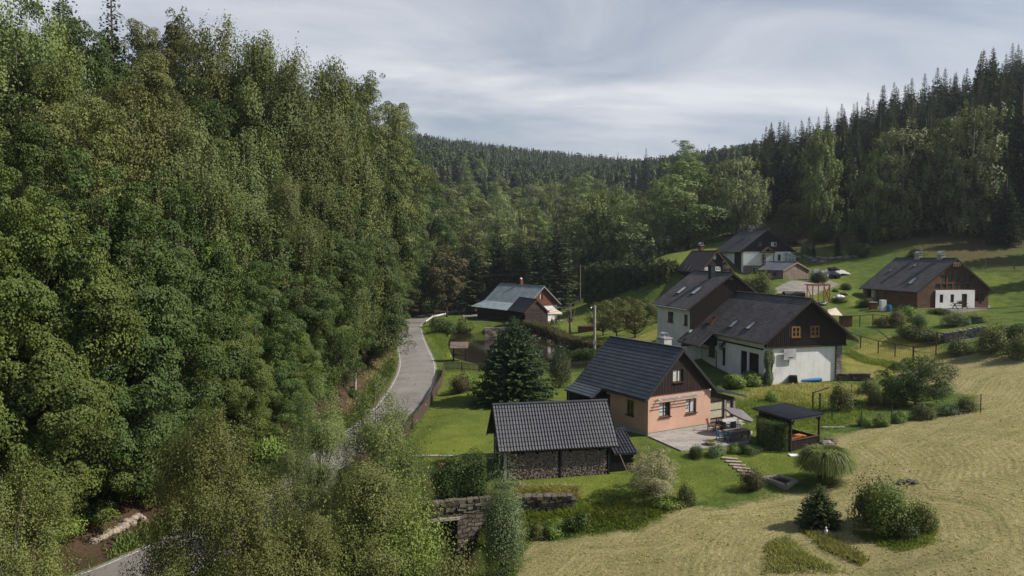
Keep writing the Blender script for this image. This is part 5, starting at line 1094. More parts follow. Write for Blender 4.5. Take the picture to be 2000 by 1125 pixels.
# left slope: trees that stand out, one by one
for pr, px, top, Y, wpx, lab in [
    (Sp[0], 215, -70, 66, 190, 'dark spruce rising above the broadleaf trees near the top corner of the slope'),
    (Sp[2], 120, -90, 72, 190, 'dark spruce half hidden behind the pale crown at the slope edge'),
    (Bi[0], 40, -60, 52, 230, 'pale grey-green birch filling the top corner of the slope'),
    (B[1], 345, 12, 74, 150, 'yellow-green broad tree at the skyline just beside the dark spruce'),
    (Bi[2], 440, 28, 72, 140, 'tall birch at the skyline next to the yellow-green broad tree'),
    (Bi[1], 520, 58, 71, 140, 'birch with thin open top on the skyline, second from the yellow-green tree'),
    (Bi[0], 592, 95, 72, 140, 'drooping birch on the skyline above the dark hollow'),
    (Bi[1], 655, 108, 76, 130, 'drooping birch just before the skyline starts to fall to the valley'),
    (B[1], 735, 138, 84, 170, 'large brownish-green oak with lobed top where the skyline falls'),
    (B[0], 765, 205, 98, 130, 'broad tree at the very end of the wood with sky between its branches'),
    (B[1], 130, 95, 46, 230, 'yellow-green poplar-like tree with bare leaning stem on the near slope'),
    (Bi[2], 270, 130, 52, 190, 'silvery broad-topped tree in the upper part of the near slope'),
    (M_[2], 428, 372, 55, 130, 'bright green maple lit by the sun against the dark hollow'),
    (M_[0], 60, 420, 36, 330, 'large dark-leaved maple at the frame edge above the stone kerb'),
    (M_[1], 250, 400, 42, 300, 'large maple with layered branches in the middle of the near slope'),
    (M_[0], 150, 560, 33, 260, 'low spreading maple directly above the stone-edged bank'),
    (B[2], 632, 330, 68, 190, 'round dense tree overhanging the earth bank by the road'),
    (B[0], 745, 380, 96, 130, 'dense tree leaning over the road beyond the earth bank'),
    (B[2], 768, 500, 118, 90, 'low leafy tree hanging over the road beside the cyclist'),
    (Bi[0], 555, 330, 62, 150, 'white-stemmed birch standing in the dark hollow'),
    (B[2], 570, 420, 62, 180, 'dark layered tree just below the white-stemmed birch')]:
    tree(pr, px, top, Y, wpx, lab)
rt = random.Random(3)
ORD = 'first second third fourth fifth sixth seventh eighth ninth tenth eleventh twelfth thirteenth fourteenth fifteenth sixteenth seventeenth eighteenth nineteenth twentieth'.split()
def number(items, kinds, tiers, where):
    for kd in set(i[0] for i in items):
        for tr in set(i[1] for i in items):
            for n_, it in enumerate(sorted([i for i in items if i[0] == kd and i[1] == tr], key=lambda i: i[2])): it[3]['label'] = '%s %s from the left in the %s of the %s' % (ORD[n_], kinds[kd], tiers[tr], where)
SL = []; VL = []
for k, (px, top, Y, wpx) in enumerate([(30, 180, 42, 220), (350, 200, 54, 170), (330, 330, 47, 190), (480, 250, 62, 170), (620, 230, 70, 160), (700, 240, 78, 150), (540, 200, 68, 150), (400, 150, 64, 150), (190, 300, 40, 190),
        (20, 330, 36, 200), (500, 480, 54, 170), (560, 540, 58, 130), (610, 520, 66, 120), (420, 560, 46, 190), (330, 560, 42, 200), (820, 300, 122, 110), (800, 420, 130, 110), (822, 470, 150, 90), (470, 100, 80, 150), (250, 30, 80, 150), (640, 160, 90, 130), (560, 130, 88, 130),
        (300, 100, 66, 150), (90, -20, 62, 200), (160, 30, 60, 180), (700, 450, 86, 110), (460, 400, 66, 160), (520, 350, 72, 150), (380, 280, 60, 160), (230, 640, 37, 200), (80, 650, 32, 200), (340, 690, 42, 170), (440, 680, 46, 150), (520, 640, 50, 140), (540, 660, 53, 110), (560, 660, 56, 100)]):
    g = rt.choice([0, 0, 1, 1, 2]); pr = (B, M_, Bi)[g][rt.randrange(3 if g != 1 else 2)] if top < 500 else rt.choice(M_[:2] + B[:1] + M_[:1])
    SL.append((0 if pr in B else 1 if pr in M_ else 2, 0 if top < 260 else 1 if top < 520 else 2, px, tree(pr, px, top, Y, wpx, ('mid-green broadleaf tree among the closed crowns left of the road', 'dense maple among the closed crowns left of the road', 'grey-green birch among the closed crowns left of the road')[0 if pr in B else 1 if pr in M_ else 2],
         ('broadleaf trees massed on the road slope', 'maples massed on the road slope', 'birches massed on the road slope')[0 if pr in B else 1 if pr in M_ else 2])))
# behind them, darker fill on the upper slope
for k in range(46):
    Y = rt.uniform(45, 150); x = -rt.uniform(30, 30 + Y * .55) if Y < 95 else -rt.uniform(34, 90); z = gz(x, Y)
    px = 1000 + F * x / Y
    if px < -150: continue
    h_ = rt.uniform(15, 21); sk = 15 + (495 - np.interp(px, [0, 280, 500, 620, 760, 830], [-200, 20, 90, 130, 200, 300])) * Y / F - 1.5
    h_ = min(h_, sk - z)
    if h_ < 5: continue
    pr = rt.choice([B[0], B[1], Bi[0], Sp[0], Sp[2], M_[0]]); spr = pr in Sp
    put(pr, x, Y, h=h_, label='dark spruce among broadleaf crowns high on the road slope' if spr else 'partly hidden leafy tree high on the road slope', group='spruces high on the road slope' if spr else 'leafy trees high on the road slope', seed=k)
for pr, x, y, h_, wk, lab in [(B[2], -17.6, 87, 17, .95, 'leafy tree standing at the road edge above the bare earth bank'), (B[0], -22.2, 104, 18, 1.0, 'leafy tree leaning over the road just before the cyclist'), (B[2], -25.8, 124, 19, 1.0, 'leafy tree overhanging the road beside the cyclist'),
        (B[0], -29.5, 146, 20, 1.05, 'leafy tree at the road edge where the road bends to the cottage'), (M_[1], -18.6, 78, 10, .75, 'low maple above the bare earth bank by the road pole')]:
    put(pr, x, y, h=h_, wk=wk, label=lab)
# ---- middle distance: behind the metal-roofed cottage
for pr, px, top, Y, wpx, lab in [(Sf[1], 925, 440, 176, 130, 'dark spruce at the edge of the clump nearest the brownish tree'), (Sf[0], 972, 425, 178, 125, 'dark spruce in the clump behind the pale metal roof'), (Sf[1], 1017, 428, 176, 135, 'broad dark spruce above the chimney of the metal roof'),
        (Sf[0], 1050, 440, 184, 100, 'narrow spruce between the clump and the free-standing one'), (Sf[1], 1090, 400, 172, 140, 'tall pointed free-standing spruce behind the pale metal roof'), (Sf[1], 895, 470, 190, 90, 'small spruce behind the brownish tree by the bend')]:
    tree(pr, px, top, Y, wpx, lab)
tree(Md[2], 1240, 378, 192, 150, 'drooping birch with white stem at the edge of the green slope'); tree(Md[3], 1195, 372, 200, 150, 'drooping birch behind the tall clipped hedge')
tree(Md[2], 1150, 378, 205, 140, 'rounded birch right of the tall pointed spruce'); tree(Md[0], 1345, 318, 190, 150, 'large round tree at the top of the green slope, two white stems beneath')
tree(Md[2], 1440, 292, 186, 115, 'tall birch behind the chalet chimney'); tree(Md[3], 1295, 345, 215, 140, 'birch behind the large round tree of the green slope')
DT = leafmat('leaf_plum', (0.075, 0.060, 0.040), (0.105, 0.085, 0.045))
tb = make_tree('plum_tree', 'tree', 71, 12, 3.0, 3.5, 90, (.7, 1.2), 200, .3, .7, 'leaf_brown', 'bark', nl=20, r0=.16, flatten=.8); tree(tb, 872, 480, 168, 70, 'thin brownish-leaved tree with two pale stems at the road bend')
tbr = tree(M_[2], 846, 475, 172, 40, 'small yellow-green tree beside the brownish tree at the bend')
# rows of valley broadleaf trees climbing towards the far ridge
for row, (Y, top0, step, n0, n1) in enumerate([(215, 440, 58, 850, 1290), (250, 408, 52, 850, 1310), (290, 385, 46, 845, 1400), (340, 362, 42, 840, 1440), (400, 345, 38, 835, 1480), (470, 335, 34, 830, 1330)]):
    px = n0
    while px < n1:
        top = top0 + rt.uniform(-16, 14) - (14 if px < 960 else 0) - (20 * (px > 1320)); pr = rt.choice(Md if row < 4 else Md + Sf[:2]); x, y, z = at(px, top, Y + rt.uniform(-14, 14)); zg = gz(x, y)
        h_ = z - zg
        if h_ > 30: zg = z - 24; 
        if h_ > 6:
            lab = 'spruce among the broadleaf trees of the valley head' if pr in Sf else ('pale birch in the wood at the head of the valley' if pr in Md[2:] else 'round green tree in the wood at the head of the valley')
            ob_ = put(pr, x, y, ztop=z if h_ < 26 else zg + 24, h=None, zb=zg if h_ > 19 else z - 19, wk=max(19, min(h_, 24)) / 20 * rt.uniform(1.15, 1.5), label=lab, group={'s': 'spruces at the valley head', 'b': 'birches at the valley head', 'r': 'round trees at the valley head'}['s' if pr in Sf else 'b' if pr in Md[2:] else 'r'], seed=k + px)
            VL.append((0 if pr in Sf else 1 if pr in Md[2:] else 2, row, x / y, ob_))
        px += step * rt.uniform(.8, 1.15)
number(VL, ['dark spruce', 'pale birch', 'round green tree'], ['nearest row', 'second row', 'third row', 'fourth row', 'fifth row', 'farthest row'], 'valley wood')
number(SL, ['leafy tree', 'dense maple', 'grey-green birch'], ['upper tier', 'middle tier', 'lowest tier'], 'roadside wood')
# dark skyline spruces near the gap
for px, top, Y in [(1185, 300, 520), (1207, 296, 500), (1262, 288, 420), (1290, 300, 400), (1385, 280, 330), (1230, 312, 560), (1155, 305, 560), (1132, 302, 600)]:
    tree(Sf[px % 3], px, top, Y, None, 'single spruce spike standing above the far skyline', 'spruce spikes on the far skyline')
tree(Md[0], 1340, 276, 330, 70, 'open-crowned tree standing on the skyline of the gap')
# ---- right hillside
for pr, px, top, Y, wpx, lab in [(Md[3], 1612, 245, 172, 85, 'tall narrow birch against the dark spruces behind the chalet'), (Md[2], 1765, 228, 150, 150, 'tall pale birch with white stem at the wood edge above the log house'), (Md[3], 1705, 285, 152, 95, 'shorter leaning birch left of the tall pale birch'),
        (Md[2], 1905, 185, 143, 130, 'tallest birch with long bare white stem on the hillside edge'), (Md[0], 1845, 235, 150, 115, 'birch between the two tall pale birches'), (Md[1], 1545, 390, 178, 60, 'low dark leafy tree at the wood edge behind the chalet'),
        (Sp[2], 2000, 150, 140, 120, 'large dark spruce at the frame edge above the log house'), (Sp[0], 1968, 330, 134, 90, 'smaller dark spruce in front of the large edge spruce'), (Sp[2], 1685, 425, 150, 70, 'low dark spruce on the grass below the shorter birch'),
        (Sp[0], 1545, 400, 168, 42, 'slim young conifer behind the chalet roof')]:
    tree(pr, px, top, Y, wpx, lab)
def skyl(px): return float(np.interp(px, [1380, 1450, 1500, 1560, 1640, 1700, 1780, 1860, 1930, 2000, 2200], [300, 280, 238, 225, 200, 172, 150, 118, 95, 75, 30]))
pts = []
cand = sorted([(rt.uniform(128, 330), rt.uniform(1370, 2120)) for _ in range(5200)], key=lambda c: c[0] + (abs(hash(c)) % 40))
for k, (Y, px) in enumerate(cand):
    x = (px - 1000) / F * Y
    if Y < 165 and px < 1560: continue
    edge = np.interp(px, [1370, 1450, 1560, 1700, 1800, 2000], [205, 200, 196, 166, 150, 140])
    if Y < edge: continue
    if any((x - a) ** 2 + (Y - b_) ** 2 < (4.6 if Y < 215 else 7.2) ** 2 for a, b_ in pts): continue
    pts.append((x, Y))
    z = gz(x, Y); h_ = rt.uniform(15, 27); sk = 15 + (495 - skyl(px)) * Y / F; h_ = min(h_, sk - z + rt.uniform(-6, .5))
    if h_ < 6: pts.pop(); continue
    dead = rt.random() < .05; near_ = Y < 185
    pr = Sf[3] if dead else (rt.choice(Sp) if near_ else Sf[rt.randrange(3)])
    put(pr, x, Y, h=h_, label='grey thinning spruce in the dark hillside forest' if dead else 'dark spruce in the dense forest of the hillside above the houses', group='grey thinning spruces on the hillside' if dead else 'dark spruces of the hillside forest', seed=k, wk=h_ / 24 * rt.uniform(1.1, 1.5))
    if len(pts) >= 262: break
print('hillside spruces', len(pts))
# spruces past the frame on the slope that shade the field
for x, y, h_ in [(70, 73, 17), (73, 78, 20), (69, 83, 17), (77, 75, 20), (93, 92, 24), (100, 88, 26), (88, 100, 22), (96, 98, 27), (78, 84, 0), (104, 80, 25), (110, 96, 26), (92, 112, 24), (104, 110, 26), (98, 124, 25), (112, 120, 26), (84, 78, 20), (90, 72, 22)]:
    if h_: put(Sp[(x + y) % 3], x, y, h=h_, label='spruce standing beyond the edge of the mown field', group='spruces beyond the field edge')
# ---- far wood: one mass of small conifers and round crowns over the far ridges
def far_mass(n, seed, xr, yr, test, hmin, hmax, leafy=.25):
    rng = np.random.default_rng(seed); x = rng.uniform(*xr, n); y = rng.uniform(*yr, n); k = test(x, y); x, y = x[k], y[k]; z = H(x, y); Vs = []
    nlv, nb = 11, 5; m = len(x); h = rng.uniform(hmin, hmax, m); lf = rng.uniform(size=m) < leafy + .4 * (y < 560); R0 = np.where(lf, 4.2, 2.7) * rng.uniform(.8, 1.2, m)
    for a in range(nlv):
        s = (a + rng.uniform(0, .8, m)) / nlv
        r = R0 * np.where(lf, np.sin(np.pi*np.clip(s*.8+.18, 0, 1))**.7, (1 - s)**.8 + .05); zz = z + h * (s*.93 + .03)
        for b_ in range(nb):
            an = 2*math.pi*(b_ + rng.uniform(-.4, .4, m))/nb + a; u = np.stack([np.cos(an), np.sin(an), np.zeros(m)], 1); v = np.stack([-u[:, 1], u[:, 0], np.zeros(m)], 1)
            c = np.stack([x, y, zz], 1); tip = c + u*r[:, None] + np.stack([0*x, 0*x, np.where(lf, -.03, -.09)*h], 1); w_ = (r * .62)[:, None]; mid = c + u*(r*.55)[:, None] + np.stack([0*x, 0*x, np.where(lf, .05, -.01)*h], 1)
            Vs.append(np.stack([c + (0, 0, .6), mid - v*w_, tip, mid + v*w_], 1).reshape(-1, 3))
    V = np.concatenate(Vs); return V
far_test = lambda x, y: (x > -(y*.22 + 20)) & (x < y*.36)
V = far_mass(9000, 5, (-260, 330), (440, 880), far_test, 13, 20, .05)
fo = finish('far_forest', npmesh('far_forest', V, 4), 'far_wood_leaf', uv=False); tag(fo, 'mass of dark conifers and round crowns over the far ridge', 'forest', kind='stuff')
# ---------------------------------------------------------------- garden plants
def base(px, py): p = hit(px, py); return p
def rebuild(o): return o
fir = make_spruce('fir_tree', 81, 8.8, 3.9, .17, 14, 'needle_blue', twig=.46, tw=.13, base=.25, droop=.22, seg=.24, cat='fir', pw=.72)
x, y, _ = base(1004, 786); put(fir, x, y, ztop=at(1004, 618, y)[2], wpx=185, label='broad blue-green fir standing on the lawn behind the wood store')
yc = make_spruce('conifer_bush', 82, 3.3, 1.75, .11, 14, 'needle_young', twig=.34, tw=.075, base=.1, droop=.1, seg=.16, cat='conifer', pw=.7)
x, y, _ = base(1601, 1028); put(yc, x, y, ztop=at(1601, 945, y)[2], label='small dense young spruce standing alone in the mown field')
g1 = make_bush('juniper_bush', 83, 1.7, 1.7, 3.0, 15000, .11, 'needle_light', 20, upright=True); x, y, _ = base(1093, 757); put(g1, x, y, ztop=at(1093, 684, y)[2], label='dark upright juniper on the lawn right of the blue-green fir')
hy = make_bush('hydrangea_bush', 84, 1.2, 1.1, 1.1, 7000, .12, 'leaf_hydrangea', 18, asp=.8)
x, y, _ = base(1430, 758); put(hy, x, y, h=1.95, label='rounded light-green hydrangea left of the other, by the garage'); x, y, _ = base(1468, 753); put(hy, x, y, h=2.0, label='rounded light-green hydrangea next to the ivy-clad corner'); x, y, _ = base(1403, 772); put(hy, x, y, h=1.2, label='small hydrangea half hidden behind the porch roof')
rb = make_bush('box_ball', 85, .8, .8, .75, 6000, .06, 'leaf_hedge', 26); x, y, _ = base(1359, 893); put(rb, x, y, h=1.15, wpx=34, label='small clipped round box bush at the terrace corner')
gb_ = make_bush('garden_bush', 86, 1.0, 1.0, .8, 4500, .10, 'leaf_hydrangea', 12); gb2 = make_bush('garden_bush', 87, 1.0, .9, .7, 4500, .09, 'leaf_hedge', 12); gb3 = make_bush('garden_bush', 88, 1.0, 1.0, .8, 4500, .08, 'leaf_silver', 14, upright=True)
gb4 = make_bush('garden_bush', 89, 1.1, 1.0, .9, 6000, .09, 'leaf_lime', 16, upright=True); gb5 = make_bush('garden_bush', 90, 1.0, 1.0, .9, 5000, .09, 'leaf_olive', 14, upright=True); gb6 = make_bush('garden_bush', 91, 1.0, 1.0, .7, 5000, .08, 'leaf_brown', 14, upright=True)
def bush(pr, px, py, hpx, wpx, label, group=None):
    x, y, z = base(px, py); put(pr, x, y, ztop=at(px, py - hpx, y)[2] if hpx else None, wpx=wpx, label=label, group=group, seed=px)
for pr, px, py, hp, wp, lab in [
    (gb3, 1400, 890, 22, 44, 'grey-green low bush on the terrace edge right of the round box bush'), (gb_, 1437, 884, 18, 26, 'small bright plant at the terrace edge below the dining table'), (gb2, 1465, 884, 20, 50, 'broad-leaved plants at the foot of the clipped square hedge'),
    (gb6, 1468, 956, 34, 60, 'olive-brown bush at the bottom of the stone steps'), (gb_, 912, 762, 38, 46, 'light-green bush in front of the blue-green fir'), (gb6, 897, 768, 30, 26, 'bare twiggy shrub on the lawn near the road fence'),
    (gb2, 1508, 746, 16, 26, 'small dark shrub at the foot of the white barn wall'), (gb_, 1507, 785, 22, 24, 'yellow-green sapling in the rough grass above the shelter'), (gb4, 1748, 1042, 74, 110, 'yellow-green flowering shrub in the middle of the field bush group'),
    (gb5, 1700, 1028, 72, 72, 'tall feathery shrub of the field bush group nearest the young spruce'), (gb3, 1738, 1016, 66, 66, 'greyish shrub at the back of the field bush group'), (gb4, 1806, 1040, 50, 60, 'yellow-flowered low shrub at the outer end of the field bush group'), (gb2, 1772, 1050, 48, 64, 'dark green shrub at the front of the field bush group'),
    (gb_, 1688, 830, 20, 34, 'low green clump along the kitchen-garden fence nearest the shelter'), (gb_, 1722, 832, 24, 32, 'second low clump along the kitchen-garden fence'), (gb_, 1757, 825, 24, 34, 'third low clump along the kitchen-garden fence'),
    (gb5, 1800, 818, 24, 60, 'grassy green growth along the middle of the kitchen-garden fence'), (gb3, 1850, 810, 20, 66, 'blue-green growth towards the far end of the kitchen-garden fence'), (gb5, 1888, 806, 26, 50, 'low weeds at the last fence post of the kitchen garden'), 
    (gb5, 1705, 795, 26, 36, 'tall dark perennials inside the kitchen garden'), (gb_, 1745, 792, 44, 20, 'light-leaved sapling in the kitchen garden'), (gb5, 1640, 805, 46, 20, 'pale climbing beans at the entrance arch'), (gb2, 1662, 795, 18, 50, 'dark vegetables behind the climbing beans'), (gb5, 1700, 770, 22, 60, 'rough growth at the back of the kitchen garden'),
    (gb_, 1770, 628, 32, 48, 'bright lime-green shrub in front of the log house'), (gb5, 1752, 640, 30, 40, 'pale shrub left of the lime-green one before the log house'), (gb3, 1798, 640, 26, 44, 'pale green shrub right of the lime-green one before the log house'), (gb2, 1840, 612, 12, 70, 'dark low shrubs under the white front of the log house'),
    (gb3, 1868, 636, 24, 60, 'pale mounded ground-cover shrub on the lawn before the log house'), (gb4, 1905, 630, 14, 50, 'yellow-green mound beside the pale mounded shrub'), (gb2, 1790, 660, 26, 90, 'dark bramble mass along the wire fence'), (gb2, 1820, 668, 22, 60, 'dark bramble at the fence corner'), (gb5, 1725, 638, 16, 50, 'scrubby growth inside the wire fence'),
    (gb5, 1940, 690, 44, 80, 'tangled scrub on the bank at the field corner'), (gb2, 1978, 668, 44, 70, 'dark scrub on the bank at the frame edge'), (gb5, 1992, 700, 36, 60, 'grassy scrub nearest the frame edge'), (gb5, 1875, 690, 24, 60, 'low scrub at the end of the wire fence'),
    (gb2, 1610, 470, 30, 60, 'rounded evergreen shrub on the slope above the chalet garden'), (gb6, 1540, 478, 34, 30, 'brown-green shrub just behind the chalet roof edge'), (gb2, 1680, 500, 34, 50, 'dark shrub by the tall columnar thuja'), (gb5, 1790, 500, 14, 40, 'low shrub behind the log house chimneys'),
    (gb3, 1575, 500, 24, 30, 'thin pale shrub left of the shorter columnar thuja'), (gb2, 1654, 566, 16, 24, 'small bush on the lawn left of the log house'), (gb2, 1690, 600, 22, 20, 'small shrub beside the porch post of the log house'), (gb2, 1640, 590, 12, 34, 'dark rounded shrub beside the orange timber frame'), (gb2, 1630, 570, 8, 16, 'tiny shrub on the grass above the orange timber frame'),
    (gb5, 1485, 580, 40, 60, 'tall reeds in front of the plank outbuilding'), (gb5, 1460, 578, 30, 40, 'reeds behind the ridge of the white house'), (gb2, 1596, 552, 26, 30, 'dark shrub at the corner of the plank outbuilding'),
    (gb2, 870, 652, 34, 60, 'dark rounded shrub on the bank between guard rail and pond'), (gb_, 905, 648, 28, 46, 'bright green shrub on the pond bank before the cottage'), (gb5, 850, 640, 18, 30, 'grassy shrub at the end of the guard rail'), (gb_, 1293, 625, 30, 50, 'light green bush at the corner of the white two-storey house'), (gb2, 1275, 612, 20, 40, 'dark bush behind the light one at the white house'),
    (gb2, 1130, 1035, 40, 46, 'light bush at the end of the stone retaining wall'), (gb_, 1085, 1045, 34, 60, 'yellow-green weeds at the foot of the stone retaining wall'), (gb5, 1050, 1050, 24, 40, 'scrubby weeds beside the silvery conical shrub'), (gb5, 1340, 985, 34, 50, 'small dark sapling below the cream-leaved tree'), (gb_, 1300, 985, 20, 80, 'ground cover below the cream-leaved tree')]:
    bush(pr, px, py, hp, wp, lab)
# columnar thujas
col = make_spruce('thuja_tree', 92, 6, .95, .16, 9, 'needle', twig=.3, tw=.1, base=.1, droop=-.5, seg=.2, cat='thuja', pw=.42)
for px, top, py, wp, lab in [(1589, 470, 502, 12, 'shorter columnar thuja in the chalet garden'), (1635.5, 450, 503, 17, 'taller columnar thuja in the chalet garden')]:
    x, y, _ = base(px, py); put(col, x, y, ztop=at(px, top, y)[2], wpx=wp, label=lab)
# orchard and single trees
ot = make_tree('orchard_tree', 'tree', 93, 4.6, 2.5, 1.35, 150, (.45, .8), 360, .11, .65, 'leaf_hedge', nl=40, r0=.13, prof=lambda s: math.sin(math.pi*min(1, s*.7+.2))**.5, flatten=.85)
x, y, _ = base(1788, 793); put(ot, x, y, ztop=at(1788, 702, y)[2], wpx=118, label='round dark-leaved fruit tree in the kitchen garden by the mown field')
ap = make_tree('apple_tree', 'tree', 94, 4.6, 2.8, 1.2, 90, (.5, .85), 230, .15, .65, 'leaf_olive', nl=40, r0=.13, lean=.6, prof=lambda s: math.sin(math.pi*min(1, s*.7+.22))**.6)
for px, py, top, wp, lab in [(1178, 655, 588, 56, 'apple tree nearest the concrete pole'), (1205, 657, 582, 66, 'apple tree in the middle of the three behind the cottage ridge'), (1240, 660, 580, 70, 'spreading apple tree nearest the white two-storey house')]:
    x, y, _ = base(px, py); put(ap, x, y, ztop=at(px, top, y)[2], wpx=wp, label=lab)
ct = make_tree('cream_leaved_tree', 'tree', 95, 3.4, 1.9, .5, 130, (.35, .6), 300, .085, .5, 'leaf_cream', nl=40, r0=.09, prof=lambda s: math.sin(math.pi*min(1, s*.75+.2))**.6)
x, y, _ = base(1282, 965); put(ct, x, y, ztop=at(1282, 872, y)[2], wpx=104, label='cream-variegated small tree in front of the lean-to')
dt = proto('dead_tree', 'dead tree', 'tree'); mb = MB(); mb.tube([(0, 0, -.2), (.05, 0, 1.2), (.1, .1, 2.6), (-.1, .1, 4.4)], [.28, .22, .15, .03], 7)
rd = random.Random(8)
for k in range(13): a = rd.uniform(0, 6.28); z0 = rd.uniform(1.6, 3.2); l_ = rd.uniform(.8, 1.7); mb.tube([(.08, .05, z0), (.08 + l_*.4*math.cos(a), l_*.4*math.sin(a), z0 + l_*.55), (.08 + l_*.6*math.cos(a), l_*.6*math.sin(a), z0 + l_*1.35)], [.09, .06, .015], 5)
PROTO_CH[dt.name] = [mb.build('trunk', 'bark_dead', dt, smooth=True)]; dt['H'] = 4.9; dt['W'] = 2.5; x, y, _ = base(1114, 652); put(dt, x, y, ztop=at(1114, 590, y)[2], label='leafless pollarded tree on the lawn beside the pond hedge')
# silvery conical shrub, pampas grass
sc = make_bush('conical_shrub', 96, .95, .95, 2.2, 26000, .075, 'leaf_silver', 34, upright=True, asp=.35)
x, y, _ = base(985, 1120); put(sc, x, y, ztop=at(985, 946, y)[2], wpx=100, label='tall silvery-green conical shrub below the wood store')
def blades(name, mat, n, R0, h, spread, seed, par=None, wd=.02, seg=5):
    rng = np.random.default_rng(seed); Vs = []; a = rng.uniform(0, 2*math.pi, n); r0 = R0*.35*np.sqrt(rng.uniform(size=n)); L_ = h * rng.uniform(.75, 1.3, n); sp_ = spread * rng.uniform(.1, 1.1, n)
    u = np.stack([np.cos(a), np.sin(a), 0*a], 1); v = np.stack([-u[:, 1], u[:, 0], 0*a], 1) * wd; pts = []
    for k in range(seg + 1):
        t = k / seg; r = r0 + sp_ * t**1.25; z = L_ * (1.75*t - 1.42*t*t) ; z = np.maximum(z, .02); pts.append(u * r[:, None] + np.stack([0*a, 0*a, z], 1))
    for k in range(seg):
        w0 = 1 - k/seg*.8; w1 = 1 - (k+1)/seg*.8; Vs.append(np.stack([pts[k] - v*w0, pts[k] + v*w0, pts[k+1] + v*w1, pts[k+1] - v*w1], 1))
    return np.stack(Vs, 1).reshape(-1, 3)
x, y, z = base(1612, 942); o = thing('pampas_grass', 'big fountain-shaped clump of pampas grass between the shelter and the young spruce', 'grass clump', (x, y, z)); V = blades('b', '', 4200, 1.1, 3.3, 1.65, 5, wd=.045, seg=7); finish('foliage', npmesh('foliage', V, 4), 'blade_pampas', o, uv=False)
# ivy on the barn corner
rng = np.random.default_rng(12); n = 5200; zz = rng.uniform(0, 3.5, n); aa = rng.uniform(0, 2*math.pi, n); rr_ = (.42 + .12*np.sin(zz*3) + .1*np.sin(aa*3+zz)) * rng.uniform(.7, 1.1, n); p = np.stack([.35 + rr_*np.cos(aa), -.05 + rr_*np.sin(aa)*.8, zz], 1)
V = leafquads(p, unit(np.stack([np.cos(aa), np.sin(aa), .4 + 0*aa], 1) + rng.normal(size=(n, 3))*.4), .11, .09, rng); V = V @ np.array(BF.M.to_3x3()).T + np.array(BF.o)
tag(finish('ivy', npmesh('ivy', V, 4), 'leaf_silver', uv=False), 'pale variegated ivy column climbing the corner of the white barn wall', 'ivy')

# ---- hedges
hp = lambda *L_: [base(*p) for p in L_]
hedge('clipped_hedge', hp((1482, 874), (1532, 876)), 2.3, 2.15, 'leaf_hedge', 'square clipped green hedge between terrace and garden shelter', .075, 620, rough=.05)
def backz(pts, y0): return pts
hedge('thuja_hedge', [at(1150, 590, 158), at(1235, 589, 152), at(1312, 588, 146)], 4.2, 7.6, 'leaf_thuja', 'tall dark evergreen hedge between the road and the green slope', .42, 60, rough=.9, seed=3)
hedge('garden_hedge', [base(822, 985), base(880, 975), base(945, 962)], 1.9, 2.5, 'leaf_hedge', 'bushy green hedge with pink blossoms above the culvert', .10, 380, rough=.28, seed=5)
hedge('pond_hedge', [at(1030, 643, 132), at(1075, 657, 122), at(1110, 676, 113), at(1180, 692, 105)], 1.9, 1.5, 'leaf_hedge_brown', 'reddish-brown hedge running along the pond bank', .12, 300, rough=.22, seed=7)
hedge('pond_hedge', [base(1120, 715), base(1165, 712)], 2.2, 1.9, 'leaf_hedge', 'dark green hedge between the pond and the concrete pole', .12, 300, rough=.3, seed=9)
x, y, z = base(870, 965); fl = MB()
for k in range(16): fl.blob((x + rd.uniform(-.7, .9), y + rd.uniform(-.5, .5) + .6, z + rd.uniform(1.7, 2.1)), .07, .07, .09, k, 6, 4, .2)
tag(fl.build('blossom_cluster', 'flower_pink'), 'salmon-pink blossoms on top of the hedge above the culvert', 'flowers')
# ---- near birches and bushes at the bottom edge
for pr, px, top, Y, wpx, lab in [(Bn[0], 425, 775, 31, 240, 'olive-gold birch in front of the road, its crown hiding the bend'), (Bn[0], 10, 870, 26, 250, 'gold-tinted birch filling the bottom corner'), (S_THIN, 628, 720, 42, 135, 'thin grey-green birch leaning over the roadside'),
        (S_THIN, 745, 712, 44, 150, 'thin birch in front of the road fence'), (Bn[2], 700, 880, 36, 210, 'olive birch with visible white stem at the bottom edge'), (Bn[2], 590, 985, 33, 130, 'dense grey-green birch between the golden birch and the stream'), (S_THIN, 790, 850, 45, 80, 'slim birch sapling at the corner of the road fence'),
        (S_THIN, 570, 830, 38, 110, 'feathery birch standing between the golden birch and the road bend'), (Bn[2], 330, 1090, 24, 110, 'small olive birch tip poking up over the road at the bottom edge')]:
    tree(pr, px, top, Y, wpx, lab)
nb1 = make_bush('leafy_bush', 97, 1.0, 1.0, 1.1, 26000, .045, 'leaf_lime', 34, upright=True); nb2 = make_bush('leafy_bush', 98, 1.0, 1.0, 1.1, 24000, .045, 'leaf_olive', 30, upright=True); nb3 = make_bush('leafy_bush', 99, 1.0, 1.0, 1.0, 24000, .05, 'leaf_deep', 30, upright=True)
for pr, px, top, Y, wpx, lab in [(nb1, 760, 990, 37, 170, 'bright green elder bush beside the stream mouth'), (nb1, 660, 1060, 34, 150, 'bright green bush at the bottom edge under the birches'), (nb2, 880, 1118, 32, 80, 'pale olive bush on the stream bank'), (nb3, 720, 930, 44, 120, 'dark bush behind the white-stemmed birch'),
        (nb3, 790, 985, 42, 70, 'dark green bush left of the culvert'), (nb2, 560, 1085, 32, 120, 'olive bush in front of the grey-green birch'), (nb2, 790, 905, 46, 90, 'feathery bush at the left end of the blossoming hedge'), (nb1, 775, 1060, 35, 110, 'light green bush right above the bottom edge by the stream')]:
    tree(pr, px, top, Y, wpx, lab)
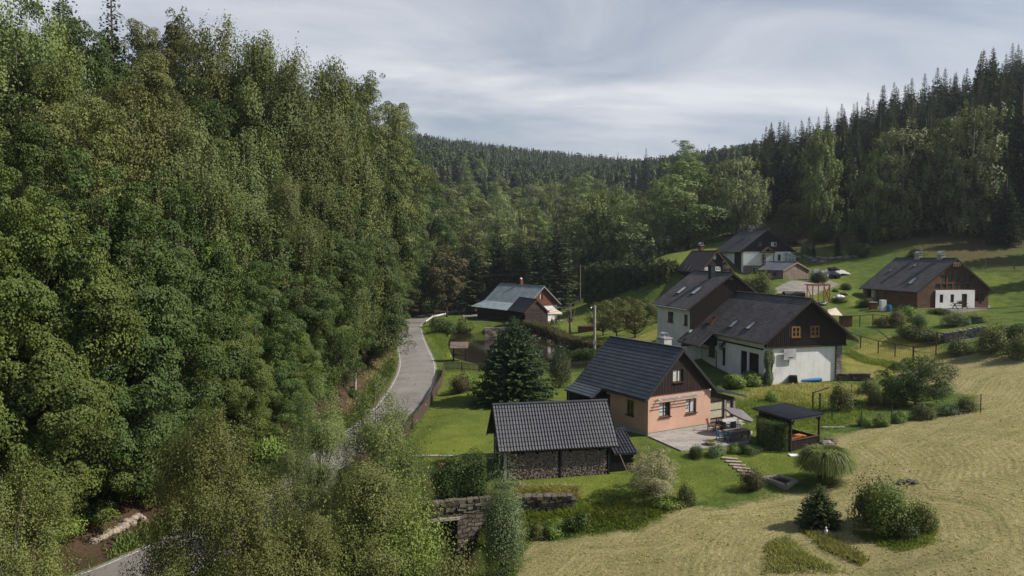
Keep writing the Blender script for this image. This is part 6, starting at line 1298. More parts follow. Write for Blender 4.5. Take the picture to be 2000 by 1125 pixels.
# leafy scrub along the bank left of the road
for k, (px, py, hp_, wp) in enumerate([(690, 775, 24, 40), (600, 870, 36, 70), (560, 905, 50, 90), (480, 950, 60, 110), (390, 975, 50, 100), (300, 985, 40, 80), (200, 1010, 40, 90), (110, 1050, 50, 100), (745, 690, 22, 30), (560, 870, 40, 60), (600, 860, 60, 80), (420, 940, 70, 110), (250, 960, 60, 110), (520, 900, 60, 90)]):
    bush((gb2, gb_, gb5)[k % 3], px, py, hp_, wp, ('dark leafy scrub on the bank left of the road', 'light green scrub on the bank left of the road', 'feathery scrub on the bank left of the road')[k % 3], ('dark scrub on the road bank', 'light scrub on the road bank', 'feathery scrub on the road bank')[k % 3])

# ---- grass and weeds as ground cover
CW0, CW1 = atz(1018, 1012, -2.5), atz(1117, 1010, -2.35)
def tufts(name, P, n, hmin, hmax, mat, seed, label, wd=.02, lean=.5, k=3, test=None):
    rng = np.random.default_rng(seed); P = [p[:2] for p in P]; A = np.array(P); lo, hi = A.min(0), A.max(0); xs = rng.uniform(lo[0], hi[0], n*3); ys = rng.uniform(lo[1], hi[1], n*3); m = inpoly(xs, ys, P); xs, ys = xs[m][:n], ys[m][:n]
    if test is not None: t_ = test(xs, ys); xs, ys = xs[t_], ys[t_]
    ed = sdist(xs, ys, P); kk = rng.uniform(0, min(1.6, max(float(ed.max()) * .7, .05)), len(xs)) * (1 + .6*np.sin(xs*1.3)*np.sin(ys*1.7)) < ed; xs, ys, ed = xs[kk], ys[kk], ed[kk]; hs = np.clip(.45 + ed/2.5 if ed.max() > 1 else .7 + 0*ed, 0, 1)
    z = H(xs, ys); ok_ = z > -3.3; xs, ys, z, hs = xs[ok_], ys[ok_], z[ok_], hs[ok_]; c = np.stack([xs, ys, z - .02], 1); Vs = []
    for j in range(k):
        a = rng.uniform(0, 6.28, len(xs)); h_ = rng.uniform(hmin, hmax, len(xs)) * hs; u = np.stack([np.cos(a), np.sin(a), 0*a], 1); v = np.stack([-u[:, 1], u[:, 0], 0*a], 1)*wd; cc = c + u*.04
        Vs.append(np.stack([cc - v, cc + v, cc + u*(h_*lean*.4)[:, None] + (0, 0, 1)*(h_*.6)[:, None] + v*.7, cc + u*(h_*lean)[:, None] + (0, 0, 1)*h_[:, None]], 1).reshape(-1, 3))
    tag(finish(name, npmesh(name, np.concatenate(Vs), 4), mat, uv=False), label, 'grass', kind='stuff')
tufts('rough_grass', ROUGHP, 5000, .12, .4, 'blade_dry', 2, 'tall seeding grass on the bank below the barn', .018)
tufts('rough_grass', zonepoly((1400,795),(1500,760),(1640,770),(1760,790),(1640,845),(1500,850)), 9000, .1, .35, 'blade', 3, 'rough green grass around the garden shelter', .02)
tufts('rough_grass', zonepoly((830,985),(1240,960),(1340,990),(1250,1040),(1040,1060),(1010,1124),(830,1124)), 20000, .12, .4, 'blade', 4, 'weeds and rough grass on the bank below the wood store', .022)
tufts('rough_grass', zonepoly((1480,1124),(1490,1060),(1540,1045),(1590,1085),(1680,1124)), 4200, .15, .42, 'blade_mixed', 5, 'uncut island of tall grass in the mown field', .02)
tufts('rough_grass', zonepoly((1560,1035),(1610,1035),(1700,1095),(1680,1110),(1600,1070)), 2800, .15, .4, 'blade_mixed', 6, 'narrow uncut strip of tall grass beside the young spruce', .02)
tufts('rough_grass', zonepoly((1655,1035),(1840,1035),(1830,1065),(1760,1085),(1680,1060)), 5000, .08, .3, 'blade', 7, 'uncut grass under the field bush group', .02)
tufts('rough_grass', zonepoly((815,640),(850,630),(885,650),(880,700),(862,700),(835,660)), 6000, .15, .5, 'blade', 8, 'roadside grass between the road and the pond', .03)
tufts('rough_grass', zonepoly((1640,690),(1660,680),(1800,715),(1840,712),(1830,722),(1760,725)), 5000, .2, .45, 'blade', 9, 'uncut grass strip along the wire fence', .03)
tufts('hay_stubble', HAYP, 26000, .03, .09, 'blade_dry', 10, 'dry cut hay lying on the mown field', .035, 1.6, test=lambda x, y: y < 62)
tufts('hay_stubble', HAYP, 3500, .04, .12, 'blade', 11, 'green tufts missed by the mower in the field', .05, .8, test=lambda x, y: (y < 70) & (np.sin(x*.8 + y*.3) * np.sin(y*.9 - x*.2) > .2))
tufts('undergrowth', zonepoly((180,1050),(480,930),(700,790),(730,800),(500,1000),(200,1100)), 9000, .1, .35, 'leaf_maple', 12, 'low leafy undergrowth on the road bank', .05, .7)

tufts('rough_grass', [(a_[0], a_[1]) for a_ in ((CW0[0] - .3, CW0[1] - 1.6), (CW1[0] + 1.5, CW1[1] - 1.6), (CW1[0] + 1.5, CW1[1] - .3), (CW0[0] - .3, CW0[1] - .3))], 2600, .3, .8, 'blade', 31, 'tall weeds growing up against the retaining wall', .035)
tufts('rough_grass', [(a_[0], a_[1]) for a_ in ((CW0[0] - .6, CW0[1] + .2), (CW1[0] + .6, CW1[1] + .2), (CW1[0] + .6, CW1[1] + 1.8), (CW0[0] - .6, CW0[1] + 1.8))], 3600, .15, .5, 'blade_dry', 32, 'dry grass hanging over the top of the retaining wall', .025, 1.3)
tufts('undergrowth', zonepoly((640,860),(700,790),(755,700),(772,700),(770,725),(726,795),(680,836),(640,880)), 7000, .15, .5, 'leaf_maple', 13, 'leafy weeds on the earth bank beside the road bend', .06, .8)
tufts('undergrowth', zonepoly((640,800),(690,760),(760,640),(772,700),(726,790),(650,850)), 5000, .15, .5, 'blade_dry', 14, 'dry grass on the earth bank beside the road bend', .03, .8)
tufts('rough_grass', zonepoly((770,700),(778,640),(790,640),(783,700),(770,740)), 2500, .1, .35, 'blade', 15, 'grassy verge on the forest side of the road', .05)

tufts('rough_grass', zonepoly((1130,985),(1240,965),(1330,990),(1240,1035),(1060,1050)), 7000, .15, .45, 'leaf_lime', 33, 'leafy bright weeds on the slope below the cream-leaved tree', .06, .8)
for sd_, of_, lab_ in ((0, (2.55, 3.5), 'grass tufts along the house side of the road'), (1, (-3.5, -2.55), 'grass tufts along the forest side of the road')):
    Pr = ROAD[(ROAD[:, 1] > 34) & (ROAD[:, 1] < 185)]; T_ = np.gradient(Pr[:, :2], axis=0); T_ /= np.linalg.norm(T_, axis=1)[:, None]; N_2 = np.stack([T_[:, 1], -T_[:, 0]], 1); e0 = Pr[:, :2] + N_2*of_[0]; e1_ = Pr[:, :2] + N_2*of_[1]
    tufts('rough_grass', [tuple(q) for q in e0] + [tuple(q) for q in e1_[::-1]], 7000, .1, .35, 'blade' if sd_ == 0 else 'blade_dry', 40 + sd_, lab_, .035)
# ---------------------------------------------------------------- fences, walls, poles
def lerp(a, b, t): return tuple(a[k] + (b[k] - a[k]) * t for k in range(len(a)))
def fence_run(name, pts, label, ht, mat, post_step=2.4, rails=(.25, .8), picket=.14, pw=.08, postmat=None, gapz=.05, cat='fence', pr=.1, mesh=None, brace=False, pext=.08):
    o = thing(name, label, cat, pts[0]); o0 = Vector(pts[0]); pan = MB()
    for a, b in zip(pts[:-1], pts[1:]):
        L_ = math.hypot(b[0]-a[0], b[1]-a[1]); n = max(1, round(L_ / post_step)); u = Vector((b[0]-a[0], b[1]-a[1], 0)).normalized(); nrm = Vector((-u.y, u.x, 0))
        g = lambda t: (lambda q: Vector((q[0], q[1], gz(q[0], q[1]))))(lerp(a, b, t))
        G = [g(k/n) for k in range(n + 1)]
        for k in range(n + (1 if b is pts[-1] else 0)): MB().beam(G[k] - o0 - V3(0, 0, .3), G[k] - o0 + V3(0, 0, ht + pext), pr).build('post', postmat or mat, o)
        for k in range(n):
            for r in rails: pan.beam(G[k] - o0 + V3(0, 0, ht*r), G[k+1] - o0 + V3(0, 0, ht*r), .05, .07)
            if picket:
                m = max(1, int((G[k+1] - G[k]).length / picket))
                for j in range(m): q = G[k].lerp(G[k+1], (j + .5)/m) - o0 + nrm*.05; pan.beam(q + V3(0, 0, gapz), q + V3(0, 0, ht + .04*math.sin(j*2.1)), pw, .025, up=tuple(nrm))
            if mesh:
                for z in mesh: pan.beam(G[k] - o0 + V3(0, 0, ht*z), G[k+1] - o0 + V3(0, 0, ht*z), .012)
                m = int((G[k+1] - G[k]).length / .3)
                for j in range(1, m): q = G[k].lerp(G[k+1], j/m) - o0; pan.beam(q, q + V3(0, 0, ht*mesh[-1]), .009)
    if brace:
        q = Vector(pts[-1 if brace == 2 else 0]) - o0
    pan.build('panel', mat, o); return o
fence_run('picket_fence', [hit(868, 723), hit(1150, 722)], 'weathered picket fence between the pond and the lawn', 1.15, 'weathered_wood', picket=.17, pw=.09)
fence_run('board_fence', [hit(868, 723), hit(862, 752), hit(835, 800), hit(806, 838)], 'brown board fence following the bend of the road by the lawn', 1.2, 'fence_wood', 2.4, (.3, .9), .13, .11)
fence_run('board_fence', [hit(800, 850), hit(740, 890), hit(690, 925)], 'brown board fence section half hidden behind the thin birch', 1.2, 'fence_wood', 2.4, (.3, .9), .13, .11)
wp = [hit(1655, 640), hit(1790, 668), hit(1872, 682)]
fence_run('wire_fence', wp, 'rusty post and wire fence along the brambles', 1.55, 'rust', 3.0, (1.0,), None, postmat='rust', mesh=(.3, .65), pext=0)
fence_run('wire_fence', [hit(1648, 668), hit(1715, 690), hit(1783, 703)], 'rusty wire fence along the yellow-green meadow behind the barn', 1.5, 'rust', 3.0, (1.0,), None, mesh=(.3, .65), pext=0)
fence_run('wire_fence', [hit(1784, 703), hit(1872, 683)], 'rusty wire fence closing the meadow enclosure at its far end', 1.5, 'rust', 3.0, (1.0,), None, mesh=(.3, .65), pext=0)
q = Vector(hit(1784, 703)); mb = MB(); mb.beam(q + V3(0, 0, 1.1), q + V3(1.0, -.5, 0), .05); tag(mb.build('brace', 'rust'), 'slanting brace propping the corner post of the wire fence', 'brace')
fence_run('garden_fence', [hit(1600, 800), hit(1625, 822), hit(1682, 838), hit(1800, 822), hit(1915, 806)], 'thin green-posted wire fence round the kitchen garden', 1.35, 'green_paint', 3.0, (), None, mesh=(.1, .4, .72), pr=.055, pext=.15)
fence_run('garden_fence', [hit(1602, 800), hit(1690, 772), hit(1780, 760)], 'green wire fence at the back of the kitchen garden', 1.35, 'green_paint', 3.2, (), None, mesh=(.1, .4, .72), pr=.055, pext=.15)
a, b2 = hit(1587, 813), hit(1618, 800); o = thing('garden_arch', 'dark wooden frame at the entrance of the kitchen garden', 'frame', a); d = Vector(b2) - Vector(a)
MB().beam((0, 0, -.2), (0, 0, 2.1), .1).build('post', 'dark_boards', o); MB().beam((0, 0, 2.05), (d.x, d.y, 2.05 + d.z * .4), .09).build('beam', 'dark_boards', o)
fence_run('rail_fence', [at(1112, 597, 172), at(1200, 592, 168)], 'grey rail fence in front of the tall evergreen hedge', 1.1, 'weathered_wood', 3, (.5, .95), None)
fence_run('rail_fence', [hit(1925, 528), hit(2040, 528)], 'simple post fence at the foot of the slope behind the log house', 1.6, 'weathered_wood', 4.5, (.95,), None, mesh=(.3, .6))
# guard rail
g0 = [hit(832, 634), hit(845, 624), hit(872, 618)]; o = thing('guard_rail', 'white metal guard rail at the road bend above the pond', 'guard rail', g0[0]); rl_ = MB()
for k, (a, b2) in enumerate(zip(g0[:-1], g0[1:])):
    A_, B_ = Vector(a) - Vector(g0[0]), Vector(b2) - Vector(g0[0])
    for zz in (.62, .78): rl_.beam(A_ + V3(0, 0, zz), B_ + V3(0, 0, zz), .06, .13)
    for j in range(4 if k else 2): MB().beam(A_.lerp(B_, j/3) - V3(0, 0, .3), A_.lerp(B_, j/3) + V3(0, 0, .8), .12).build('post', 'zinc', o)
rl_.build('rail', 'white_paint', o)
# poles and wires
def pole(px, py, top, name, mat, r, label, Y=None):
    x, y, z = hit(px, py) if Y is None else (*at(px, py, Y)[:2], gz(*at(px, py, Y)[:2])); zt = at(px, top, y)[2]; o = thing(name, label, 'pole', (x, y, z)); MB().tube([(0, 0, -.4), (0, 0, zt - z)], [r*1.25, r], 10).build('shaft', mat, o); return o, Vector((x, y, zt)), zt - z
o, P1, h1 = pole(1161, 700, 597, 'concrete_pole', 'concrete', .17, 'thick pale concrete utility pole behind the cottage ridge')
MB().box(-.25, -.3, h1*.27, .25, -.15, h1*.27 + .55).build('switch_box', 'concrete', o); k = MB(); k.beam((-.55, 0, h1 - .15), (.2, 0, h1 - .15), .09); k.blob((-.5, 0, h1 - .32), .12, .12, .12, 1, 8, 5, 0); k.build('cross_arm', 'zinc', o)
o, P2, h2 = pole(1133, 590, 517, 'wooden_pole', 'weathered_wood', .15, 'tall wooden utility pole in front of the dark evergreen hedge', 176)
MB().beam((-.7, 0, h2 - .3), (.7, 0, h2 - .3), .12).build('cross_arm', 'weathered_wood', o)
o, P3, h3 = pole(694, 778, 728, 'concrete_pole', 'concrete', .14, 'concrete utility pole among the trees on the road bank')
k = MB().box(-.9, -.2, -.2, -.5, .2, 1.1); k.build('meter_box', 'concrete', o)
def wire(a, b, sag, label, r=.018):
    pts = []
    for i in range(25): t = i/24; p = Vector(a).lerp(Vector(b), t); p.z -= sag * 4*t*(1-t); pts.append(tuple(p))
    tag(MB().tube(pts, r, 4, False).build('overhead_wire', 'black_plastic'), label, 'wire')
e1 = Vector(at(700, 632, 104)); wire(P1 + V3(-.5, 0, -.2), e1, .6, 'upper of the two overhead wires crossing the road to the concrete pole'); wire(P1 + V3(0, 0, -.5), e1 + V3(0, 0, -.6), .7, 'lower of the two overhead wires crossing the road to the concrete pole')
wire(P2 + V3(-.6, 0, -.2), at(790, 530, 160), 1.6, 'overhead wire from the wooden pole past the metal-roofed cottage to the trees', .03)
# walls
def stonewall(name, a, b, ht, th, mat, label, z0=None, seed=1, st=.42, row=.24):
    rr = random.Random(seed); A_, B_ = Vector(a), Vector(b); d = B_ - A_; L_ = math.hypot(d.x, d.y); o = tag(MB().xf(Matrix.Identity(4)).build('x', mat), None) if False else None
    mb = MB(); z = 0; u = d / L_; n_ = Vector((-u.y, u.x, 0)).normalized()
    while z < ht:
        rh = row * rr.uniform(.75, 1.25); x = -.1
        while x < L_:
            w_ = st * rr.uniform(.6, 1.5); p = A_ + u*(x + w_/2) + V3(0, 0, z + rh/2); i0 = len(mb.v); k = MB().box(-w_/2 + .015, -th/2 + rr.uniform(-.05, .05), -rh/2 + .012, w_/2 - .015, th/2 + rr.uniform(-.05, .05), rh/2 - .012)
            k.v = [(vx + rr.uniform(-.035, .035), vy + rr.uniform(-.06, .06), vz + rr.uniform(-.03, .03)) for vx, vy, vz in k.v]; k.xf(Matrix.Translation(p) @ Matrix.Rotation(math.atan2(u.y, u.x), 4, 'Z')); mb.v += k.v; mb.f += [tuple(i0 + j for j in f) for f in k.f]; x += w_
        z += rh
    return tag(mb.build(name, mat), label, 'wall')
a, b2 = atz(1018, 1012, -2.5), atz(1117, 1010, -2.35); stonewall('retaining_wall', a, b2, 1.42, .7, 'stone_old', 'rough sandstone retaining wall holding the bank below the wood store')
# culvert: stone arch block with a dark mouth
a, b2 = atz(828, 1012, -2.0), atz(952, 1000, -2.0)
A_ = Vector((a[0], a[1], -2.0)); B_ = Vector((b2[0], b2[1], -2.0)); u = (B_ - A_).normalized(); n_ = Vector((-u.y, u.x, 0)); L_ = (B_ - A_).length; CA, CB = A_.copy(), B_.copy()
stonewall('stone_parapet', tuple(A_ + V3(0, 0, .15)), tuple(B_ + V3(0, 0, .15)), .62, .5, 'stone_old', 'dark stone parapet above the stream culvert', seed=4)
o = thing('culvert', 'stone culvert with dark square mouth swallowing the stream under the garden', 'culvert', tuple(A_))
M = lambda s, k, z: tuple(u*s + n_*k + V3(0, 0, z))
def obox(mb, s0, k0, z0, s1, k1, z1):
    i = len(mb.v); mb.v += [M(s0,k0,z0),M(s1,k0,z0),M(s1,k1,z0),M(s0,k1,z0),M(s0,k0,z1),M(s1,k0,z1),M(s1,k1,z1),M(s0,k1,z1)]; mb.f += [tuple(i+k for k in q) for q in ((0,3,2,1),(4,5,6,7),(0,1,5,4),(1,2,6,5),(2,3,7,6),(3,0,4,7))]
mb = MB(); obox(mb, -.6, -.25, -3.6, .25, 5, .12); obox(mb, 2.15, -.25, -3.6, L_ + .3, 5, .12); obox(mb, .25, -.25, -.25, 2.15, 5, .12); obox(mb, .2, 4.4, -3.6, 2.2, 5, -.2); mb.build('abutment', 'stone_wall', o)
mb = MB(); obox(mb, .1, -.32, -.22, 2.3, .1, -.02); mb.build('lintel', 'concrete', o)
a, b2 = at(948, 652, 139), at(1004, 648, 139); stonewall('pond_wall', (a[0], a[1], -1.4), (b2[0], b2[1], -1.4), 1.9, .6, 'sandstone', 'old stone wall on the far side of the pond', seed=8, st=.8, row=.4)
for px, py, s_, lab in [(1058, 665, .8, 'mossy boulder on the pond bank below the hedge'), (1078, 672, 1.1, 'large boulder on the pond bank in the middle'), (1098, 684, 1.0, 'pale boulder on the pond bank nearest the juniper'), (1045, 658, .6, 'small boulder on the pond bank nearest the shed')]:
    x, y, z = hit(px, py); tag(MB().blob((x, y, z + .1), s_*1.3, s_, s_*.7, px, 12, 8, .25).build('boulder', 'grey_rock' if px == 1098 else 'dark_stone'), lab, 'boulder')
a, b2 = hit(190, 1062), hit(282, 1018); rr = random.Random(3)
for k in range(15):
    t = k/14; p = lerp(a, b2, t); tag(MB().blob((p[0] - .2, p[1], gz(p[0], p[1]) + .12 + (.22 if k in (10, 12, 13) else 0)), .28*rr.uniform(.8, 1.3), .22, .2*rr.uniform(.8, 1.3), k, 9, 6, .12).build('kerb_stone', 'sandstone'), 'pale rough stone in the low row beside the bottom of the road', 'stone', 'stones lining the road bank')
a, b2 = hit(1640, 742), hit(1694, 742); stonewall('low_wall', a, (b2[0], b2[1], b2[2]), .6, .7, 'dark_stone', 'low dark stone wall at the right corner of the barn', seed=9, st=.8)
x, y, z = hit(1850, 660); stonewall('rubble_wall', hit(1845, 668), hit(1920, 655), .9, .8, 'grey_rock', 'dry rubble wall on the bank below the log house lawn', seed=11, st=.4, row=.25)
for k, (px, py) in enumerate([(1560, 505), (1572, 503), (1583, 507), (1598, 506), (1612, 508), (1625, 507), (1640, 506), (1655, 505), (1670, 503), (1590, 512), (1606, 514)]):
    x, y, z = hit(px, py); tag(MB().blob((x, y, z + .2), .8, .6, .4, k + 30, 9, 6, .2).build('rock', 'grey_rock'), 'grey rock of the rockery on the terraced slope right of the chalet', 'rock', 'rockery rocks beside the chalet')

# ---------------------------------------------------------------- small things round the garden
# well shelter by the pond
x, y, z = hit(897, 706); y += .6; z = gz(x, y); o = thing('well_shelter', 'small wooden shelter with shingle roof beside the pond', 'shelter', (x, y, z))
for sx in (-1, 1):
    for sy in (-.5, .5): MB().beam((sx*.85, sy, -.8), (sx*.85, sy, 2.0), .14).build('post', 'dark_boards', o)
mb = MB(); slab(mb, (-1.3, 0, 2.75), (1.3, 0, 2.75), (1.3, -.95, 1.95), (-1.3, -.95, 1.95), .07); slab(mb, (-1.3, 0, 2.75), (1.3, 0, 2.75), (1.3, .95, 1.95), (-1.3, .95, 1.95), .07); mb.build('roof', 'weathered_wood', o)
mb = MB(); mb.box(-.85, -.5, .85, .85, .5, .95); mb.beam((-1.0, -.5, .95), (1.0, -.5, .95), .1); mb.beam((-.85, -.5, 1.95), (.85, -.5, 1.95), .1); mb.build('shelf', 'dark_boards', o)
# brown container on the lawn
a = hit(1130, 651); o = thing('container', 'low brown metal container on the lawn behind the concrete pole', 'container', a); w_ = 42 * a[1] / F
mb = MB(); mb.box(0, 0, -.1, w_, 1.6, 1.15); mb.box(-.06, -.06, 1.15, w_ + .06, 1.66, 1.27); battens(mb, (0, 0, 0), X_, nY, 0, w_, .5, 0, 1.15, (), .08, .05); mb.build('tank', 'brown_wood', o)
# terrace furniture
def plastic_chair(x, y, rz, label):
    t = thing('garden_chair', label, 'chair', (x, y, .41), rz, 'teal chairs at the terrace table'); m_ = MB(); m_.box(-.25, -.24, .41, .25, .24, .45); m_.build('seat', 'teal_chair', t)
    m_ = MB()
    for k in range(6): m_.beam((-.22 + .088*k, .24, .45), (-.24 + .096*k, .33, .88), .05, .02)
    m_.beam((-.26, .335, .88), (.26, .335, .88), .05, .05); m_.build('backrest', 'teal_chair', t)
    for sx in (-1, 1):
        MB().beam((sx*.27, .26, .64), (sx*.27, -.24, .62), .05, .03).build('armrest', 'teal_chair', t)
        for sy in (-1, 1): MB().beam((sx*.23, sy*.22, .42 + (.2 if sy < 0 else 0)), (sx*.28, sy*.27, 0), .045).build('leg', 'teal_chair', t)
    return t
tx, ty, _ = atz(1438, 858, .42); t = thing('dining_table', 'terrace table under a grey-brown cloth', 'table', (tx, ty, .41), R(22)); MB().box(-.95, -.45, .70, .95, .45, .74).build('tabletop', 'brown_wood', t)
for sx in (-.85, .85):
    for sy in (-.38, .38): MB().beam((sx, sy, 0), (sx, sy, .7), .07).build('leg', 'brown_wood', t)
simple('cloth_taupe', (0.20, 0.16, 0.14), .85, .15, 6); mb = MB(); N_ = 18
for sd_ in (-1, 1):
    for k in range(N_):
        xa = -.98 + 1.96*k/N_; xb = -.98 + 1.96*(k+1)/N_; f = lambda q: .48 + .02*math.sin(q*14); mb.quad((xa, sd_*.47, .755), (xb, sd_*.47, .755), (xb, sd_*f(xb), .42), (xa, sd_*f(xa), .42))
mb.box(-.98, -.47, .745, .98, .47, .76)
for sx in (-1, 1): mb.quad((sx*.98, -.47, .755), (sx*.98, .47, .755), (sx*1.0, .48, .42), (sx*1.0, -.48, .42))
c = mb.xf(Matrix.Translation((tx, ty, .41)) @ Matrix.Rotation(R(22), 4, 'Z')).build('tablecloth', 'cloth_taupe'); tag(c, 'grey-brown cloth draped over the terrace table', 'tablecloth')
tag(MB().blob((tx + .1, ty, 1.2), .22, .16, .05, 1, 10, 5, .05).build('platter', 'leaf_yellow'), 'yellow platter on the terrace table', 'platter')
plastic_chair(tx - 1.35, ty - .45, R(100), 'teal plastic chair at the left end of the terrace table'); plastic_chair(tx - .75, ty - .75, R(170), 'teal plastic chair on the near side of the terrace table'); plastic_chair(tx - .3, ty + 1.0, R(10), 'teal plastic chair on the far side of the terrace table'); plastic_chair(tx + .5, ty + 1.1, R(-5), 'teal plastic chair at the far corner of the terrace table')
# tilted parasol
px_, py_, _ = atz(1441, 848, .42); o = thing('parasol', 'tilted grey parasol standing over the terrace', 'parasol', (px_, py_, .41)); MB().tube([(0, 0, 0), (0, 0, 2.0)], .03, 6).build('pole', 'dark_metal', o); MB().tube([(0, 0, 0), (0, 0, .09)], .26, 12).build('base', 'concrete', o)
simple('cloth_grey', (0.17, 0.15, 0.16), .85, .12, 5); mb = MB(); n8 = 8
for k in range(n8):
    a0, a1 = 2*math.pi*k/n8, 2*math.pi*(k+1)/n8; mb.quad((0, 0, .42), (1.25*math.cos(a0), .95*math.sin(a0), 0), (1.25*math.cos(a1), .95*math.sin(a1), 0)); mb.quad((1.25*math.cos(a0), .95*math.sin(a0), 0), (1.25*math.cos(a0), .95*math.sin(a0), -.12), (1.25*math.cos(a1), .95*math.sin(a1), -.12), (1.25*math.cos(a1), .95*math.sin(a1), 0))
mb.xf(Matrix.Translation((.1, 0, 1.65)) @ Matrix.Rotation(R(22), 4, 'Y') @ Matrix.Rotation(R(10), 4, 'X')).build('canopy', 'cloth_grey', o)
# brown bench set by the porch
bx, by, _ = atz(1392, 842, .42)
def wood_chair(x, y, rz, label):
    t = thing('wooden_chair', label, 'chair', (x, y, .41), rz, 'wooden chairs by the terracotta wall'); MB().box(-.26, -.25, .4, .26, .25, .45).build('seat', 'brown_wood', t); m_ = MB()
    for k in range(4): m_.beam((-.2 + .133*k, .24, .45), (-.22 + .147*k, .38, .98), .08, .02)
    m_.beam((-.28, .38, .96), (.28, .38, .96), .06, .04); m_.build('backrest', 'brown_wood', t)
    for sx in (-1, 1):
        for sy in (-1, 1): MB().beam((sx*.23, sy*.22, .42), (sx*.26, sy*.26, 0), .055).build('leg', 'brown_wood', t)
wood_chair(bx - .1, by + .1, R(60), 'dark wooden chair folded against the terracotta wall'); wood_chair(bx + .55, by + .2, R(-20), 'dark wooden chair facing the porch steps')
o = thing('side_table', 'low pale table with white top between the chairs and the steps', 'table', (bx + 1.5, by + .8, .41), R(30)); MB().box(-.7, -.4, .68, .7, .4, .73).build('tabletop', 'sheet_plastic', o)
for sx in (-.6, .6): MB().box(sx - .05, -.3, 0, sx + .05, .3, .68).build('leg', 'dark_metal', o)
x, y, _ = atz(1388, 868, .42); o = thing('flower_bowl', 'shallow stone bowl with yellow flowers on the terrace', 'bowl', (x, y, .41)); MB().tube([(0, 0, 0), (0, 0, .12), (0, 0, .24)], [.28, .42, .46], 14).build('bowl', 'sandstone', o)
rng = np.random.default_rng(3); p = rng.normal(size=(260, 3)) * (.2, .2, .05) + (0, 0, .3); finish('foliage', npmesh('foliage', leafquads(p, unit(rng.normal(size=(260, 3)) + (0, 0, 1)), .09, .06, rng), 4), 'leaf_yellow', o, uv=False)
# steps down from the terrace
sa, sb_ = hit(1425, 896), hit(1474, 935)
for k in range(7):
    p = lerp(sa, sb_, k/6); m_ = MB().box(-.55, -.2, -.15, .55, .2, .07); m_.v = [(vx + rr.uniform(-.04, .04), vy + rr.uniform(-.03, .03), vz) for vx, vy, vz in m_.v]; m_.xf(Matrix.Translation((p[0], p[1], gz(p[0], p[1]))) @ Matrix.Rotation(R(-20 + 5*math.sin(k)), 4, 'Z'))
    tag(m_.build('stepping_stone', 'sandstone'), 'flat stone step in the flight running down from the terrace', 'step', 'stone steps below the terrace')
# stone basin in the slope
p = [hit(*q) for q in ((1493, 938), (1522, 932), (1556, 942), (1535, 956))]; o = thing('stone_basin', 'open rectangular stone pit at the bottom of the garden', 'basin', p[0]); mb = MB()
zb_ = max(q[2] for q in p) + .06
for a, b2 in zip(p, p[1:] + p[:1]): mb.beam(Vector((a[0], a[1], zb_)) - Vector(p[0]), Vector((b2[0], b2[1], zb_)) - Vector(p[0]), .3, .16); mb.beam(Vector((a[0], a[1], zb_ - .35)) - Vector(p[0]), Vector((b2[0], b2[1], zb_ - .35)) - Vector(p[0]), .22, .5)
mb.build('rim', 'sandstone', o); mb = MB(); mb.quad(*[(q[0] - p[0][0], q[1] - p[0][1], zb_ - p[0][2] - .05) for q in p][::-1]); mb.build('dark_water', 'pond_water', o)
x, y, z = hit(1551, 890); tag(MB().box(x - .35, y - .3, z, x + .35, y + .3, z + .06).build('paving_slab', 'white_paint'), 'single pale slab lying on the lawn below the shelter', 'slab')
x, y, z = hit(1628, 836); tag(MB().box(x - .9, y - .12, z, x + .9, y + .12, z + .1).build('stone_edging', 'concrete'), 'long pale kerb stone behind the shelter', 'kerb stone')
x, y, z = hit(1621, 868); o = thing('millstone', 'stack of dark millstones with a pot beside the shelter', 'millstone', (x, y, z)); MB().tube([(0, 0, 0), (0, 0, .25)], .5, 14).build('lower_stone', 'dark_stone', o); MB().tube([(-.05, 0, .25), (-.05, 0, .48)], .32, 12).build('upper_stone', 'dark_stone', o)
tag(MB().blob((x - .5, y - .6, z + .1), .6, .35, .35, 5, 12, 7, .2).build('boulder', 'grey_rock'), 'long grey boulder lying beside the millstones', 'boulder')
x, y, z = hit(1549, 750); o = thing('composter', 'black ribbed plastic composter by the white barn wall', 'composter', (x, y, z))
mb = MB()
for k in range(5): mb.tube([(0, 0, .17*k), (0, 0, .17*k + .14)], [.68 - .03*k, .67 - .03*k], 4); mb.tube([(0, 0, .17*k + .13), (0, 0, .17*k + .17)], .6 - .03*k, 4)
mb.xf(Matrix.Rotation(R(40), 4, 'Z')).build('bin', 'black_plastic', o); MB().tube([(0, 0, .85), (0, 0, .93)], [.58, .5], 4).xf(Matrix.Rotation(R(40), 4, 'Z')).build('lid', 'black_plastic', o)
a, b2 = hit(1564, 747), hit(1604, 745); o = thing('rolled_pool_cover', 'blue rolled pool cover lying along the barn wall', 'cover', a); d = Vector(b2) - Vector(a); MB().tube([(0, 0, .22), (d.x, d.y, d.z + .22)], .2, 10).build('roll', 'blue_plastic', o); MB().tube([(0, .25, .4), (d.x, d.y + .25, d.z + .4)], .06, 6).build('rod', 'blue_plastic', o)
x, y, z = hit(1520, 745); tag(MB().box(x - 1.1, y - .2, z, x + 1.0, y + .2, z + .35).build('trough', 'stone_base'), 'low grey stone trough left of the composter', 'trough')
a = hit(980, 955); tag(MB().box(a[0] - .3, a[1], a[2], a[0] + 1.2, a[1] + .5, a[2] + .25).build('garden_bench', 'dark_metal'), 'dark low slab bench left of the wood store front', 'bench')
x, y, z = hit(1613, 1048); o = thing('garden_figure', 'small white garden statuette in the uncut grass strip', 'statuette', (x, y, z)); o.scale = (.7, .7, .75); MB().tube([(0, 0, 0), (0, 0, .2), (.02, 0, .45), (0, 0, .55)], [.14, .1, .13, .06], 8).build('body', 'white_paint', o); MB().blob((0, 0, .63), .08, .08, .1, 1, 8, 6, 0).build('head', 'white_paint', o)
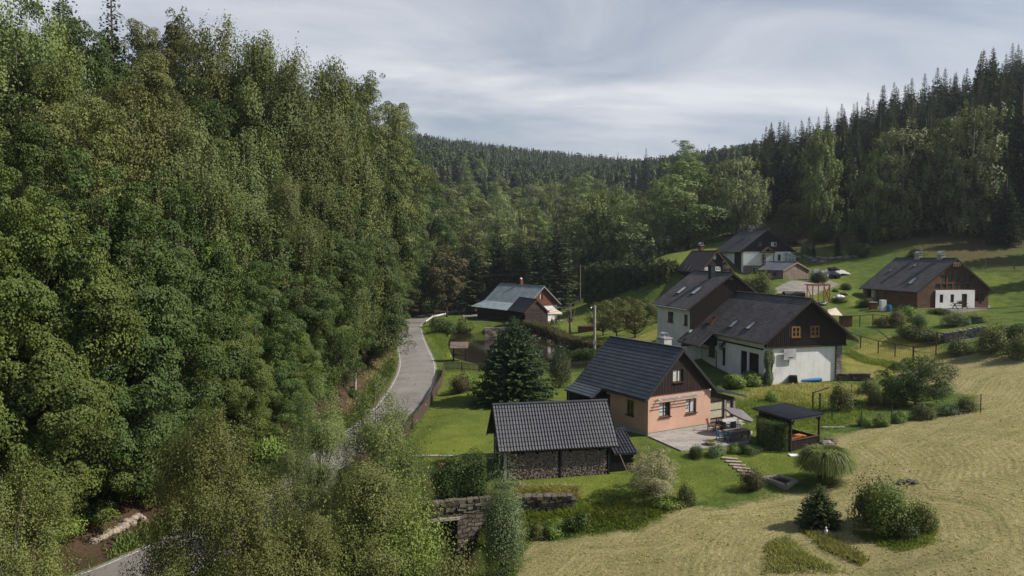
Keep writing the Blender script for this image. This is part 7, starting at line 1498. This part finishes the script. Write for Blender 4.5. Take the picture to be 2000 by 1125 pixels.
for k, (px, py, s_) in enumerate([(1762, 944, .35), (1775, 941, .28), (1788, 944, .3)]): x, y, z = hit(px, py); tag(MB().blob((x, y, z + .05), s_, s_*.7, s_*.5, k, 9, 6, .2).build('field_stone', 'dark_stone'), ('dark', 'middle', 'flat')[k] + ' stone in the little heap out on the mown field', 'stone')
a, b2 = hit(1040, 1054), hit(1118, 1040); tag(MB().beam(Vector(a) + V3(0, 0, .05), Vector(b2) + V3(0, 0, .05), .25, .12).build('timber_beam', 'pale_wood'), 'long pale timber lying at the edge of the mown field', 'timber')
x, y, z = hit(1905, 632); o = thing('garden_box', 'dark green storage box on the log house lawn', 'box', (x, y, z)); MB().box(-.55, -.4, 0, .55, .4, .75).build('body', 'green_paint', o); MB().box(-.6, -.45, .75, .6, .45, .85).build('lid', 'black_plastic', o)
x, y, z = hit(1736, 608); o = thing('barrel', 'blue plastic barrel at the log house corner', 'barrel', (x, y, z)); MB().tube([(0, 0, 0), (0, 0, .3), (0, 0, .6), (0, 0, .9)], [.3, .36, .36, .3], 12).build('drum', 'blue_plastic', o); MB().tube([(0, 0, .9), (0, 0, .94)], .27, 12).build('lid', 'blue_plastic', o)
x, y, z = hit(1724, 607); o = thing('white_cabinet', 'white outdoor kitchen cabinet beside the blue barrel', 'cabinet', (x, y, z)); MB().box(-.4, -.3, -.1, .4, .3, 1.6).build('body', 'white_paint', o); MB().box(-.34, -.33, .1, -.02, -.3, 1.5).build('door', 'white_paint', o)
x, y, z = hit(1705, 604); o = thing('grill_table', 'orange-brown brick grill under the log house porch', 'grill', (x, y, z)); MB().box(-.5, -.3, -.1, .5, .3, 1.0).build('body', 'red_plank_v', o); MB().box(-.55, -.35, 1.0, .55, .35, 1.08).build('top', 'concrete', o)
# picnic table at the log house
x, y, z = hit(1875, 603); o = thing('picnic_table', 'dark picnic table with flowers before the white front', 'table', (x, y, z)); MB().box(-.95, -.4, .7, .95, .4, .76).build('tabletop', 'dark_boards', o)
for s_ in (-1, 1):
    MB().box(-.95, s_*.75 - .15, .42, .95, s_*.75 + .15, .47).build('bench_seat', 'dark_boards', o)
    MB().beam((s_*.75, -.7, 0), (s_*.75, .3, .72), .08).build('leg', 'dark_boards', o); MB().beam((s_*.75, .7, 0), (s_*.75, -.3, .72), .08).build('leg', 'dark_boards', o)
rng = np.random.default_rng(4); p = rng.normal(size=(300, 3)) * (.25, .15, .12) + (x, y, z + .95); tag(finish('potted_plant', npmesh('potted_plant', leafquads(p, unit(rng.normal(size=(300, 3)) + (0, 0, 1)), .12, .08, rng), 4), 'leaf_hedge', uv=False), 'leafy pot plant on the picnic table', 'plant')
# orange timber frame
x, y, z = hit(1576, 590); o = thing('timber_frame', 'orange-stained timber frame structure standing on the grass behind the barn', 'frame', (x, y, z)); w_ = 44 * y / F; h_ = 33 * y / F
for k in range(5): MB().beam((w_*k/4, 0, -.2), (w_*k/4, 0, h_), .13).build('post', 'orange_wood', o)
mb = MB(); mb.beam((-.15, 0, h_), (w_ + .15, 0, h_), .16); mb.beam((-.1, .9, h_ + .08), (w_ + .1, .9, h_ + .08), .12)
for k in range(9): mb.beam((w_*k/8, -.1, h_ + .1), (w_*k/8, 1.0, h_ + .14), .07)
mb.build('top_beam', 'orange_wood', o)
for s_, e_ in ((0, 1), (3, 4), (4, 3)): MB().beam((w_*s_/4, .05, h_ * .95), (w_*e_/4, .05, .1), .1).build('brace', 'orange_wood', o)
# drain pipes and building leftovers
a, b2 = hit(1530, 582), hit(1570, 582); o = thing('drain_pipe', 'large black pipe lying on gravel behind the barn ridge', 'pipe', a); d = Vector(b2) - Vector(a)
MB().tube([(0, 0, .55), (d.x, d.y, d.z + .55)], .5, 14).build('tube', 'black_plastic', o); MB().tube([(d.x*.45, d.y*.45 - .5, .55), (d.x*.45, d.y*.45 - .56, .55)], .3, 12).build('flange', 'dark_metal', o)
tag(MB().box(a[0] - .9, a[1] - .3, a[2], a[0] - .1, a[1] + .3, a[2] + .7).build('brick_pallet', 'red_wood'), 'reddish pallet of bricks at the end of the black pipe', 'pallet')
for k, (px, py, mt, lab) in enumerate([(1640, 582, 'white_paint', 'pale stone slab on the grass right of the timber frame'), (1648, 576, 'dark_stone', 'dark log lying on the grass right of the timber frame'), (1632, 586, 'concrete', 'grey block on the grass nearest the timber frame'), (1605, 596, 'dark_metal', 'dark machine part behind the barn roof')]):
    x, y, z = hit(px, py); tag(MB().blob((x, y, z + .2), .8, .4, .3, k + 5, 9, 6, .25).build('stone_slab' if k != 1 else 'fallen_log', mt), lab, 'stone' if k != 1 else 'log')
# plastic-lined excavation
x, y, z = hit(1638, 540); rng_ = random.Random(7); mb = MB(); nu, nv = 26, 14; wv, hv_ = 52 * y / F, 5.5
for j in range(nv + 1):
    for i in range(nu + 1):
        u_ = i/nu*2 - 1; v_ = j/nv; X2 = x + u_*wv/2*(1 - .35*v_); Y2 = y + v_*hv_; Z2 = gz(X2, Y2) + .15 + 1.0*math.exp(-(u_*1.4)**2)*math.sin(math.pi*min(v_ + .1, 1)) + rng_.uniform(-.1, .1); mb.v.append((X2, Y2, Z2))
for j in range(nv):
    for i in range(nu):
        u_ = abs(i/nu*2 - 1); 
        if u_**2 + (j/nv - .4)**2*1.2 < .95: mb.f.append((j*(nu+1)+i, j*(nu+1)+i+1, (j+1)*(nu+1)+i+1, (j+1)*(nu+1)+i))
tag(mb.build('plastic_sheeting', 'sheet_plastic', smooth=True), 'crumpled grey-white plastic sheet spread over a mound of earth', 'sheet')
tag(MB().blob((x - .4, y + 1.4, gz(x, y + 1.4) + 1.15), 1.3, .8, .35, 6, 12, 6, .3).build('earth_heap', 'soil_dark'), 'brown earth heaped on the crumpled plastic sheet', 'earth')
x, y, z = hit(1630, 544); o = thing('small_digger', 'dark covered garden machine in front of the plastic sheet', 'machine', (x, y, z)); MB().blob((0, 0, .6), 1.1, .6, .6, 3, 12, 7, .15).build('cover', 'black_plastic', o)
for s_ in (-.6, .6): MB().tube([(s_, -.45, .3), (s_, -.3, .3)], .3, 12).build('wheel', 'dark_metal', o)
x, y, z = hit(1594, 547); o = thing('water_tank', 'white framed tank at the corner of the plank outbuilding', 'tank', (x, y, z)); MB().box(-.6, -.5, .3, .6, .5, 1.9).build('tank', 'curtain', o)
for sx in (-.65, .65): MB().beam((sx, -.55, -.2), (sx, -.55, 2.0), .08).build('frame', 'zinc', o)
# sail tarp and shed behind the barn roof
x, y, z = hit(1652, 638); o = thing('run_shelter', 'small dark animal hut at the fence corner behind the barn', 'hut', (x, y, z)); MB().box(-.7, -.4, -.2, .7, .6, 1.5).build('wall', 'brown_wood', o); MB().box(-.8, -.5, 1.5, .8, .7, 1.6).build('roof', 'dark_metal', o)
mb = MB(); mb.quad((x - 2.6, y, z + 1.7), (x - .6, y - .3, z + 1.6), (x - .8, y + 1.5, z + 2.6), (x - 1.9, y + 1.5, z + 2.3)); mb.quad((x - 2.6, y, z + 1.66), (x - 1.9, y + 1.5, z + 2.26), (x - .8, y + 1.5, z + 2.56), (x - .6, y - .3, z + 1.56)); tag(mb.build('tarpaulin', 'fabric_cream'), 'pale tarpaulin stretched beside the small hut', 'tarpaulin')
# cream garden pavilion at the metal-roofed cottage
x, y, z = hit(1078, 632); x += .3; y = 143; x = (1082 - 1000)/F*y; z = gz(x, y); o = thing('garden_pavilion', 'cream fabric garden pavilion in front of the white cottage wall', 'pavilion', (x, y, z)); mb = MB(); s_ = 1.6
for a0 in range(4):
    c0 = [(-s_, -s_), (s_, -s_), (s_, s_), (-s_, s_)]; p0, p1 = c0[a0], c0[(a0+1) % 4]; mb.quad((p0[0], p0[1], 2.2), (p1[0], p1[1], 2.2), (0, 0, 3.2)); mb.quad((p0[0], p0[1], 2.2), (p0[0], p0[1], 1.95), (p1[0], p1[1], 1.95), (p1[0], p1[1], 2.2))
mb.build('canopy', 'fabric_cream', o)
for sx in (-1, 1):
    for sy in (-1, 1): MB().beam((sx*s_*.97, sy*s_*.97, 0), (sx*s_*.97, sy*s_*.97, 2.2), .06).build('pole', 'dark_metal', o)
x, y, z = hit(1098, 626); tag(MB().box(x - .5, y - 1, z - .1, x + 1.6, y + 1.2, z + .06).build('paved_step', 'sandstone'), 'pale paved step beside the cottage wall', 'paving')

# ---------------------------------------------------------------- people
def figure(parts, name, par, mat):
    """one continuous body from joints: list of (index, parent, (x, y, z), radius)"""
    me = bpy.data.meshes.new(name); me.from_pydata([p[1] for p in parts], [(p[0], i) for i, p in enumerate(parts) if p[0] is not None], []); me.update()
    o = bpy.data.objects.new(name, me); C.objects.link(o); m = o.modifiers.new('skin', 'SKIN'); me.skin_vertices[0].data[0].use_root = True
    for i, p in enumerate(parts): r = p[2]; me.skin_vertices[0].data[i].radius = r if isinstance(r, tuple) else (r, r)
    o.modifiers.new('sub', 'SUBSURF').levels = 1; o.modifiers['sub'].render_levels = 1; me.materials.append(MATS[mat]); o.parent = par; return o
def skinlayer(o): return o
def person(loc, rz, label, pose, shirt, pants, hair='hair_dark', group=None):
    t = thing('person', label, 'person', loc, rz, group)
    J = pose; body = figure(J['body'], 'body', t, 'skin'); 
    for nm, key, mt in (('shirt', 'shirt', shirt), ('trousers', 'pants', pants), ('shoe', 'shoeL', 'black_plastic'), ('shoe', 'shoeR', 'black_plastic')): figure(J[key], nm, t, mt)
    hx, hy, hz = J['head']; MB().blob((hx, hy + .015, hz + .045), .095, .105, .095, 2, 12, 8, .02).build('hair', hair, t)
    f = MB(); f.blob((hx, hy - .105, hz - .01), .016, .024, .022, 1, 6, 5, 0); f.build('nose', 'skin', t)
    for s_ in (-1, 1): MB().blob((hx + s_*.034, hy - .088, hz + .018), .012, .009, .009, 1, 6, 4, 0).build('eye', 'hair_dark', t)
    return t
# facing -y; seated: pelvis at z .45
def sit(arm=.1):
    P = [(None, (0, 0, .52), (.14, .11)), (0, (0, .02, .72), (.13, .10)), (1, (0, .03, .95), (.15, .10)), (2, (0, .02, 1.08), .055), (3, (0, 0, 1.17), .07), (4, (0, -.01, 1.27), .095), (2, (-.19, .03, .98), .055), (6, (-.24, -.05, .74), .042), (7, (-.14, -.28, .66), .032), (8, (-.11, -.36, .65), .036),
         (2, (.19, .03, .98), .055), (10, (.24, -.05, .74), .042), (11, (.14, -.28, .66), .032), (12, (.11, -.36, .65), .036), (0, (-.1, -.05, .50), .09), (14, (-.12, -.45, .50), .07), (15, (-.12, -.47, .1), .045), (0, (.1, -.05, .50), .09), (17, (.12, -.45, .50), .07), (18, (.12, -.47, .1), .045)]
    return dict(body=P, head=(0, -.01, 1.26), shirt=[(None, (0, 0, .56), (.16, .125)), (0, (0, .02, .72), (.15, .12)), (1, (0, .03, .97), (.17, .12)), (2, (-.2, .03, .98), .07), (3, (-.24, -.03, .80), .055), (2, (.2, .03, .98), .07), (5, (.24, -.03, .80), .055)],
        pants=[(None, (0, 0, .53), (.16, .12)), (0, (-.1, -.06, .51), .1), (1, (-.12, -.44, .51), .08), (2, (-.12, -.47, .14), .055), (0, (.1, -.06, .51), .1), (4, (.12, -.44, .51), .08), (5, (.12, -.47, .14), .055)], shoeL=[(None, (-.12, -.45, .05), .045), (0, (-.12, -.6, .04), .04)], shoeR=[(None, (.12, -.45, .05), .045), (0, (.12, -.6, .04), .04)])
def wchair(loc, rz, label):
    t = thing('folding_chair', label, 'chair', loc, rz); MB().box(-.25, -.25, .4, .25, .25, .44).build('seat', 'dark_boards', t); MB().beam((0, .27, .45), (0, .34, .9), .46, .04).build('backrest', 'dark_boards', t)
    for sx in (-1, 1):
        for sy in (-1, 1): MB().beam((sx*.22, sy*.22, 0), (sx*.22, sy*.22, .4), .04).build('leg', 'dark_boards', t)
q = hit(1078, 634); q2 = hit(1087, 633)
person(q, R(20), 'seated person in a red top beside the dark plank shed', sit(), 'shirt_red', 'shirt_dark'); wchair(q, R(20), 'dark chair under the person in red')
person(q2, R(-25), 'seated person in dark clothes next to the one in red', sit(), 'shirt_dark', 'shorts_black'); wchair(q2, R(-25), 'dark chair under the person in dark clothes')
# cyclist riding towards the camera
q = hit(796, 652); t = thing('bicycle', 'dark road bicycle on the left edge of the road', 'bicycle', q, R(8)); wh = .34
for yy in (-.52, .52):
    ring = [(0, yy + wh*math.cos(a*math.pi/12), wh + wh*math.sin(a*math.pi/12)) for a in range(25)]; w_ = MB().tube(ring, .022, 6, False).build('wheel', 'black_plastic', t)
    k = MB()
    for a in range(8): k.beam((0, yy, wh), (0, yy + wh*math.cos(a*math.pi/4), wh + wh*math.sin(a*math.pi/4)), .006)
    k.build('spokes', 'zinc', w_)
k = MB(); A_, B_, C2, D_, E_ = (0, -.45, .85), (0, .15, .85), (0, .05, .3), (0, .52, wh), (0, -.52, wh)
for a, b2 in ((A_, B_), (B_, C2), (C2, A_), (C2, D_), (B_, D_), (A_, E_)): k.tube([a, b2], .018, 6)
k.build('frame', 'dark_metal', t); MB().tube([(-.22, -.52, .98), (-.2, -.46, .95), (0, -.45, .93), (.2, -.46, .95), (.22, -.52, .98)], .015, 6).build('handlebar', 'black_plastic', t); MB().blob((0, .2, .93), .07, .13, .03, 1, 8, 5, 0).build('saddle', 'black_plastic', t)
P = [(None, (0, .18, 1.0), (.14, .11)), (0, (0, .05, 1.2), (.13, .10)), (1, (0, -.12, 1.36), (.15, .10)), (2, (0, -.2, 1.45), .055), (3, (0, -.25, 1.52), .07), (4, (0, -.28, 1.60), .095), (2, (-.19, -.12, 1.36), .052), (6, (-.24, -.28, 1.15), .042), (7, (-.21, -.46, 1.0), .032), (8, (-.2, -.52, .98), .036),
     (2, (.19, -.12, 1.36), .052), (10, (.24, -.28, 1.15), .042), (11, (.21, -.46, 1.0), .032), (12, (.2, -.52, .98), .036), (0, (-.1, .12, .96), .09), (14, (-.12, -.22, .78), .065), (15, (-.1, .0, .38), .045), (0, (.1, .12, .96), .09), (17, (.12, -.12, .62), .065), (18, (.1, .14, .2), .045)]
pose = dict(body=P, head=(0, -.28, 1.60), shirt=[(None, (0, .17, 1.04), (.155, .125)), (0, (0, .05, 1.2), (.15, .12)), (1, (0, -.13, 1.37), (.17, .12)), (2, (-.2, -.13, 1.35), .066), (3, (-.24, -.24, 1.22), .055), (2, (.2, -.13, 1.35), .066), (5, (.24, -.24, 1.22), .055)],
    pants=[(None, (0, .18, 1.0), (.155, .12)), (0, (-.1, .11, .95), .1), (1, (-.12, -.18, .80), .078), (0, (.1, .11, .95), .1), (3, (.12, -.09, .66), .078)], shoeL=[(None, (-.1, .03, .32), .045), (0, (-.1, -.12, .3), .04)], shoeR=[(None, (.1, .17, .14), .045), (0, (.1, .02, .12), .04)])
t = person(q, R(8), 'cyclist in a navy jersey and black shorts riding at the road edge', pose, 'jersey_navy', 'shorts_black'); MB().blob((0, -.27, 1.66), .115, .14, .085, 4, 12, 7, 0).build('helmet', 'jersey_navy', t)

tufts('wall_top_grass', [(CA.x - 1, CA.y + .1), (CB.x + .5, CB.y + .1), (CB.x + .5, CB.y + 1.6), (CA.x - 1, CA.y + 1.6)], 2500, .2, .5, 'blade_dry', 21, 'dry grass hanging over the culvert parapet', .02, 1.0)
# prototypes that were never placed are not part of the scene
for nm_, ch_ in list(PROTO_CH.items()):
    if nm_ not in USED and nm_ in bpy.data.objects and nm_ != 'x':
        for c_ in ch_: bpy.data.objects.remove(c_)
        bpy.data.objects.remove(bpy.data.objects[nm_])
# ---------------------------------------------------------------- air
m = bpy.data.materials.new('haze'); m.use_nodes = True; n = m.node_tree.nodes; l = m.node_tree.links; n.clear()
o_ = n.new('ShaderNodeOutputMaterial'); v = n.new('ShaderNodeVolumePrincipled'); v.inputs['Color'].default_value = (0.78, 0.86, 1.0, 1); v.inputs['Density'].default_value = HAZE; v.inputs['Anisotropy'].default_value = 0.3
l.new(v.outputs[0], o_.inputs['Volume']); MATS['haze'] = m
mb = MB().box(-1700, -300, -60, 1700, 2400, 260); tag(finish('haze', (lambda me: (me.from_pydata(mb.v, [], mb.f), me)[1])(bpy.data.meshes.new('haze')), 'haze', uv=False), 'thin bluish haze lying over the far wooded ridge', 'haze', kind='stuff')
